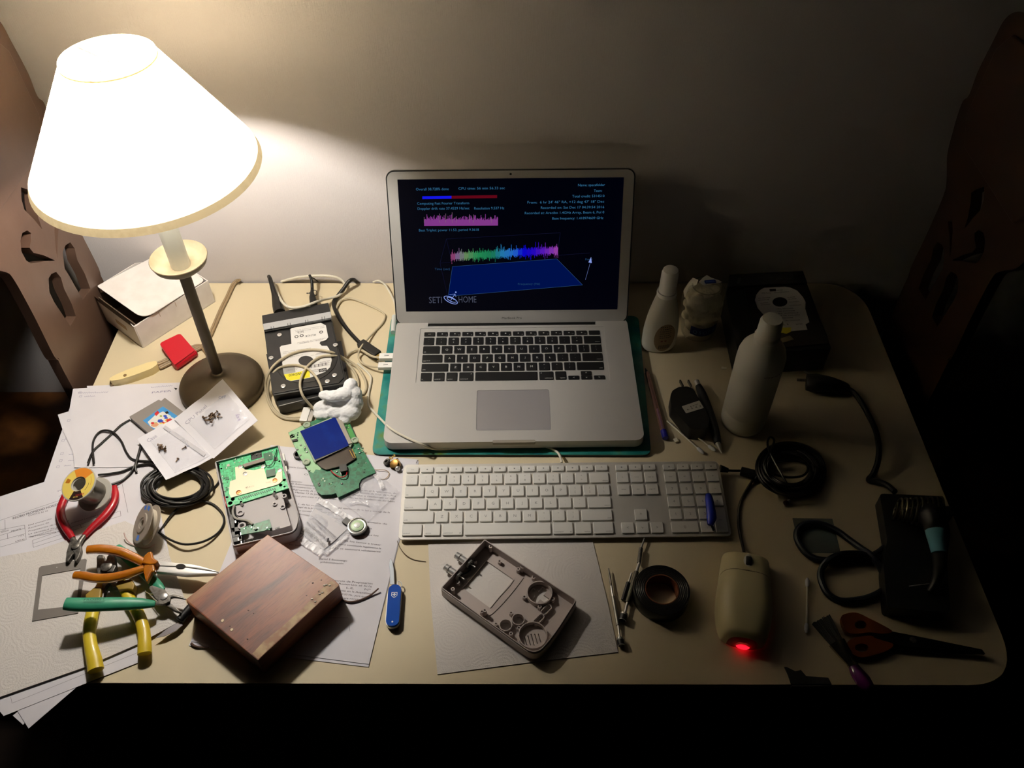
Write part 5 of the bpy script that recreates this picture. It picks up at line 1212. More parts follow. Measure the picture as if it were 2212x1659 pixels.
for k in range(26):
    x, y = rp.uniform(110, 330), rp.uniform(280, 800)
    a = Q6(x, y, zp+.00008); b_ = Q6(x+rp.uniform(-8, 8), y+rp.uniform(30, 90), zp+.00008)
    if x+0 > 250 and y > 560: continue
    d = (b_-a).normalized(); n = Vector((-d.y, d.x, 0))*.0002; mb.poly([a-n, b_-n, b_+n, a+n], TRK)
for k in range(19):   # edge connector: zigzag pins
    x = 405+k*31; y = 855-k*9.2; q = Q6(x, y, zp); mb.box((q.x, q.y, zp+.0003), (.0012, .0034, .0006), TRK, rz=.75)
for k in range(60): 
    q = Q6(800+rp.uniform(0, 120), 110+rp.uniform(0, 200), zp); mb.box((q.x, q.y, zp+.0002), (.0006, .0006, .0004), rp.choice([TIN, TRK]), rz=.3)
for x, y, r in ((270,915,34),(222,822,22),(310,855,30),(1055,635,28),(1112,555,26),(1115,658,18),(130,378,16),(100,310,14),(1035,262,16),(330,785,14),(1000,580,14),(435,895,20),(960,738,20)):
    q = Q6(x, y, zp); rr = r/7.215/1640; mb.lathe([(rr, .0001), (0, .0001)], CHIP, c=(q.x, q.y, zp), seg=14)
mb.build('chips_and_traces', pb, kind='stuff')
mb = MB(); mb.tube([Q6(990, 75, zp+.001), Q6(985, 110, zp+.003), Q6(960, 190, zp+.004), Q6(935, 280, zp+.004), Q6(885, 325, zp+.003), Q6(830, 320, zp+.003), Q6(812, 290, zp+.001)], .0006, mat('dark_green_wire', (18, 50, 34), .4), seg=6); mb.build('jumper_wire', pb)
mb = MB(); mb.prism(round_poly(q6([(425,1305),(880,1165),(915,1295),(800,1345),(440,1408)], zb+.004), .001), zb+.0024, zb+.004, PCBD); sp_ = mb.build('power_board', gr, label='small dark green board')
mb = MB(); rp = random.Random(8)
for k in range(16):
    q = Q6(450+rp.random()*430, 1335-rp.random()*60, zb+.004); mb.box((q.x, q.y, zb+.0044), (rp.uniform(.001, .002), rp.uniform(.0008, .0016), .0008), rp.choice([CHIP, TIN, PCBG]), rz=.3)
q = Q6(668, 1308, zb+.005); mb.lathe([(.0022, 0), (.0022, .002), (0, .002)], TRK, c=(q.x, q.y, zb+.004), seg=12); mb.build('board_components', sp_)
mb = MB(); mb.tube([Q6(335, 940, .02), Q6(308, 1050, .018), Q6(345, 1145, .018), Q6(440, 1172, .019), Q6(540, 1190, .021), Q6(620, 1245, .022)], .0016, mat('grey_flex_lead', (150, 146, 136), .5), seg=8, flat=.6); mb.build('ribbon_lead', gr)
mb = MB(); mb.tube([Q6(345, 1000, .017), Q6(352, 1100, .017), Q6(400, 1165, .017), Q6(480, 1185, .018), Q6(560, 1215, .02)], .0012, BLACK, seg=8); mb.build('black_lead', gr)
mb = MB()
for x, y, w, h in ((330,1160,.008,.010),(350,1260,.009,.012),(385,1330,.006,.020),(375,1420,.012,.008),(385,1500,.012,.007),(430,1440,.003,.012)): q = Q6(x, y, .012); mb.box((q.x, q.y, .010), (w, h, .012), BLACK, rz=.27)
for x, y in ((430,1385),(395,1470),(350,1200),(440,1520)): q = Q6(x, y, .018); mb.box((q.x, q.y, .0168), (.0012, .004, .001), STEEL, rz=.27)
mb.build('battery_contacts', gr)
mb = MB(); q = Q6(1092, 225, .012); mb.box((q.x, q.y, .012), (.006, .013, .008), WHITEP, rz=.27); q = Q6(1130, 400, .012); mb.box((q.x, q.y, .012), (.005, .010, .006), mat('socket_metal', (190, 186, 178), .3, metal=.7), rz=.27); mb.build('side_socket', gr, bevel=.0006)
mb = MB()
for x, y in ((960,790),(990,830),(455,945)): q = Q6(x, y, zb); mb.lathe([(.0015, 0), (.0024, .002), (.0016, .005), (0, .006)], STEEL, c=(q.x, q.y, zb-.001), seg=12)
mb.build('battery_springs', gr)
mb = MB(); mb.tube([Q6(178, 815, .018), Q6(190, 880, .019), Q6(212, 960, .018), Q6(222, 1000, .015)], .0008, REDG, seg=6); mb.build('red_lead', gr)

# ------------------------------------------------------------------ display board
c7 = Ofs(620, 870, 7.543)
def Q7(x, y, z): a, b = c7(x, y); return P(a, b, z)
def q7(pts, z): return [(Q7(a, b, z).x, Q7(a, b, z).y) for a, b in pts]
lb_ = thing('display_board', P(715, 985, .0016), 'green circuit board with blue square display, resting by the cotton wad', 'circuit board')
zq = .0075; PCBM = mat('mid_green_pcb', (150, 196, 150), .45, coat=.08, noise=(60, (112, 176, 120), .5, .8))
mb = MB()
mb.prism(q7([(20,488),(250,370),(520,258),(762,162),(890,108),(918,132),(1010,300),(1160,640),(1300,880),(1432,1105),(1432,1140),(1310,1190),(1215,1240),(1172,1320),(1172,1385),(830,1542),(795,1470),(720,1495),(560,1500),(490,1450),(400,1270),(300,1010),(200,880)], zq), zq-.0014, zq, PCBD)
bd = mb.build('board', lb_)
mb = MB()
mb.prism(q7([(24,492),(250,374),(400,560),(440,960),(560,1050),(540,1100),(470,1085),(430,1145),(350,1120),(205,880)], zq), zq, zq+.0001, PCBM); mb.prism(q7([(762,168),(888,114),(912,134),(1150,640),(1120,700),(1050,640),(860,240)], zq), zq, zq+.0001, mat('leaf_green_pcb', (72, 148, 76), .35))
rp = random.Random(77)
for k in range(60):
    x, y = rp.choice([(rp.uniform(60, 200), rp.uniform(480, 620)), (rp.uniform(140, 330), rp.uniform(640, 900)), (rp.uniform(500, 800), rp.uniform(1180, 1400)), (rp.uniform(1080, 1250), rp.uniform(740, 900)), (rp.uniform(900, 1300), rp.uniform(950, 1300)), (rp.uniform(950, 1010), rp.uniform(300, 420))])
    q = Q7(x, y, zq); mb.box((q.x, q.y, zq+.0004), (rp.uniform(.0008, .0022), rp.uniform(.0008, .002), .0008), rp.choice([TIN, CHIP, TRK, TRK, PCBM]), rz=.42+rp.choice([0, PI/2]))
q = Q7(132, 622, zq); mb.box((q.x, q.y, zq+.001), (.0075, .0036, .002), CHIP, rz=.3)
for x, y in ((170,765),(220,860),(295,738),(325,805),(225,695),(365,1110),(895,1322),(620,1055),(520,1015),(1165,755),(1185,820),(980,320),(992,885),(570,1035),(815,1130),(530,1350),(515,1320)):
    q = Q7(x, y, zq); mb.sphere((q.x, q.y, zq+.0005), .0016, TIN, 10, 6, sc=(1, 1, .6))
for (x, y) in ((1180,890),(1240,960),(1200,1010),(1100,1080),(1160,1150),(1060,1300),(1250,1130),(1010,1090)):
    q = Q7(x, y, zq); mb.lathe([(.0035, 0), (.0035, .0002), (.002, .0002)], TRK, c=(q.x, q.y, zq), seg=10)
for x, y in ((900,202),(86,545)): q = Q7(x, y, zq); mb.lathe([(.0034, .0002), (0, .0002)], CREAM, c=(q.x, q.y, zq), seg=18)
mb.build('board_components', bd, kind='stuff')
zf = zq+.0050; FRM = mat('milky_display_frame', (176, 190, 166), .3, transl=.2)
mb = MB(); mb.prism(q7([(205,452),(850,172),(1070,650),(1035,705),(455,965),(425,930)], zf), zq, zf-.001, FRM)
for x, y in ((320,352),(1103,602),(312,955)): q = Q7(x, y, zf-.002); mb.lathe([(.0054, -.003), (.0054, 0), (.0022, 0), (.0020, -.001), (0, -.001)], FRM, c=(q.x, q.y, zf-.002), seg=20)
mb.build('display_frame', lb_, bevel=.0004, seg=1)
mb = MB(); mb.prism(q7([(215,462),(785,232),(1000,665),(1000,700),(455,925)], zf+.001), zf-.001, zf+.001, mat('blue_lcd_glass', (0, 28, 112), .5, spec=.08, coat=.0, noise=(60, (4, 40, 126), .5, .8)))
mb.prism(q7([(785,232),(850,185),(1055,655),(1000,672)], zf+.0008), zf-.001, zf+.0008, mat('foil_strip', (170, 168, 160), .25, metal=.5))
mb.prism(q7([(455,925),(1000,672),(1010,700),(465,955)], zf+.0006), zf-.001, zf+.0006, mat('grey_strip', (96, 98, 92), .3)); mb.build('blue_display', lb_)
mb = MB(); mb.prism(q7([(470,968),(1040,715),(1125,905),(940,1020),(640,1092),(560,1060),(500,1000)], zq+.003), zq, zq+.003, mat('dark_brown_flex', (34, 18, 12), .3, coat=.3)); mb.build('flex_cable', lb_, bevel=.0004, seg=1)
mb = MB()
for x0, y0, x1, y1 in ((1020,775,1085,900),(1060,755,1120,895)): mb.rod(Q7(x0, y0, zq+.0035), Q7(x1, y1, zq+.0035), .0007, GOLD, 6)
mb.build('gold_contacts', lb_)
mb = MB(); mb.tube([Q7(715, 1105, zq+.002), Q7(770, 1160, zq+.003), Q7(850, 1205, zq+.003), Q7(920, 1210, zq+.004), Q7(970, 1170, zq+.004), Q7(975, 1110, zq+.002)], .0008, REDG, seg=6); mb.build('red_wire', lb_)
mb = MB(); mb.tube([Q7(860, 1060, zq+.002), Q7(870, 1120, zq+.004), Q7(885, 1180, zq+.003)], .0006, STEEL, seg=6)
q = Q7(925, 1100, zq); mb.M = Matrix.Translation((q.x, q.y, zq+.003)) @ Matrix.Rotation(.3, 4, 'Z'); mb.box((0, 0, 0), (.010, .012, .006), CHIP); mb.build('black_component', lb_)
mb = MB(); q = Q7(190, 850, .004); mb.lathe([(.007, 0), (.007, .003), (.005, .003), (.005, .0)], mat('dark_dial', (70, 66, 70), .4), c=(q.x, q.y, .0035), seg=20); mb.build('contrast_dial', lb_)

# ------------------------------------------------------------------ zip bag with speaker and display screws
c2_ = Ofs(600, 850, 4.484)
zB = .0022
def g2(x, y, z=zB): return P(*c2_(x, y), z)
QC = [c2_(*q) for q in ((310,1110),(400,995),(805,1250),(470,1572))]
QC = [c2_(*q) for q in ((195,1400),(400,995),(812,1250),(470,1572))]
BAGP = mat('clear_bag_film', (225, 225, 230), .14, alpha=.28, spec=.8, bump=(160, .9, .003))
FOIL = mat('glossy_crinkled_seal', (250, 248, 250), .3, alpha=.62)
bg = thing('zip_bag', P(700, 1135, .0014), 'small clear zip bag with printed label, on the letter above the wood block', 'bag')
_o, fC = card(QC, [.003]*4, 'bag_film', None, None, None, BAGP, rip=.0012, sd=12, th=.0002, parent=bg)
mb = MB()
fr = lambda pts, m, dz=.0005, k=8: mb.add([fC(u, v)+Vector((0, 0, dz)) for u, v in pts], [tuple(range(len(pts)))], m, False)
for i in range(14):   # printed label area, slightly opaque
    fr([(.08, .55-.5+.06+i*.0), (.08, .06)], FILM) if False else None
mb.prism([(fC(u, v).x, fC(u, v).y) for u, v in ((.03, .22), (.42, .18), (.86, .5), (.97, .93), (.55, .96), (.2, .6))][::-1] if False else [(g2(*q).x, g2(*q).y) for q in ((310,1180),(360,1120),(700,1290),(560,1420),(440,1520),(215,1340))], .0030, .0032, mat('bag_print_ground', (206, 202, 206), .4, alpha=.75))
zt = .0066
fit_text(mb, 'HAND HELD LEGEND', g2(470, 1462, zt), g2(262, 1288, zt), .0058, BLACK); fit_text(mb, 'LED Flat Backlight Kit', g2(520, 1432, zt), g2(288, 1245, zt), .0034, INK)
for k, (x, y, x1, y1) in enumerate(((552,1408,340,1225),(560,1385,390,1230),(575,1395,330,1180))): scribble(mb, g2(x, y, zt), g2(x1, y1, zt), .0016, INK, zt, 60+k, r=.00012)
q = g2(487, 1420, zt); mb.prism([(q.x-.0014, q.y-.003), (q.x+.0014, q.y-.003), (q.x+.0012, q.y+.003), (q.x-.0012, q.y+.003)], zt, zt+.0001, INKB)
mb.build('printed_label', bg)
def crinkle(pts, w, m, name, par, z=.004, seed=1):
    r = random.Random(seed); mb = MB(); W3 = [g2(*q) for q in pts]; cs = catmull([Vector((p.x, p.y, z)) for p in W3], 10); vs = []; fs = []
    for i, p in enumerate(cs):
        t = (cs[min(i+1, len(cs)-1)]-cs[max(i-1, 0)]).normalized(); n = Vector((-t.y, t.x, 0))
        for j in range(4): vs.append(p+n*w*(j/3-.5)*r.uniform(.8, 1.1)+Vector((0, 0, r.uniform(-.0006, .0006))))
        if i:
            for j in range(3): a = (i-1)*4+j; fs.append((a, a+1, a+5, a+4))
    mb.add(vs, fs, m); mb.build(name, par, sharp=20)
crinkle([(395,1040),(480,1085),(600,1160),(700,1225),(770,1265)], .0085, FOIL, 'zip_seal', bg, seed=2)
crinkle([(205,1385),(270,1450),(350,1500),(430,1560)], .010, FOIL, 'bag_hem', bg, seed=5); pass
crinkle([(475,1560),(560,1480),(680,1380)], .005, FOIL, 'bag_edge', bg, seed=9)
spk = thing('small_speaker', g2(770, 1285, .0014), 'small round speaker with metal rim lying on the zip bag edge', 'speaker')
q = g2(770, 1280, .009)
mb = MB(); mb.lathe([(.0120, -.0072), (.0127, -.001), (.0125, 0), (.0112, .0002), (.0106, -.0006), (.0085, -.0008), (.0070, .0004), (.0045, .0008), (0, .0008)], mat('speaker_metal', (126, 126, 122), .3, metal=.8), c=q, seg=36); mb.build('rim', spk)
mb = MB(); mb.lathe([(.0088, -.0002), (.0084, .0004), (.0066, .0010), (.0045, .0012)], mat('pale_green_ring', (190, 216, 176), .35), c=q, seg=28); mb.build('cone', spk)
mb = MB(); mb.lathe([(.0046, .0006), (.004, .0016), (0, .002)], mat('white_cap', (222, 224, 214), .3), c=q, seg=20); mb.build('centre_cap', spk)
mb = MB(); q1 = g2(675, 1245, .006); mb.box((q1.x, q1.y, .006), (.012, .0085, .003), BLACK, rz=-.6); mb.build('terminal_block', spk)
# larger loose clear bag
QD = [c2_(*q) for q in ((930,735),(1180,950),(870,1240),(560,1010))]
o_, fD = card(QD, [.004]*4, 'clear_bag', 'larger empty clear bag under the corner of the display board', 'bag', None, mat('very_clear_film', (230, 230, 235), .1, alpha=.14, spec=.9, bump=(90, 1.0, .004)), rip=.0014, sd=4, th=.00012)
crinkle([(930,790),(985,850),(1020,930)], .006, FOIL, 'fold_highlight', o_, seed=12, z=.0055); crinkle([(690,1075),(780,1060),(880,1085)], .003, FOIL, 'fold_highlight', o_, seed=13, z=.0055)
# potentiometer
pt = thing('potentiometer', P(848, 1008, .0014), 'tiny brass and steel potentiometer beside the keyboard corner', 'electronic component')
q = P(853, 1003, .006)
mb = MB(); mb.lathe([(.0075, -.0045), (.0078, .000), (.006, .0006), (.006, .0035), (.0035, .004), (0, .004)], mat('aged_brass', (122, 92, 46), .35, metal=.8), c=q, A=axm((-.3, -.3, .9)), seg=22); mb.build('body', pt)
mb = MB(); q1 = P(837, 999, .004); mb.lathe([(.0048, 0), (.0055, .0015), (.0048, .003), (.0025, .003), (.0025, .0)], DSTEEL, c=q1, A=axm((-.5, .1, .8)), seg=18); mb.build('knob', pt)
mb = MB(); q1 = P(859, 1012, .006); mb.sphere(q1, .0036, STEEL, 14, 10); mb.build('steel_bushing', pt)
for k, (x, y) in enumerate(((848,988),(852,984),(843,990))): mb = MB(); mb.box(P(x, y, .008), (.0022, .005, .0006), GOLD, rz=.3*k); mb.build('terminal', pt)
mb = MB(); mb.tube([g2(940, 738, .003), g2(1000, 740, .004), g2(1050, 745, .004), g2(1078, 770, .003), g2(1062, 810, .003), g2(1020, 832, .002), g2(965, 822, .002)], .0005, mat('tan_thread', (168, 138, 96), .7), seg=6); mb.build('lead_wire', pt)
mb = MB(); mb.rod(P(902, 994, .001), P(899, 1001, .001), .0006, mat('dark_pin', (60, 50, 44), .5), 6); mb.build('pin_scrap', label='tiny dark pin lying at the letter corner behind the keyboard', cat='pin')
# ------------------------------------------------------------------ front half of the console on kitchen paper
c8 = Ofs(900, 1150, 4.809)
def Q8(x, y, z): a, b = c8(x, y); return P(a, b, z)
def q8(pts, z): return [(Q8(a, b, z).x, Q8(a, b, z).y) for a, b in pts]
GFS = mat('warm_grey_abs', (182, 170, 164), .5)
gf = thing('console_front_shell', P(1100, 1290, .0012), 'empty grey front half of a handheld console with window and button holes', 'console shell')
ZT8 = .0185; ZF = .0038
raw8 = q8([(705,62),(1672,700),(1445,1058),(1240,1300),(242,575)], ZT8); rad8 = [.0035, .005, .03, .022, .0035]
if sum(raw8[i-1][0]*raw8[i][1]-raw8[i][0]*raw8[i-1][1] for i in range(5)) < 0: raw8 = raw8[::-1]; rad8 = rad8[::-1]
def offset_poly(pts, d):
    N = len(pts); L = []
    for i in range(N):
        a, b = Vector(pts[i]), Vector(pts[(i+1) % N]); t = (b-a).normalized(); n = Vector((-t.y, t.x)); L.append((a+n*d, t))
    o = []
    for i in range(N):
        (p, t), (q, u) = L[i-1], L[i]; den = t.x*u.y-t.y*u.x; k = ((q-p).x*u.y-(q-p).y*u.x)/den; o.append(tuple(p+t*k))
    return o
def out8(d): return round_poly(offset_poly(raw8, d), [max(.0008, r-d) for r in rad8], 10)
o8, i8, i8m = out8(0), out8(.0020), out8(.0010)
win = round_poly(q8([(722,292),(1008,488),(762,785),(480,578)], ZF), .0008, 2)
def cap8(x, y, w, h, rot, z): q = Q8(x, y, z); return [(q.x+a*math.cos(rot)-b*math.sin(rot), q.y+a*math.sin(rot)+b*math.cos(rot)) for a, b in rrect(0, 0, w, h, h/2, 5)]
cD, cSp, cA, cB = Q8(1275, 655, ZF), Q8(1205, 1090, ZF), Q8(925, 985, ZF), Q8(1055, 925, ZF)
rotC = math.atan2((Q8(1672, 700, 0)-Q8(705, 62, 0)).y, (Q8(1672, 700, 0)-Q8(705, 62, 0)).x)
w8, l8 = .0038, .0120
cross = [(-w8, -l8), (w8, -l8), (w8, -w8), (l8, -w8), (l8, w8), (w8, w8), (w8, l8), (-w8, l8), (-w8, w8), (-l8, w8), (-l8, -w8), (-w8, -w8)]
rt = lambda pts, c, r: [(c.x+a*math.cos(r)-b*math.sin(r), c.y+a*math.sin(r)+b*math.cos(r)) for a, b in pts]
holes = [win, rt(cross, cD, rotC), circ(cA.x, cA.y, .0070), circ(cB.x, cB.y, .0070), cap8(1345, 820, .0125, .0040, rotC+PI/2-.1, ZF), cap8(1268, 920, .0125, .0040, rotC+PI/2-.1, ZF)]
sr = rotC + PI/2
for k in range(5):
    off8 = (-2+k)*.0042; L8 = .0150-.0006*abs(k-2)*3
    sa8 = math.radians(-76); nx8 = Vector((-math.sin(sa8), math.cos(sa8), 0))
    holes.append(rt(rrect(0, 0, L8, .0012, .0005, 2), Vector((cSp.x, cSp.y, 0))+nx8*off8+Vector((0, -.003, 0)), sa8))
mb = MB(); mb.prism(i8, .0018, ZF, GFS, holes=holes); mb.prism(o8, .0012, .0020, GFS, holes=[win]+holes[1:]) ; fp = mb.build('face_plate', gf)
mb = MB(); mb.prism(o8, .0020, .0160, GFS, holes=[i8]); mb.prism(i8m, .0160, ZT8, GFS, holes=[i8]); mb.build('side_wall', gf, bevel=.0003, seg=1, label='raised wall round the shell')
def ring8(c, r, w, h, name, rx=1.0): 
    mb = MB(); mb.lathe([(r, ZF), (r, ZF+h), (r-w, ZF+h), (r-w, ZF-.0004)], GFS, c=(c.x, c.y, 0), seg=36, close=False); mb.build(name, gf)
ring8(cD, .0158, .0013, .0078, 'direction_pad_ring'); ring8(cSp, .0172, .0012, .0065, 'speaker_ring'); ring8(cA, .0078, .0010, .006, 'button_ring'); ring8(cB, .0078, .0010, .006, 'button_ring')
for x, y in ((1345, 820), (1268, 920)):
    mb = MB(); mb.prism(cap8(x, y, .0165, .0078, rotC+PI/2-.1, ZF), ZF, ZF+.005, GFS, holes=[cap8(x, y, .0145, .0058, rotC+PI/2-.1, ZF)]); mb.build('slot_ring', gf)
for x, y, h in ((770,190,.010),(605,320,.007),(430,545,.007),(380,630,.010),(862,320,.005),(1055,410,.007),(1098,400,.010),(1215,490,.006),(1118,690,.005),(1412,715,.006),(1277,795,.006),(982,855,.005),(680,850,.007),(710,850,.010),(825,970,.005),(980,1075,.006),(1062,1015,.006)):
    q = Q8(x, y, ZF); mb = MB(); mb.lathe([(.0026, ZF), (.0024, ZF+h), (.0012, ZF+h), (.0011, ZF+h-.003), (0, ZF+h-.003)], GFS, c=(q.x, q.y, 0), seg=16); mb.build('screw_boss', gf)
mb = MB()
for pts in (((1110,470),(1010,600),(900,730),(790,840),(750,860)),((1010,490),(960,560),(860,670),(765,785))):
    W = [Q8(a, b, ZF+.0006) for a, b in pts]; mb.tube([Vector((p.x, p.y, ZF+.0004)) for p in W], .0005, GFS, seg=6)
mb.build('bezel_rib', gf)
for (x, y), (x2, y2) in (((340,385),(400,425)),((452,262),(512,300))):
    a, b = Q8(x, y, .010), Q8(x2+10, y2+8, .010); d = (b-a).normalized(); p0 = a - d*.003
    mb = MB(); Aj = axm(-d); mb.lathe([(.0042, -.012), (.0042, 0), (.0052, .0002), (.0052, .0016), (.0042, .0018), (.0042, .0052), (.0044, .0054), (.0044, .0066), (.0030, .0068), (.0028, .002), (0, .002)], STEEL, c=a, A=Aj, seg=24); j = mb.build('audio_jack', gf)
    mb = MB(); mb.lathe([(.0062, -.0165), (.0066, -.0155), (.0062, -.0140), (.004, -.0140)], STEEL, c=a, A=Aj, seg=6); mb.rod(a+d*.016, a+d*.024+Vector((0, 0, .001)), .0009, STEEL, 6); mb.build('jack_nut', j)
mb = MB()
for x, y in ((540,345),(440,455)): q = Q8(x, y, .006); mb.box((q.x, q.y, .0075), (.007, .006, .006), BLACK, rz=rotC)
mb.tube([Q8(530, 330, .011), Q8(560, 380, .009), Q8(520, 420, .008), Q8(450, 440, .009), Q8(420, 430, .011)], .0009, BLACK, seg=6); mb.build('jack_wiring', gf)
# ------------------------------------------------------------------ screwdrivers
c9 = Ofs(1280, 1140, 4.608)
def rodpx(mb, p, q, r, m, z, seg=12, r2=None, z2=None): mb.rod(P(*c9(*p), z), P(*c9(*q), z if z2 is None else z2), r, m, seg, r2)
KN = mat('knurled_nickel', (176, 172, 160), .4, metal=.9, bump=(1500, .8, .0004))
sd = thing('precision_screwdriver', P(1330, 1310, 0), 'slim silver precision screwdriver lying nearest the kitchen paper', 'screwdriver')
mb = MB(); rodpx(mb, (160,405), (172,490), .0006, DSTEEL, .0045, r2=.0012); rodpx(mb, (172,490), (186,582), .0012, DSTEEL, .0045); mb.build('tip', sd)
mb = MB(); rodpx(mb, (186,580), (201,682), .0014, STEEL, .0045); rodpx(mb, (255,970), (270,1095), .0013, STEEL, .0045); mb.build('shank', sd)
mb = MB(); rodpx(mb, (203,682), (253,972), .0022, KN, .0045, 16); mb.build('grip', sd, bevel=.0004)
mb = MB(); rodpx(mb, (271,1095), (275,1115), .0040, STEEL, .0045, 16); rodpx(mb, (275,1115), (287,1175), .0045, BLACK, .0045, 18, .0042); mb.build('swivel_cap', sd, bevel=.0006)
sd = thing('precision_screwdriver', P(1370, 1250, 0), 'longer precision screwdriver with its tip at the keyboard and cap near the tape', 'screwdriver')
mb = MB(); rodpx(mb, (517,108), (482,205), .0012, STEEL, .0050); mb.build('tip', sd)
mb = MB(); rodpx(mb, (482,205), (462,352), .0026, DSTEEL, .0055, 14, .0026); mb.build('sleeve', sd)
mb = MB(); rodpx(mb, (466,350), (438,438), .0019, STEEL, .0060); mb.build('ferrule', sd, label='bright silver ferrule')
mb = MB(); rodpx(mb, (438,438), (348,742), .0030, mat('dull_grey_grip', (96, 92, 82), .45, metal=.5), .0055, 16); mb.build('grip', sd, bevel=.0004)
mb = MB(); rodpx(mb, (348,742), (322,850), .0017, STEEL, .0055); mb.build('shank', sd)
mb = MB(); rodpx(mb, (318,852), (312,870), .0046, STEEL, .0055, 18); rodpx(mb, (312,870), (296,925), .0048, BLACK, .0055, 20, .0046); mb.build('swivel_cap', sd, bevel=.0006)
sd = thing('screwdriver_bit', P(1355, 1265, 0), 'short black-bodied bit leaning against the longer precision screwdriver', 'screwdriver')
mb = MB(); rodpx(mb, (390,450), (358,545), .0013, STEEL, .0032); mb.build('shank', sd)
mb = MB(); rodpx(mb, (357,545), (304,722), .0028, BLACK, .0032, 14); mb.build('grip', sd, bevel=.0006)
# ------------------------------------------------------------------ tape roll
TB_ = mat('black_vinyl_tape', (12, 12, 13), .35); KRF = mat('brown_card_core', (116, 66, 40), .7)
q = P(1430, 1273, .019); tr = thing('tape_roll', (q.x, q.y, 0), 'roll of black insulating tape with brown cardboard core', 'tape')
mb = MB(); mb.lathe([(.0205, 0), (.0335, 0), (.0340, .0006), (.0340, .0184), (.0335, .019), (.0205, .019)], TB_, c=(q.x, q.y, 0), seg=64, close=False)
for k in range(5): r = .022+k*.0022; mb.lathe([(r, .019), (r+.0004, .0192), (r+.0008, .019)], TB_, c=(q.x, q.y, 0), seg=48, close=False)
mb.build('tape', tr, sharp=40)
mb = MB(); mb.lathe([(.0193, 0), (.0205, 0), (.0205, .0192), (.0193, .0192), (.0193, 0)], KRF, c=(q.x, q.y, 0), seg=48, close=False); mb.build('core', tr, label='brown cardboard core', sharp=40)
# ------------------------------------------------------------------ mouse
IVO = mat('ivory_plastic', (214, 204, 160), .35, spec=.5, sss=.05)
f0, f1 = P(1612, 1197, .012), P(1603, 1397, .008); dm = f1-f0; dm.z = 0; LM_ = dm.length; ywm = math.atan2(dm.y, dm.x)+PI/2
mc = (f0+f1)/2; mo_ = thing('computer_mouse', (mc.x, mc.y, 0), 'ivory wired mouse glowing red at its rear end', 'mouse')
MM = place(mc.x, mc.y, 0, ywm)
def mouse_pt(u, v, s=1.0):
    """u -1..1 along length (front +1), v 0..1 round half section"""
    wprof = (.0335*(1-abs(u)**3.2*.36) if u < 0 else .0335-.0045*(u*u*(3-2*u)))*(1-.03*math.exp(-((u-.25)/.25)**2))
    hprof = .0170+.0185*max(0, 1-((u+.12)/1.12)**2)**.75
    yy = u*LM_/2
    a = PI*v; cx = math.cos(a); sx = math.sin(a)
    x = wprof*math.copysign(abs(cx)**.62, cx); z = .0015+(hprof)*abs(sx)**.72
    e = max(0, abs(u)-(.90 if u > 0 else .86))/(.10 if u > 0 else .14)
    return (x*math.sqrt(max(0, 1-e*e*.85))*s, yy*(1-.03*e*abs(v-.5)), z*(1-.35*e*e) if z > .002 else .0015)
def mouse_patch(u0, u1, m, name, lbl=None, nu=26, nv=28, par=mo_, sc=1.0, cap=False):
    mb = MB(); mb.M = MM; vs = []; fs = []
    for i in range(nu+1):
        for j in range(nv+1): vs.append(mouse_pt(u0+(u1-u0)*i/nu, j/nv, sc))
    W = nv+1
    for i in range(nu):
        for j in range(nv): a = i*W+j; fs.append((a, a+1, a+W+1, a+W)[::-1])
    n = len(vs)
    for e in (0, nu):
        if e == 0 or cap or True:
            fs.append(tuple(e*W+j for j in range(nv+1)) if e else tuple(range(nv, -1, -1)))
    mb.add(vs, fs, m); return mb.build(name, par, label=lbl, sharp=60)
mouse_patch(-.955, .40, IVO, 'body', nu=34); mouse_patch(.412, 1.0, IVO, 'buttons', nu=22); mouse_patch(.39, .42, mat('seam_dark', (60, 50, 30), .6), 'button_seam', nu=2, sc=.985)
mb = MB(); mb.M = MM
def onm(x, u): 
    best = min((mouse_pt(u, v/60) for v in range(61)), key=lambda p: abs(p[0]-x)); return best
p = onm(0, .62); mb.sphere((0, .62*LM_/2, p[2]-.0012), .0060, mat('grey_white_surround', (200, 200, 190), .4), 20, 12, sc=(1, 2.2, .62)); mb.build('wheel_surround', mo_)
mb = MB(); mb.M = MM; mb.lathe([(.0068, -.0035), (.0078, -.002), (.0078, .002), (.0068, .0035)], SOFTBLACK, c=(0, .64*LM_/2, p[2]-.0022), A=axm((1, 0, 0)), seg=28); mb.build('scroll_wheel', mo_)
REDL = mat('red_lens', (150, 4, 10), .15, trans=.5, coat=.5)
mouse_patch(-1.0, -.952, REDL, 'rear_lens', 'translucent red glowing rear', nu=6, sc=.98)
mb = MB(); mb.M = MM; EL = emis('red_led', (255, 22, 40), 2.2); mb.sphere((0.001, -LM_/2+.0018, .0062), .0052, EL, 14, 8, sc=(1.6, .7, .8)); mb.build('led', mo_)
cable([(1631,1030,.004),(1618,1050,.003),(1605,1072,.002),(1597,1095,.002),(1595,1125,.002),(1598,1152,.002),(1604,1178,.004),(1608,1196,.008)], .002, .0019, mat('dark_olive_cable', (44, 36, 24), .5), 'mouse_cable', mo_)
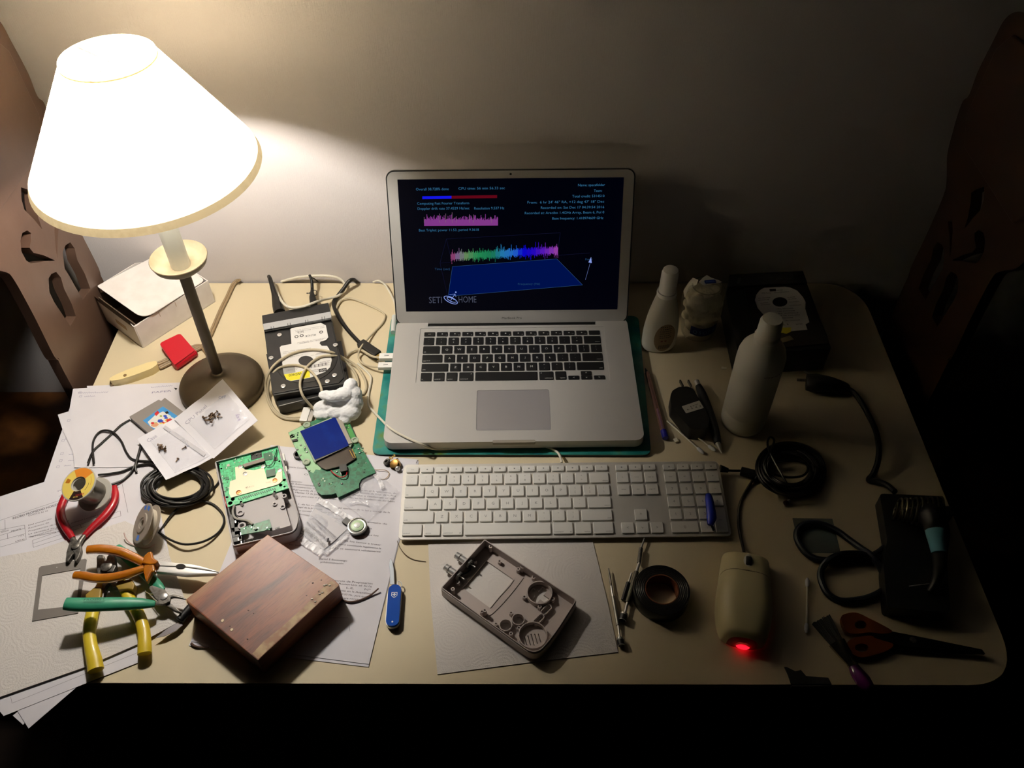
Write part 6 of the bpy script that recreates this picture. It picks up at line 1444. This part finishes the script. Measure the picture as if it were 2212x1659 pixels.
# coil of the mouse cable with the extension joint
DK = mat('deep_black_cable', (10, 10, 11), .4)
mk = thing('mouse_cable_coil', P(1708, 1012, 0), 'tied bundle of black cable right of the keyboard', 'cable'); rc = random.Random(4)
for k in range(16):
    rx, ry = rc.uniform(45, 76), 0; ry = rx*rc.uniform(.70, .78); cx, cy = 1704+(rx-45)*.14, 1012+(rx-45)*.05
    mb = MB(); ph = rc.uniform(0, 6); mb.tube([P(a, b, .003+.012*(1+math.sin(i*.6+ph))/2) for i, (a, b) in enumerate(elps(cx, cy, rx, ry, .15+rc.uniform(-.07, .07), 0, 342, 18))], .0022, DK, closed=True, seg=7, n=3); mb.build('cable_loop', mk)
for pts in ([(1666,1001,.012),(1690,997,.013),(1722,996,.013),(1742,1003,.013),(1744,1018,.012),(1730,1029,.012),(1700,1031,.012),(1672,1025,.012)], [(1632,1035,.010),(1650,1000,.014),(1668,965,.016),(1672,950,.012),(1664,944,.009),(1658,955,.009),(1662,975,.015),(1680,1010,.016),(1700,1045,.012)]):
    mb = MB(); mb.tube([P(*q) for q in pts], .0016, DK, seg=7, n=5); mb.build('loose_strand', mk)
mb = MB(); a, b = P(1600, 1017, .0065), P(1636, 1026, .0085); mb.tube([a, b], .0068, DK, seg=14, smooth=False, flat=.75, up=(0, 0, 1)); mb.build('joint_plug', mk, bevel=.001)
mb = MB(); mb.tube([P(1570, 1016, .009), P(1585, 1017, .007), P(1602, 1017, .0065)], .0017, DK, seg=8); mb.build('cable', mk)
mb = MB(); a, b = P(1556, 1012, .012), P(1573, 1016, .010); mb.tube([a, b], [.0060, .0035], DK, seg=14, smooth=False, flat=.7, up=(0, 0, 1)); mb.build('usb_plug', mk)
# ------------------------------------------------------------------ blue pick on the number pad
bt = thing('blue_pick', P(1535, 1105, .014), 'dark blue plastic pick lying across the number pad keys', 'tool')
mb = MB(); mb.tube([P(1530, 1068, .0225), P(1532, 1078, .023), P(1535, 1098, .023), P(1537, 1118, .022), P(1534, 1134, .021)], [.0036, .0052, .0060, .0066, .0036], mat('deep_blue_plastic', (16, 40, 168), .35), seg=16, flat=.75, up=(0, 0, 1)); mb.build('body', bt)
mb = MB(); mb.rod(P(1537, 1134, .020), P(1542, 1146, .018), .0016, BLACK, 10); mb.build('tip', bt)
# ------------------------------------------------------------------ pen, tester, swabs
cA_ = Ofs(1360, 560, 3.77)
pn = thing('ballpoint_pen', P(1415, 870, 0), 'clear-barrelled blue pen beside the right edge of the laptop mat', 'pen')
a, b = P(1398, 806, .0048), P(1434, 934, .0048)
mb = MB(); mb.tube([a, b], .0040, mat('smoky_clear_barrel', (150, 110, 96), .15, alpha=.55), seg=6, smooth=False); mb.build('barrel', pn)
mb = MB(); mb.rod(a, a.lerp(b, .62), .0016, mat('dark_ink', (40, 14, 20), .4), 8); mb.rod(a.lerp(b, .62), b, .0016, mat('lilac_tube', (150, 120, 170), .4), 8); mb.build('ink_tube', pn)
mb = MB(); mb.tube([P(1433, 930, .0048), P(1438, 947, .0048)], .0046, mat('blue_end_cap', (30, 30, 140), .35), seg=14, smooth=False); mb.build('end_cap', pn, bevel=.0008)
mb = MB(); mb.rod(a, P(1394, 796, .0045), .0030, BLACK, 10, .0008); mb.build('writing_tip', pn)
ad = thing('plug_adapter', P(1495, 890, 0), 'black round-shouldered mains plug adapter with pale label', 'adapter')
zA = .024; ao = [(P(*cA_(*q), zA).x, P(*cA_(*q), zA).y) for q in ((332,1110),(350,1068),(400,1040),(470,1034),(520,1056),(556,1120),(605,1180),(650,1300),(640,1372),(560,1385),(495,1378),(425,1300),(340,1195))]
mb = MB(); mb.prism(round_poly(ao, .003, 4), .0005, zA, BLACK); mb.build('housing', ad, bevel=.004, seg=4)
mb = MB(); lo_ = [(P(*cA_(*q), zA+.0002).x, P(*cA_(*q), zA+.0002).y) for q in ((424,1198),(568,1150),(605,1210),(460,1255))]
mb.prism(round_poly(lo_, .0012, 3), zA, zA+.0002, mat('pale_grey_label', (176, 174, 168), .5)); fit_text(mb, '6 5 4 3', P(*cA_(470, 1232), zA+.0003), P(*cA_(585, 1200), zA+.0003), .0042, INKB); fit_text(mb, '12V', P(*cA_(500, 1205), zA+.0003), P(*cA_(560, 1184), zA+.0003), .0030, INKB); mb.build('label', ad)
for x in (425, 492): mb = MB(); q = P(*cA_(x, 1030), .014); mb.box((q.x, q.y+.004, .014), (.0022, .012, .005), DSTEEL, rz=.25); mb.build('prong', ad)
tp = thing('test_probe', P(1530, 900, 0), 'slim black probe with silver point lying against the plug adapter', 'probe')
mb = MB(); mb.tube([P(*cA_(560, 1030), .010), P(*cA_(590, 1100), .009), P(*cA_(640, 1230), .008), P(*cA_(690, 1380), .0065), P(*cA_(718, 1500), .0060)], [.0046, .0066, .0070, .0064, .0050], BLACK, seg=16); mb.build('grip', tp)
mb = MB(); mb.rod(P(*cA_(545, 992), .010), P(*cA_(562, 1035), .010), .0040, STEEL, 14); mb.build('rear_ferrule', tp, bevel=.0004)
mb = MB(); mb.rod(P(*cA_(718, 1500), .0058), P(*cA_(750, 1580), .0045), .0042, STEEL, 14, .0006); mb.build('point', tp)
SWB = mat('swab_stick', (238, 232, 212), .6)
def swab(a, b, label, ends=(1, 1)):
    A, B = P(*a, .0032), P(*b, .0032); t = thing('cotton_swab', (A+B)/2-Vector((0, 0, .0032)), label, 'cotton swab'); d = (B-A)
    mb = MB(); mb.rod(A, B, .0012, SWB, 10); mb.build('stick', t)
    for k, e in enumerate(ends):
        if e: mb = MB(); p = A if k == 0 else B; s = 1 if k == 0 else -1; mb.tube([p-d.normalized()*s*.001, p+d.normalized()*s*.003, p+d.normalized()*s*.009, p+d.normalized()*s*.012], [.0010, .0027, .0026, .0012], COT, seg=12); mb.build('cotton_tip', t)
swab((1441, 909), (1519, 979), 'cotton swab nearer the pen, one end bare', (0, 1)); swab((1459, 908), (1544, 973), 'cotton swab lying between its twin and the black probe', (0, 1)); swab((1744, 1250), (1742, 1366), 'single cotton swab right of the mouse', (1, 1))
mb = MB(); mb.box(P(1460, 951, .002), (.006, .007, .003), SWB, rz=.4); mb.build('swab_scrap', bevel=.001, label='small pale scrap below the pen cap', cat='scrap')
mb = MB(); mb.box(P(1564, 795, .0015), (.008, .004, .002), SWB, rz=-.2); mb.build('swab_scrap', bevel=.0008, label='tiny pale scrap left of the tall bottle', cat='scrap')
# ------------------------------------------------------------------ squeeze bottle
MLK = mat('milky_white_plastic', (226, 224, 212), .42, sss=.15, transl=.12)
b0 = P(1421, 749, 0); sb = thing('squeeze_bottle', (b0.x, b0.y, 0), 'flat white squeeze bottle with a tall cap, behind the pen', 'bottle')
R8 = Matrix.Rotation(.12, 4, 'Z'); prof = [(.020, 0), (.0245, .003), (.0268, .012), (.0274, .028), (.0268, .045), (.0245, .065), (.0205, .084), (.0165, .100), (.0140, .109), (.0136, .1125)]
def dep(z): return .62 if z < .06 else .62+.38*min(1, (z-.06)/.05)
mb = MB(); vs = []; fs = []; N_ = 48; pf = [(v.x, v.y) for v in catmull([(r, z, 0) for r, z in prof], 4)]
for r, z in pf:
    for j in range(N_): a = 2*PI*j/N_; v = R8 @ Vector((r*math.cos(a), r*dep(z)*math.sin(a), 0)); vs.append((b0.x+v.x, b0.y+v.y, z))
for i in range(len(pf)-1):
    for j in range(N_): j2 = (j+1) % N_; fs.append((i*N_+j, i*N_+j2, (i+1)*N_+j2, (i+1)*N_+j))
fs.append(tuple(range(N_-1, -1, -1))); fs.append(tuple((len(pf)-1)*N_+j for j in range(N_))); mb.add(vs, fs, MLK); bb = mb.build('body', sb, sharp=60)
mb = MB(); mb.lathe([(.0148, .110), (.0152, .113), (.0146, .1165), (.0128, .117), (.0124, .150), (.0108, .156), (.0070, .1585), (0, .159)], WHITEP, c=(b0.x, b0.y, 0), seg=36); mb.build('cap', sb)
def onb(u, v, lift=.0003):   # label surface on the front
    r = np.interp(v, [p[1] for p in pf], [p[0] for p in pf]); x = u; y = -dep(v)*math.sqrt(max(1e-9, r*r-u*u))-lift; q = R8 @ Vector((x, y, 0)); return (b0.x+q.x, b0.y+q.y, v)
mb = MB(); el = []
for k in range(28): t = 2*PI*k/28; el.append((.003+.0165*math.cos(t), .034+.028*math.sin(t)))
for i in range(28):
    for k in range(5):
        f = lambda s, j: onb(.003+(el[j % 28][0]-.003)*s, .034+(el[j % 28][1]-.034)*s, .0002)
        if k == 0: mb.add([f(0, i), f(.2, i), f(.2, i+1)], [(0, 1, 2)], mat('tan_oval_label', (150, 128, 96), .5))
        else: mb.add([f(k/5, i), f(k/5+.2, i), f(k/5+.2, i+1), f(k/5, i+1)], [(0, 1, 2, 3)], MATS['tan_oval_label'])
Tb = lambda x, y, z: onb(x, y, z)
for k in range(6):
    for j in range(6):
        x0 = -.006+j*.0031+.0004*(k % 2); x1 = x0+rs.uniform(.0014, .0026); y0 = .056-.0042*k; mb.add([onb(x0, y0, .0004), onb(x1, y0, .0004), onb(x1, y0+.0012, .0004), onb(x0, y0+.0012, .0004)], [(0, 1, 2, 3)], INKB)
for k in range(16): x = -.005+k*.0011; w = .0004 if k % 3 else .0007; mb.add([onb(x, .012, .0004), onb(x+w, .012, .0004), onb(x+w, .020, .0004), onb(x, .020, .0004)], [(0, 1, 2, 3)], BLACK)
mb.add([onb(-.003, .027, .0004), onb(.006, .027, .0004), onb(.006, .0295, .0004), onb(-.003, .0295, .0004)], [(0, 1, 2, 3)], mat('dark_red_print', (110, 30, 26), .5))
mb.build('oval_label', bb, label='tan oval label with a barcode')
# ------------------------------------------------------------------ cotton jar
j0 = P(1506, 716, 0); jr = thing('cotton_jar', (j0.x, j0.y, 0), 'clear round jar of cotton with torn seal and navy label band', 'jar')
jp = [(.022, 0), (.0262, .003), (.0278, .014), (.0284, .034), (.0292, .040), (.0325, .052), (.0340, .066), (.0325, .080), (.0280, .090), (.0205, .0960), (.010, .0985), (.0005, .0990)]
CLJ = mat('clear_jar_plastic', (200, 196, 170), .12, alpha=.22, spec=.8)
mb = MB(); mb.lathe([(v.x, v.y) for v in catmull([(r, z, 0) for r, z in jp], 4)], CLJ, c=j0, seg=48, close=False); jb = mb.build('jar_body', jr, sharp=80)
BLUB = mat('navy_label', (16, 40, 122), .4)
mb = MB(); a0, a1 = math.radians(-128), math.radians(-38)
def onj(t, z, l=.0004): r = np.interp(z, [p[1] for p in jp], [p[0] for p in jp])+l; return (j0.x+r*math.cos(t), j0.y+r*math.sin(t), z)
for k in range(20):
    t0, t1 = a0+(a1-a0)*k/20, a0+(a1-a0)*(k+1)/20; dz = lambda t: .004*abs((t-a0)/(a1-a0)-.4)
    mb.add([onj(t0, .016+dz(t0)), onj(t1, .016+dz(t1)), onj(t1, .033+dz(t1)), onj(t0, .033+dz(t0))], [(0, 1, 2, 3)], BLUB)
lt = mat('label_light_blue', (110, 150, 210), .4)
for i, s in enumerate('QSOFT'): mb.text(s, .0095, 0, 0, .0012, lt, align='C', T=lambda x, y, z, i=i: onj(math.radians(-112+i*15)+x/.029, .0215+y, z))
mb.build('label_band', jb, label='navy blue label band')
mb = MB(); mb.M = Matrix.Translation(j0); zL = .0965
mb.lathe([(.0210, .0950), (.0225, .0962), (.021, .0972), (.0200, .0964)], CLJ, seg=36, close=False); mb.build('rim', jb)
mb = MB(); SL = mat('white_torn_seal', (232, 230, 220), .5)
for pts in (((-.026,.010,.094),(-.020,.014,.100),(-.012,.010,.099),(-.016,.0,.098),(-.027,-.002,.090),(-.033,-.010,.080),(-.034,.0,.086)), ((-.004,.016,.0985),(.002,.019,.101),(.008,.014,.1),(.018,.010,.099),(.024,.008,.097),(.020,.004,.098),(.006,.0,.0995),(-.006,-.002,.0985),(-.012,.006,.098))):
    mb.poly([(j0.x+a, j0.y+b, c) for a, b, c in pts], SL)
mb.build('torn_seal', jr)
mb = MB(); mb.M = Matrix.Translation((j0.x+.005, j0.y+.004, .1004)) @ Matrix.Rotation(.12, 4, 'Z'); mb.prism(rrect(0, 0, .0175, .0078, .002, 3), 0, .0004, BLUB); mb.text('ESTRELLA', .0030, 0, -.001, .0005, lt, align='C'); mb.build('seal_label', jr)
ctb = [((j0.x, j0.y, z), r, (1, 1, .8)) for z, r in ((.022, .0235), (.040, .0240), (.056, .0275), (.070, .0275))]
for k in range(22):
    t = k*2.4; zz = .030+.058*(k/22); rr = .019 if zz < .04 else (.0235 if zz < .075 else .014+.3*(.09-zz)); ctb.append(((j0.x+rr*math.cos(t), j0.y+rr*math.sin(t), zz), rs.uniform(.0065, .0085), (1, 1, 1)))
for k in range(5): ctb.append(((j0.x+.009*math.cos(k*1.26), j0.y+.009*math.sin(k*1.26), .082), .0085, (1, 1, 1)))
cj = fluffy(ctb, mat('jar_cotton', (232, 226, 200), .95, spec=.1, bump=(200, .8, .002)), 'cotton_balls', 'cream cotton filling the clear jar', 'cotton', dens=.003, amp=.0018, kind='stuff')
# ------------------------------------------------------------------ tall bottle
t0_ = P(1603, 911, 0); tb = thing('tall_bottle', (t0_.x, t0_.y, 0), 'tall round translucent white bottle with ribbed body and screw cap', 'bottle')
pf2 = [(.026, 0), (.0300, .0025), (.0315, .010), (.0318, .022), (.0310, .0235), (.0318, .025), (.0318, .031), (.0310, .0325), (.0318, .034), (.0320, .070), (.0320, .100), (.0312, .102), (.0320, .104), (.0320, .108), (.0312, .110), (.0320, .112), (.0322, .128), (.0316, .140), (.0290, .150), (.0235, .158), (.0175, .163), (.0150, .166), (.0145, .170)]
mb = MB(); mb.lathe(pf2, MLK, c=t0_, seg=56); tbb = mb.build('body', tb, sharp=60)
mb = MB(); mb.lathe([(.0160, .168), (.0168, .170), (.0168, .174), (.0150, .1755), (.0148, .178), (.0152, .180), (.0148, .198), (.0125, .2035), (0, .2045)], MLK, c=t0_, seg=40); mb.build('cap', tb, sharp=60)
mb = MB()
def ont(x, y, z): t = math.radians(-62)+x/.032; zz = .134+y+.010*(x/.03)**2*0; r = np.interp(zz, [p[1] for p in pf2], [p[0] for p in pf2])+.0004; return (t0_.x+r*math.cos(t), t0_.y+r*math.sin(t), zz)
mb.text('VTO 06-18 L 4572 Z', .0048, 0, -.009, 0, mat('brown_stamp', (92, 62, 44), .6), align='C', T=ont, sx=.8); mb.build('stamp_print', tbb)
# ------------------------------------------------------------------ right hard drive enclosure
cR = Ofs(1560, 580, 6.91)
def qR(pts, z): return [(P(*cR(a, b), z).x, P(*cR(a, b), z).y) for a, b in pts]
zE = .050; er = thing('drive_enclosure', P(1690, 690, 0), 'black drive box with a second labelled hard drive, far right behind the bottle', 'hard drive')
DKB = mat('matt_black_case', (14, 14, 15), .5)
mb = MB(); mb.prism(round_poly(qR([(112,90),(1206,36),(1290,235),(1640,1165),(480,1235),(250,1240),(60,375)], zE), .002, 3), .0004, zE-.004, DKB)
mb.prism(qR([(112,90),(1206,36),(1270,210),(90,270)], zE+.004), zE-.004, zE+.004, DKB); mb.build('case', er, bevel=.0015)
mb = MB(); mb.prism(qR([(330,290),(1250,235),(1570,1000),(1600,1110),(860,1180),(560,1195)], zE), zE-.004, zE, mat('dark_cast_drive', (34, 28, 26), .4, metal=.3)); dr = mb.build('drive_body', er, bevel=.0006)
mb = MB(); zl = zE+.0004
mb.prism(qR([(488,470),(510,390),(560,325),(625,288),(940,272),(1020,285),(1120,330),(1205,425),(1245,500),(1240,600),(1302,800),(1245,832),(1272,912),(1030,935),(800,940),(760,880),(730,760),(620,690),(530,590)], zl), zE, zl, LABW, holes=[qR([(862+112*math.cos(t*PI/9), 498+72*math.sin(t*PI/9)) for t in range(18)], zl)])
mb.prism(qR([(790,885),(1030,880),(1025,945),(960,975),(810,945)], zl), zl, zl+.0001, LABY)
mb.prism(qR([(705,306),(800,303),(803,338),(712,344)], zl), zl, zl+.0001, BLACK)
def tR(s, a, b, h, m=INKB): fit_text(mb, s, P(*cR(*a), zl+.0001), P(*cR(*b), zl+.0001), h, m)
tR('Western Digital', (808, 334), (905, 326), .0036); tR('WD Caviar', (590, 378), (740, 372), .0046); tR('Enhanced IDE Hard Drive', (780, 370), (1000, 352), .0034)
for k, (x0, x1, y) in enumerate(((540,720,440),(540,700,470),(570,690,515),(580,720,540),(980,1090,430),(990,1110,455),(1000,1150,498),(1010,1180,550),(820,1065,600),(830,1085,635),(800,1140,668),(810,1160,700),(800,1060,740),(940,1160,775))): tR(['MDL: WD1200BB', 'LBA 234441648', 'S/N: WMAL9', '120.0 GB 7200 RPM'][k % 4], (x0, y+12), (x1, y), .0030)
tR('C E  UL  R', (800, 862), (1000, 846), .0052); tR('N150', (1110, 845), (1200, 836), .0040); mb.build('drive_label', dr)
mb = MB(); mb.prism(qR([(830,1060),(1010,1000),(1070,1060),(900,1110)], zE), zE, zE+.0004, mat('small_tan_sticker', (120, 106, 80), .6)); mb.build('small_sticker', dr)
mb = MB()
for x, s in ((810, 'USB'), (950, 'SATA')): fit_text(mb, s, P(*cR(x, 165), zE+.0042), P(*cR(x+(170 if x == 450 else 90), 155), zE+.0042), .0040, mat('dim_grey_print', (70, 70, 68), .6))
mb.prism(qR([(235,140),(285,135),(260,225),(225,230)], zE+.0042), zE+.004, zE+.0043, MATS['dim_grey_print']); mb.build('case_print', er)
# ------------------------------------------------------------------ power plug and soldering iron stand
cP = Ofs(1680, 760, 4.88); cI = Ofs(1540, 920, 3.292)
pp = thing('soldering_iron_plug', P(1785, 835, 0), 'black mains plug with thick cord running to the soldering stand', 'plug')
mb = MB(); mb.tube([P(*cP(300, 320), .013), P(*cP(400, 330), .014), P(*cP(560, 350), .013), P(*cP(700, 375), .010), P(*cP(745, 392), .008)], [.0135, .0165, .0140, .0095, .0060], DKB, seg=18, flat=.75, up=(0, 0, 1)); mb.build('plug_body', pp)
for a, b in (((205,295),(320,300)),((280,205),(340,240))): mb = MB(); mb.rod(P(*cP(*a), .012), P(*cP(*b), .012), .0022, DSTEEL, 10); mb.build('prong', pp)
cordm = mat('black_rubber_cord', (14, 13, 12), .5)
mb = MB(); mb.tube([P(*q) for q in [(*cP(730,385),.008),(*cP(800,430),.006),(*cP(880,530),.005),(*cP(960,670),.0045),(*cP(1030,820),.010),(*cP(1062,960),.016),(*cP(1068,1060),.018),(*cP(1050,1180),.013),(*cP(1005,1290),.006),(*cP(960,1350),.0045),(*cP(1040,1366),.0045),(*cP(1150,1405),.008),(*cP(1235,1475),.016)]], .0040, cordm, seg=10, n=6); mb.build('cord', pp)
ss = thing('soldering_stand', P(1980, 1210, 0), 'black soldering iron stand with wire spiral holder near the right desk edge', 'stand')
def qI(pts, z): return [(P(*cI(a, b), z).x, P(*cI(a, b), z).y) for a, b in pts]
mb = MB(); mb.prism(round_poly(qI([(1185,480),(1640,500),(1690,760),(1665,960),(1690,1330),(1240,1290),(1215,1000),(1240,800)], .022), .006, 5), .0003, .022, DKB); mb.build('base_block', ss, bevel=.003, seg=3)
mb = MB(); ca_, cb_ = P(*cI(1290, 590), .040), P(*cI(1600, 620), .055); pts = []
dv = cb_-ca_; ez = Vector((0, 0, 1)); ey = dv.normalized().cross(ez).normalized()
for k in range(120):
    t = k/119; a = t*2*PI*9; rr = .0135+.0075*t; pts.append(ca_+dv*t+(ez*math.cos(a)+ey*math.sin(a))*rr)
mb.tube(pts, .0013, mat('dull_steel_wire', (120, 116, 92), .3, metal=.9), seg=7, n=2); mb.build('spiral_holder', ss)
mb = MB(); mb.rod(ca_+dv*.1+Vector((0, 0, -.018)), ca_+dv*.1, .0025, DSTEEL, 8); mb.box(P(*cI(1580, 640), .034), (.034, .012, .026), DKB); mb.build('holder_bracket', ss)
mb = MB(); p = P(*cI(1395, 1140), .0225); mb.rod(p, P(*cI(1545, 1122), .0225), .0007, STEEL, 6); mb.build('wire_clip', ss)
si = thing('soldering_iron', P(2020, 1170, .022), 'soldering iron with pale blue sleeve resting in the spiral holder', 'soldering iron')
h0, h1, h2 = P(*cI(1570, 690), .060), P(*cI(1582, 745), .058), P(*cI(1608, 905), .052)
mb = MB(); mb.tube([P(*cI(1540, 600), .056), P(*cI(1560, 650), .060), h1], [.0125, .0165, .0115], DKB, seg=18); mb.build('heat_guard', si)
mb = MB(); mb.tube([h1, h1.lerp(h2, .3), h1.lerp(h2, .32), h2], [.0118, .0112, .0108, .0088], mat('pale_blue_sleeve', (100, 164, 184), .5), seg=20, smooth=False); mb.build('blue_sleeve', si, label='pale blue ribbed sleeve')
mb = MB(); mb.tube([h2, P(*cI(1612, 1000), .045), P(*cI(1590, 1100), .034), P(*cI(1540, 1180), .026)], [.0092, .0080, .0060, .0035], DKB, seg=14); mb.build('handle_end', si)
mb = MB(); mb.rod(P(*cI(1520, 590), .052), ca_, .0035, DSTEEL, 10, .0015); mb.build('heating_tip', si)
IL = [(1250,835,.005),(1190,890,.0045),(1130,922,.0045),(1040,950,.0045),(930,958,.0045),(820,958,.0045),(720,942,.0045),(645,885,.0045),(596,800,.0045),(612,722,.0045),(680,694,.0045),(780,700,.0045),(880,745,.0045),(970,810,.006),(1060,875,.010),(1130,925,.012),(1190,1010,.008),(1222,1090,.0045),(1215,1160,.0045),(1130,1212,.0045),(1020,1238,.0045),(900,1242,.0045),(815,1190,.0045),(770,1100,.0045),(772,1020,.0045),(830,950,.012),(920,912,.013),(1050,912,.012),(1180,938,.006),(1240,945,.005)]
mb = MB(); mb.tube([P(*cI(a, b), z) for a, b, z in IL], .0042, mat('blue_black_cord', (12, 18, 28), .45), seg=10, n=5); mb.build('iron_cord', label='thick blue-black cord looped twice left of the soldering stand', cat='cord')
mb = MB(); fq = qI([(565,655),(850,660),(908,905),(625,902)], .0006); mb.prism(round_poly(fq, .001, 2), .0002, .0006, mat('bluish_clear_sheet', (104, 128, 128), .2, alpha=.45)); mb.build('clear_square', label='bluish clear plastic square under the cord loop', cat='plastic square')
bd_ = thing('small_bead', P(1699, 1087, 0), 'tiny dark red bead with a pale end below the cable bundle', 'bead')
mb = MB(); mb.rod(P(1695, 1088, .0035), P(1701, 1085, .0035), .0036, mat('dark_red_bead', (64, 14, 12), .35), 14); mb.build('body', bd_, bevel=.0008)
mb = MB(); mb.rod(P(1701, 1085, .0035), P(1706, 1082, .0035), .0028, WHITEP, 12); mb.build('pale_end', bd_)
# ------------------------------------------------------------------ scissors, brush, strap
cS = Ofs(1640, 1200, 3.614)
def qS(pts, z): return [(P(*cS(a, b), z).x, P(*cS(a, b), z).y) for a, b in pts]
scz = thing('scissors', P(1950, 1375, 0), 'scissors with translucent orange handles, blades pointing right', 'scissors')
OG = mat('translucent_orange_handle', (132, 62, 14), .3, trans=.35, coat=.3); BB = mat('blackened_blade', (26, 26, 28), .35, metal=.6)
def eh(cx, cy, rx, ry): return qS([(cx+rx*math.cos(t*PI/10), cy+ry*math.sin(t*PI/10)) for t in range(20)], .009)
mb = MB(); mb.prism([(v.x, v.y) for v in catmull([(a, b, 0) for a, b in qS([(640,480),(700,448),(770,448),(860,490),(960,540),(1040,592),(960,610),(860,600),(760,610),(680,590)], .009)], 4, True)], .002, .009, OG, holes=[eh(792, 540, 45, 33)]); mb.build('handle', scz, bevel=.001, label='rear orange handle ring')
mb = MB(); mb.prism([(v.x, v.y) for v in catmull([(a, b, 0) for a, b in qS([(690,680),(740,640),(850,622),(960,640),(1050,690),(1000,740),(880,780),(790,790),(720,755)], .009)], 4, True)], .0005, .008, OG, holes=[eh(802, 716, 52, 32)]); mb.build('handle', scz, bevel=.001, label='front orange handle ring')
mb = MB(); mb.prism(qS([(850,560),(900,530),(1040,592),(1200,622),(1740,732),(1765,765),(1500,740),(1100,700),(900,640)], .0085), .0050, .0085, BB); mb.build('blade', scz, bevel=.0004)
mb = MB(); mb.prism(qS([(860,640),(1050,640),(1250,680),(1765,765),(1400,765),(1060,735),(880,745)], .0050), .0020, .0050, BB); mb.build('blade', scz, bevel=.0004)
q = P(*cS(1200, 662), .0085); mb = MB(); mb.lathe([(.004, 0), (.004, .001), (.002, .0016), (0, .0016)], DSTEEL, c=q, seg=16); mb.build('pivot_screw', scz)
br = thing('paint_brush', P(1830, 1400, 0), 'flat brush with black bristles and purple handle crossing the desk edge', 'brush')
mb = MB(); r = random.Random(2)
b0_, b1_ = [P(*cS(*q), .006) for q in ((412,535),(548,470))]; b2_, b3_ = [P(*cS(*q), .007) for q in ((572,702),(650,672))]
for k in range(70):
    t = k/69; e = b0_.lerp(b1_, t)+Vector((r.uniform(-.001, .001), r.uniform(-.001, .001), r.uniform(-.002, .003))); s_ = b2_.lerp(b3_, t)+Vector((0, 0, r.uniform(-.002, .002)))
    mb.rod(s_, e, .0011, DKB, 5, .0007)
mb.build('bristles', br, kind='stuff')
FE = mat('tinned_ferrule', (170, 164, 150), .25, metal=1.0)
a, b = P(*cS(606, 680), .0075), P(*cS(742, 868), .0075)
mb = MB(); mb.tube([a, a.lerp(b, .5), a.lerp(b, .85), b], [.0108, .0085, .0062, .0060], FE, seg=20, flat=.6, up=(0, 0, 1), smooth=False)
for t in (.86, .93): mb.tube([a.lerp(b, t), a.lerp(b, t+.03)], .0068, FE, seg=18, flat=.65, up=(0, 0, 1), smooth=False)
mb.build('ferrule', br)
mb = MB(); mb.tube([P(*cS(740, 866), .0075), P(*cS(765, 915), .0078), P(*cS(810, 975), .0082), P(*cS(848, 1030), .0085), P(*cS(862, 1048), .0085)], [.0058, .0078, .0090, .0078, .0050], mat('purple_lacquer', (86, 18, 92), .3, coat=.5), seg=18, flat=.75, up=(0, 0, 1)); mb.build('handle', br)
st_ = MB(); so_ = qS([(195,870),(215,872),(280,905),(325,895),(365,942),(450,950),(538,955),(565,1006),(250,1006),(225,930)], .002)
st_.prism(so_, .0004, .0030, DKB)
e0_, e1_ = P(*cS(250, 1006), .002), P(*cS(565, 1006), .002)
st_.box(((e0_.x+e1_.x)/2, DY0-.0022, -.020), ((e1_-e0_).length, .0022, .045), DKB); st_.build('black_strap', bevel=.0004, label='black strap hooked over the front desk edge left of the brush', cat='strap')
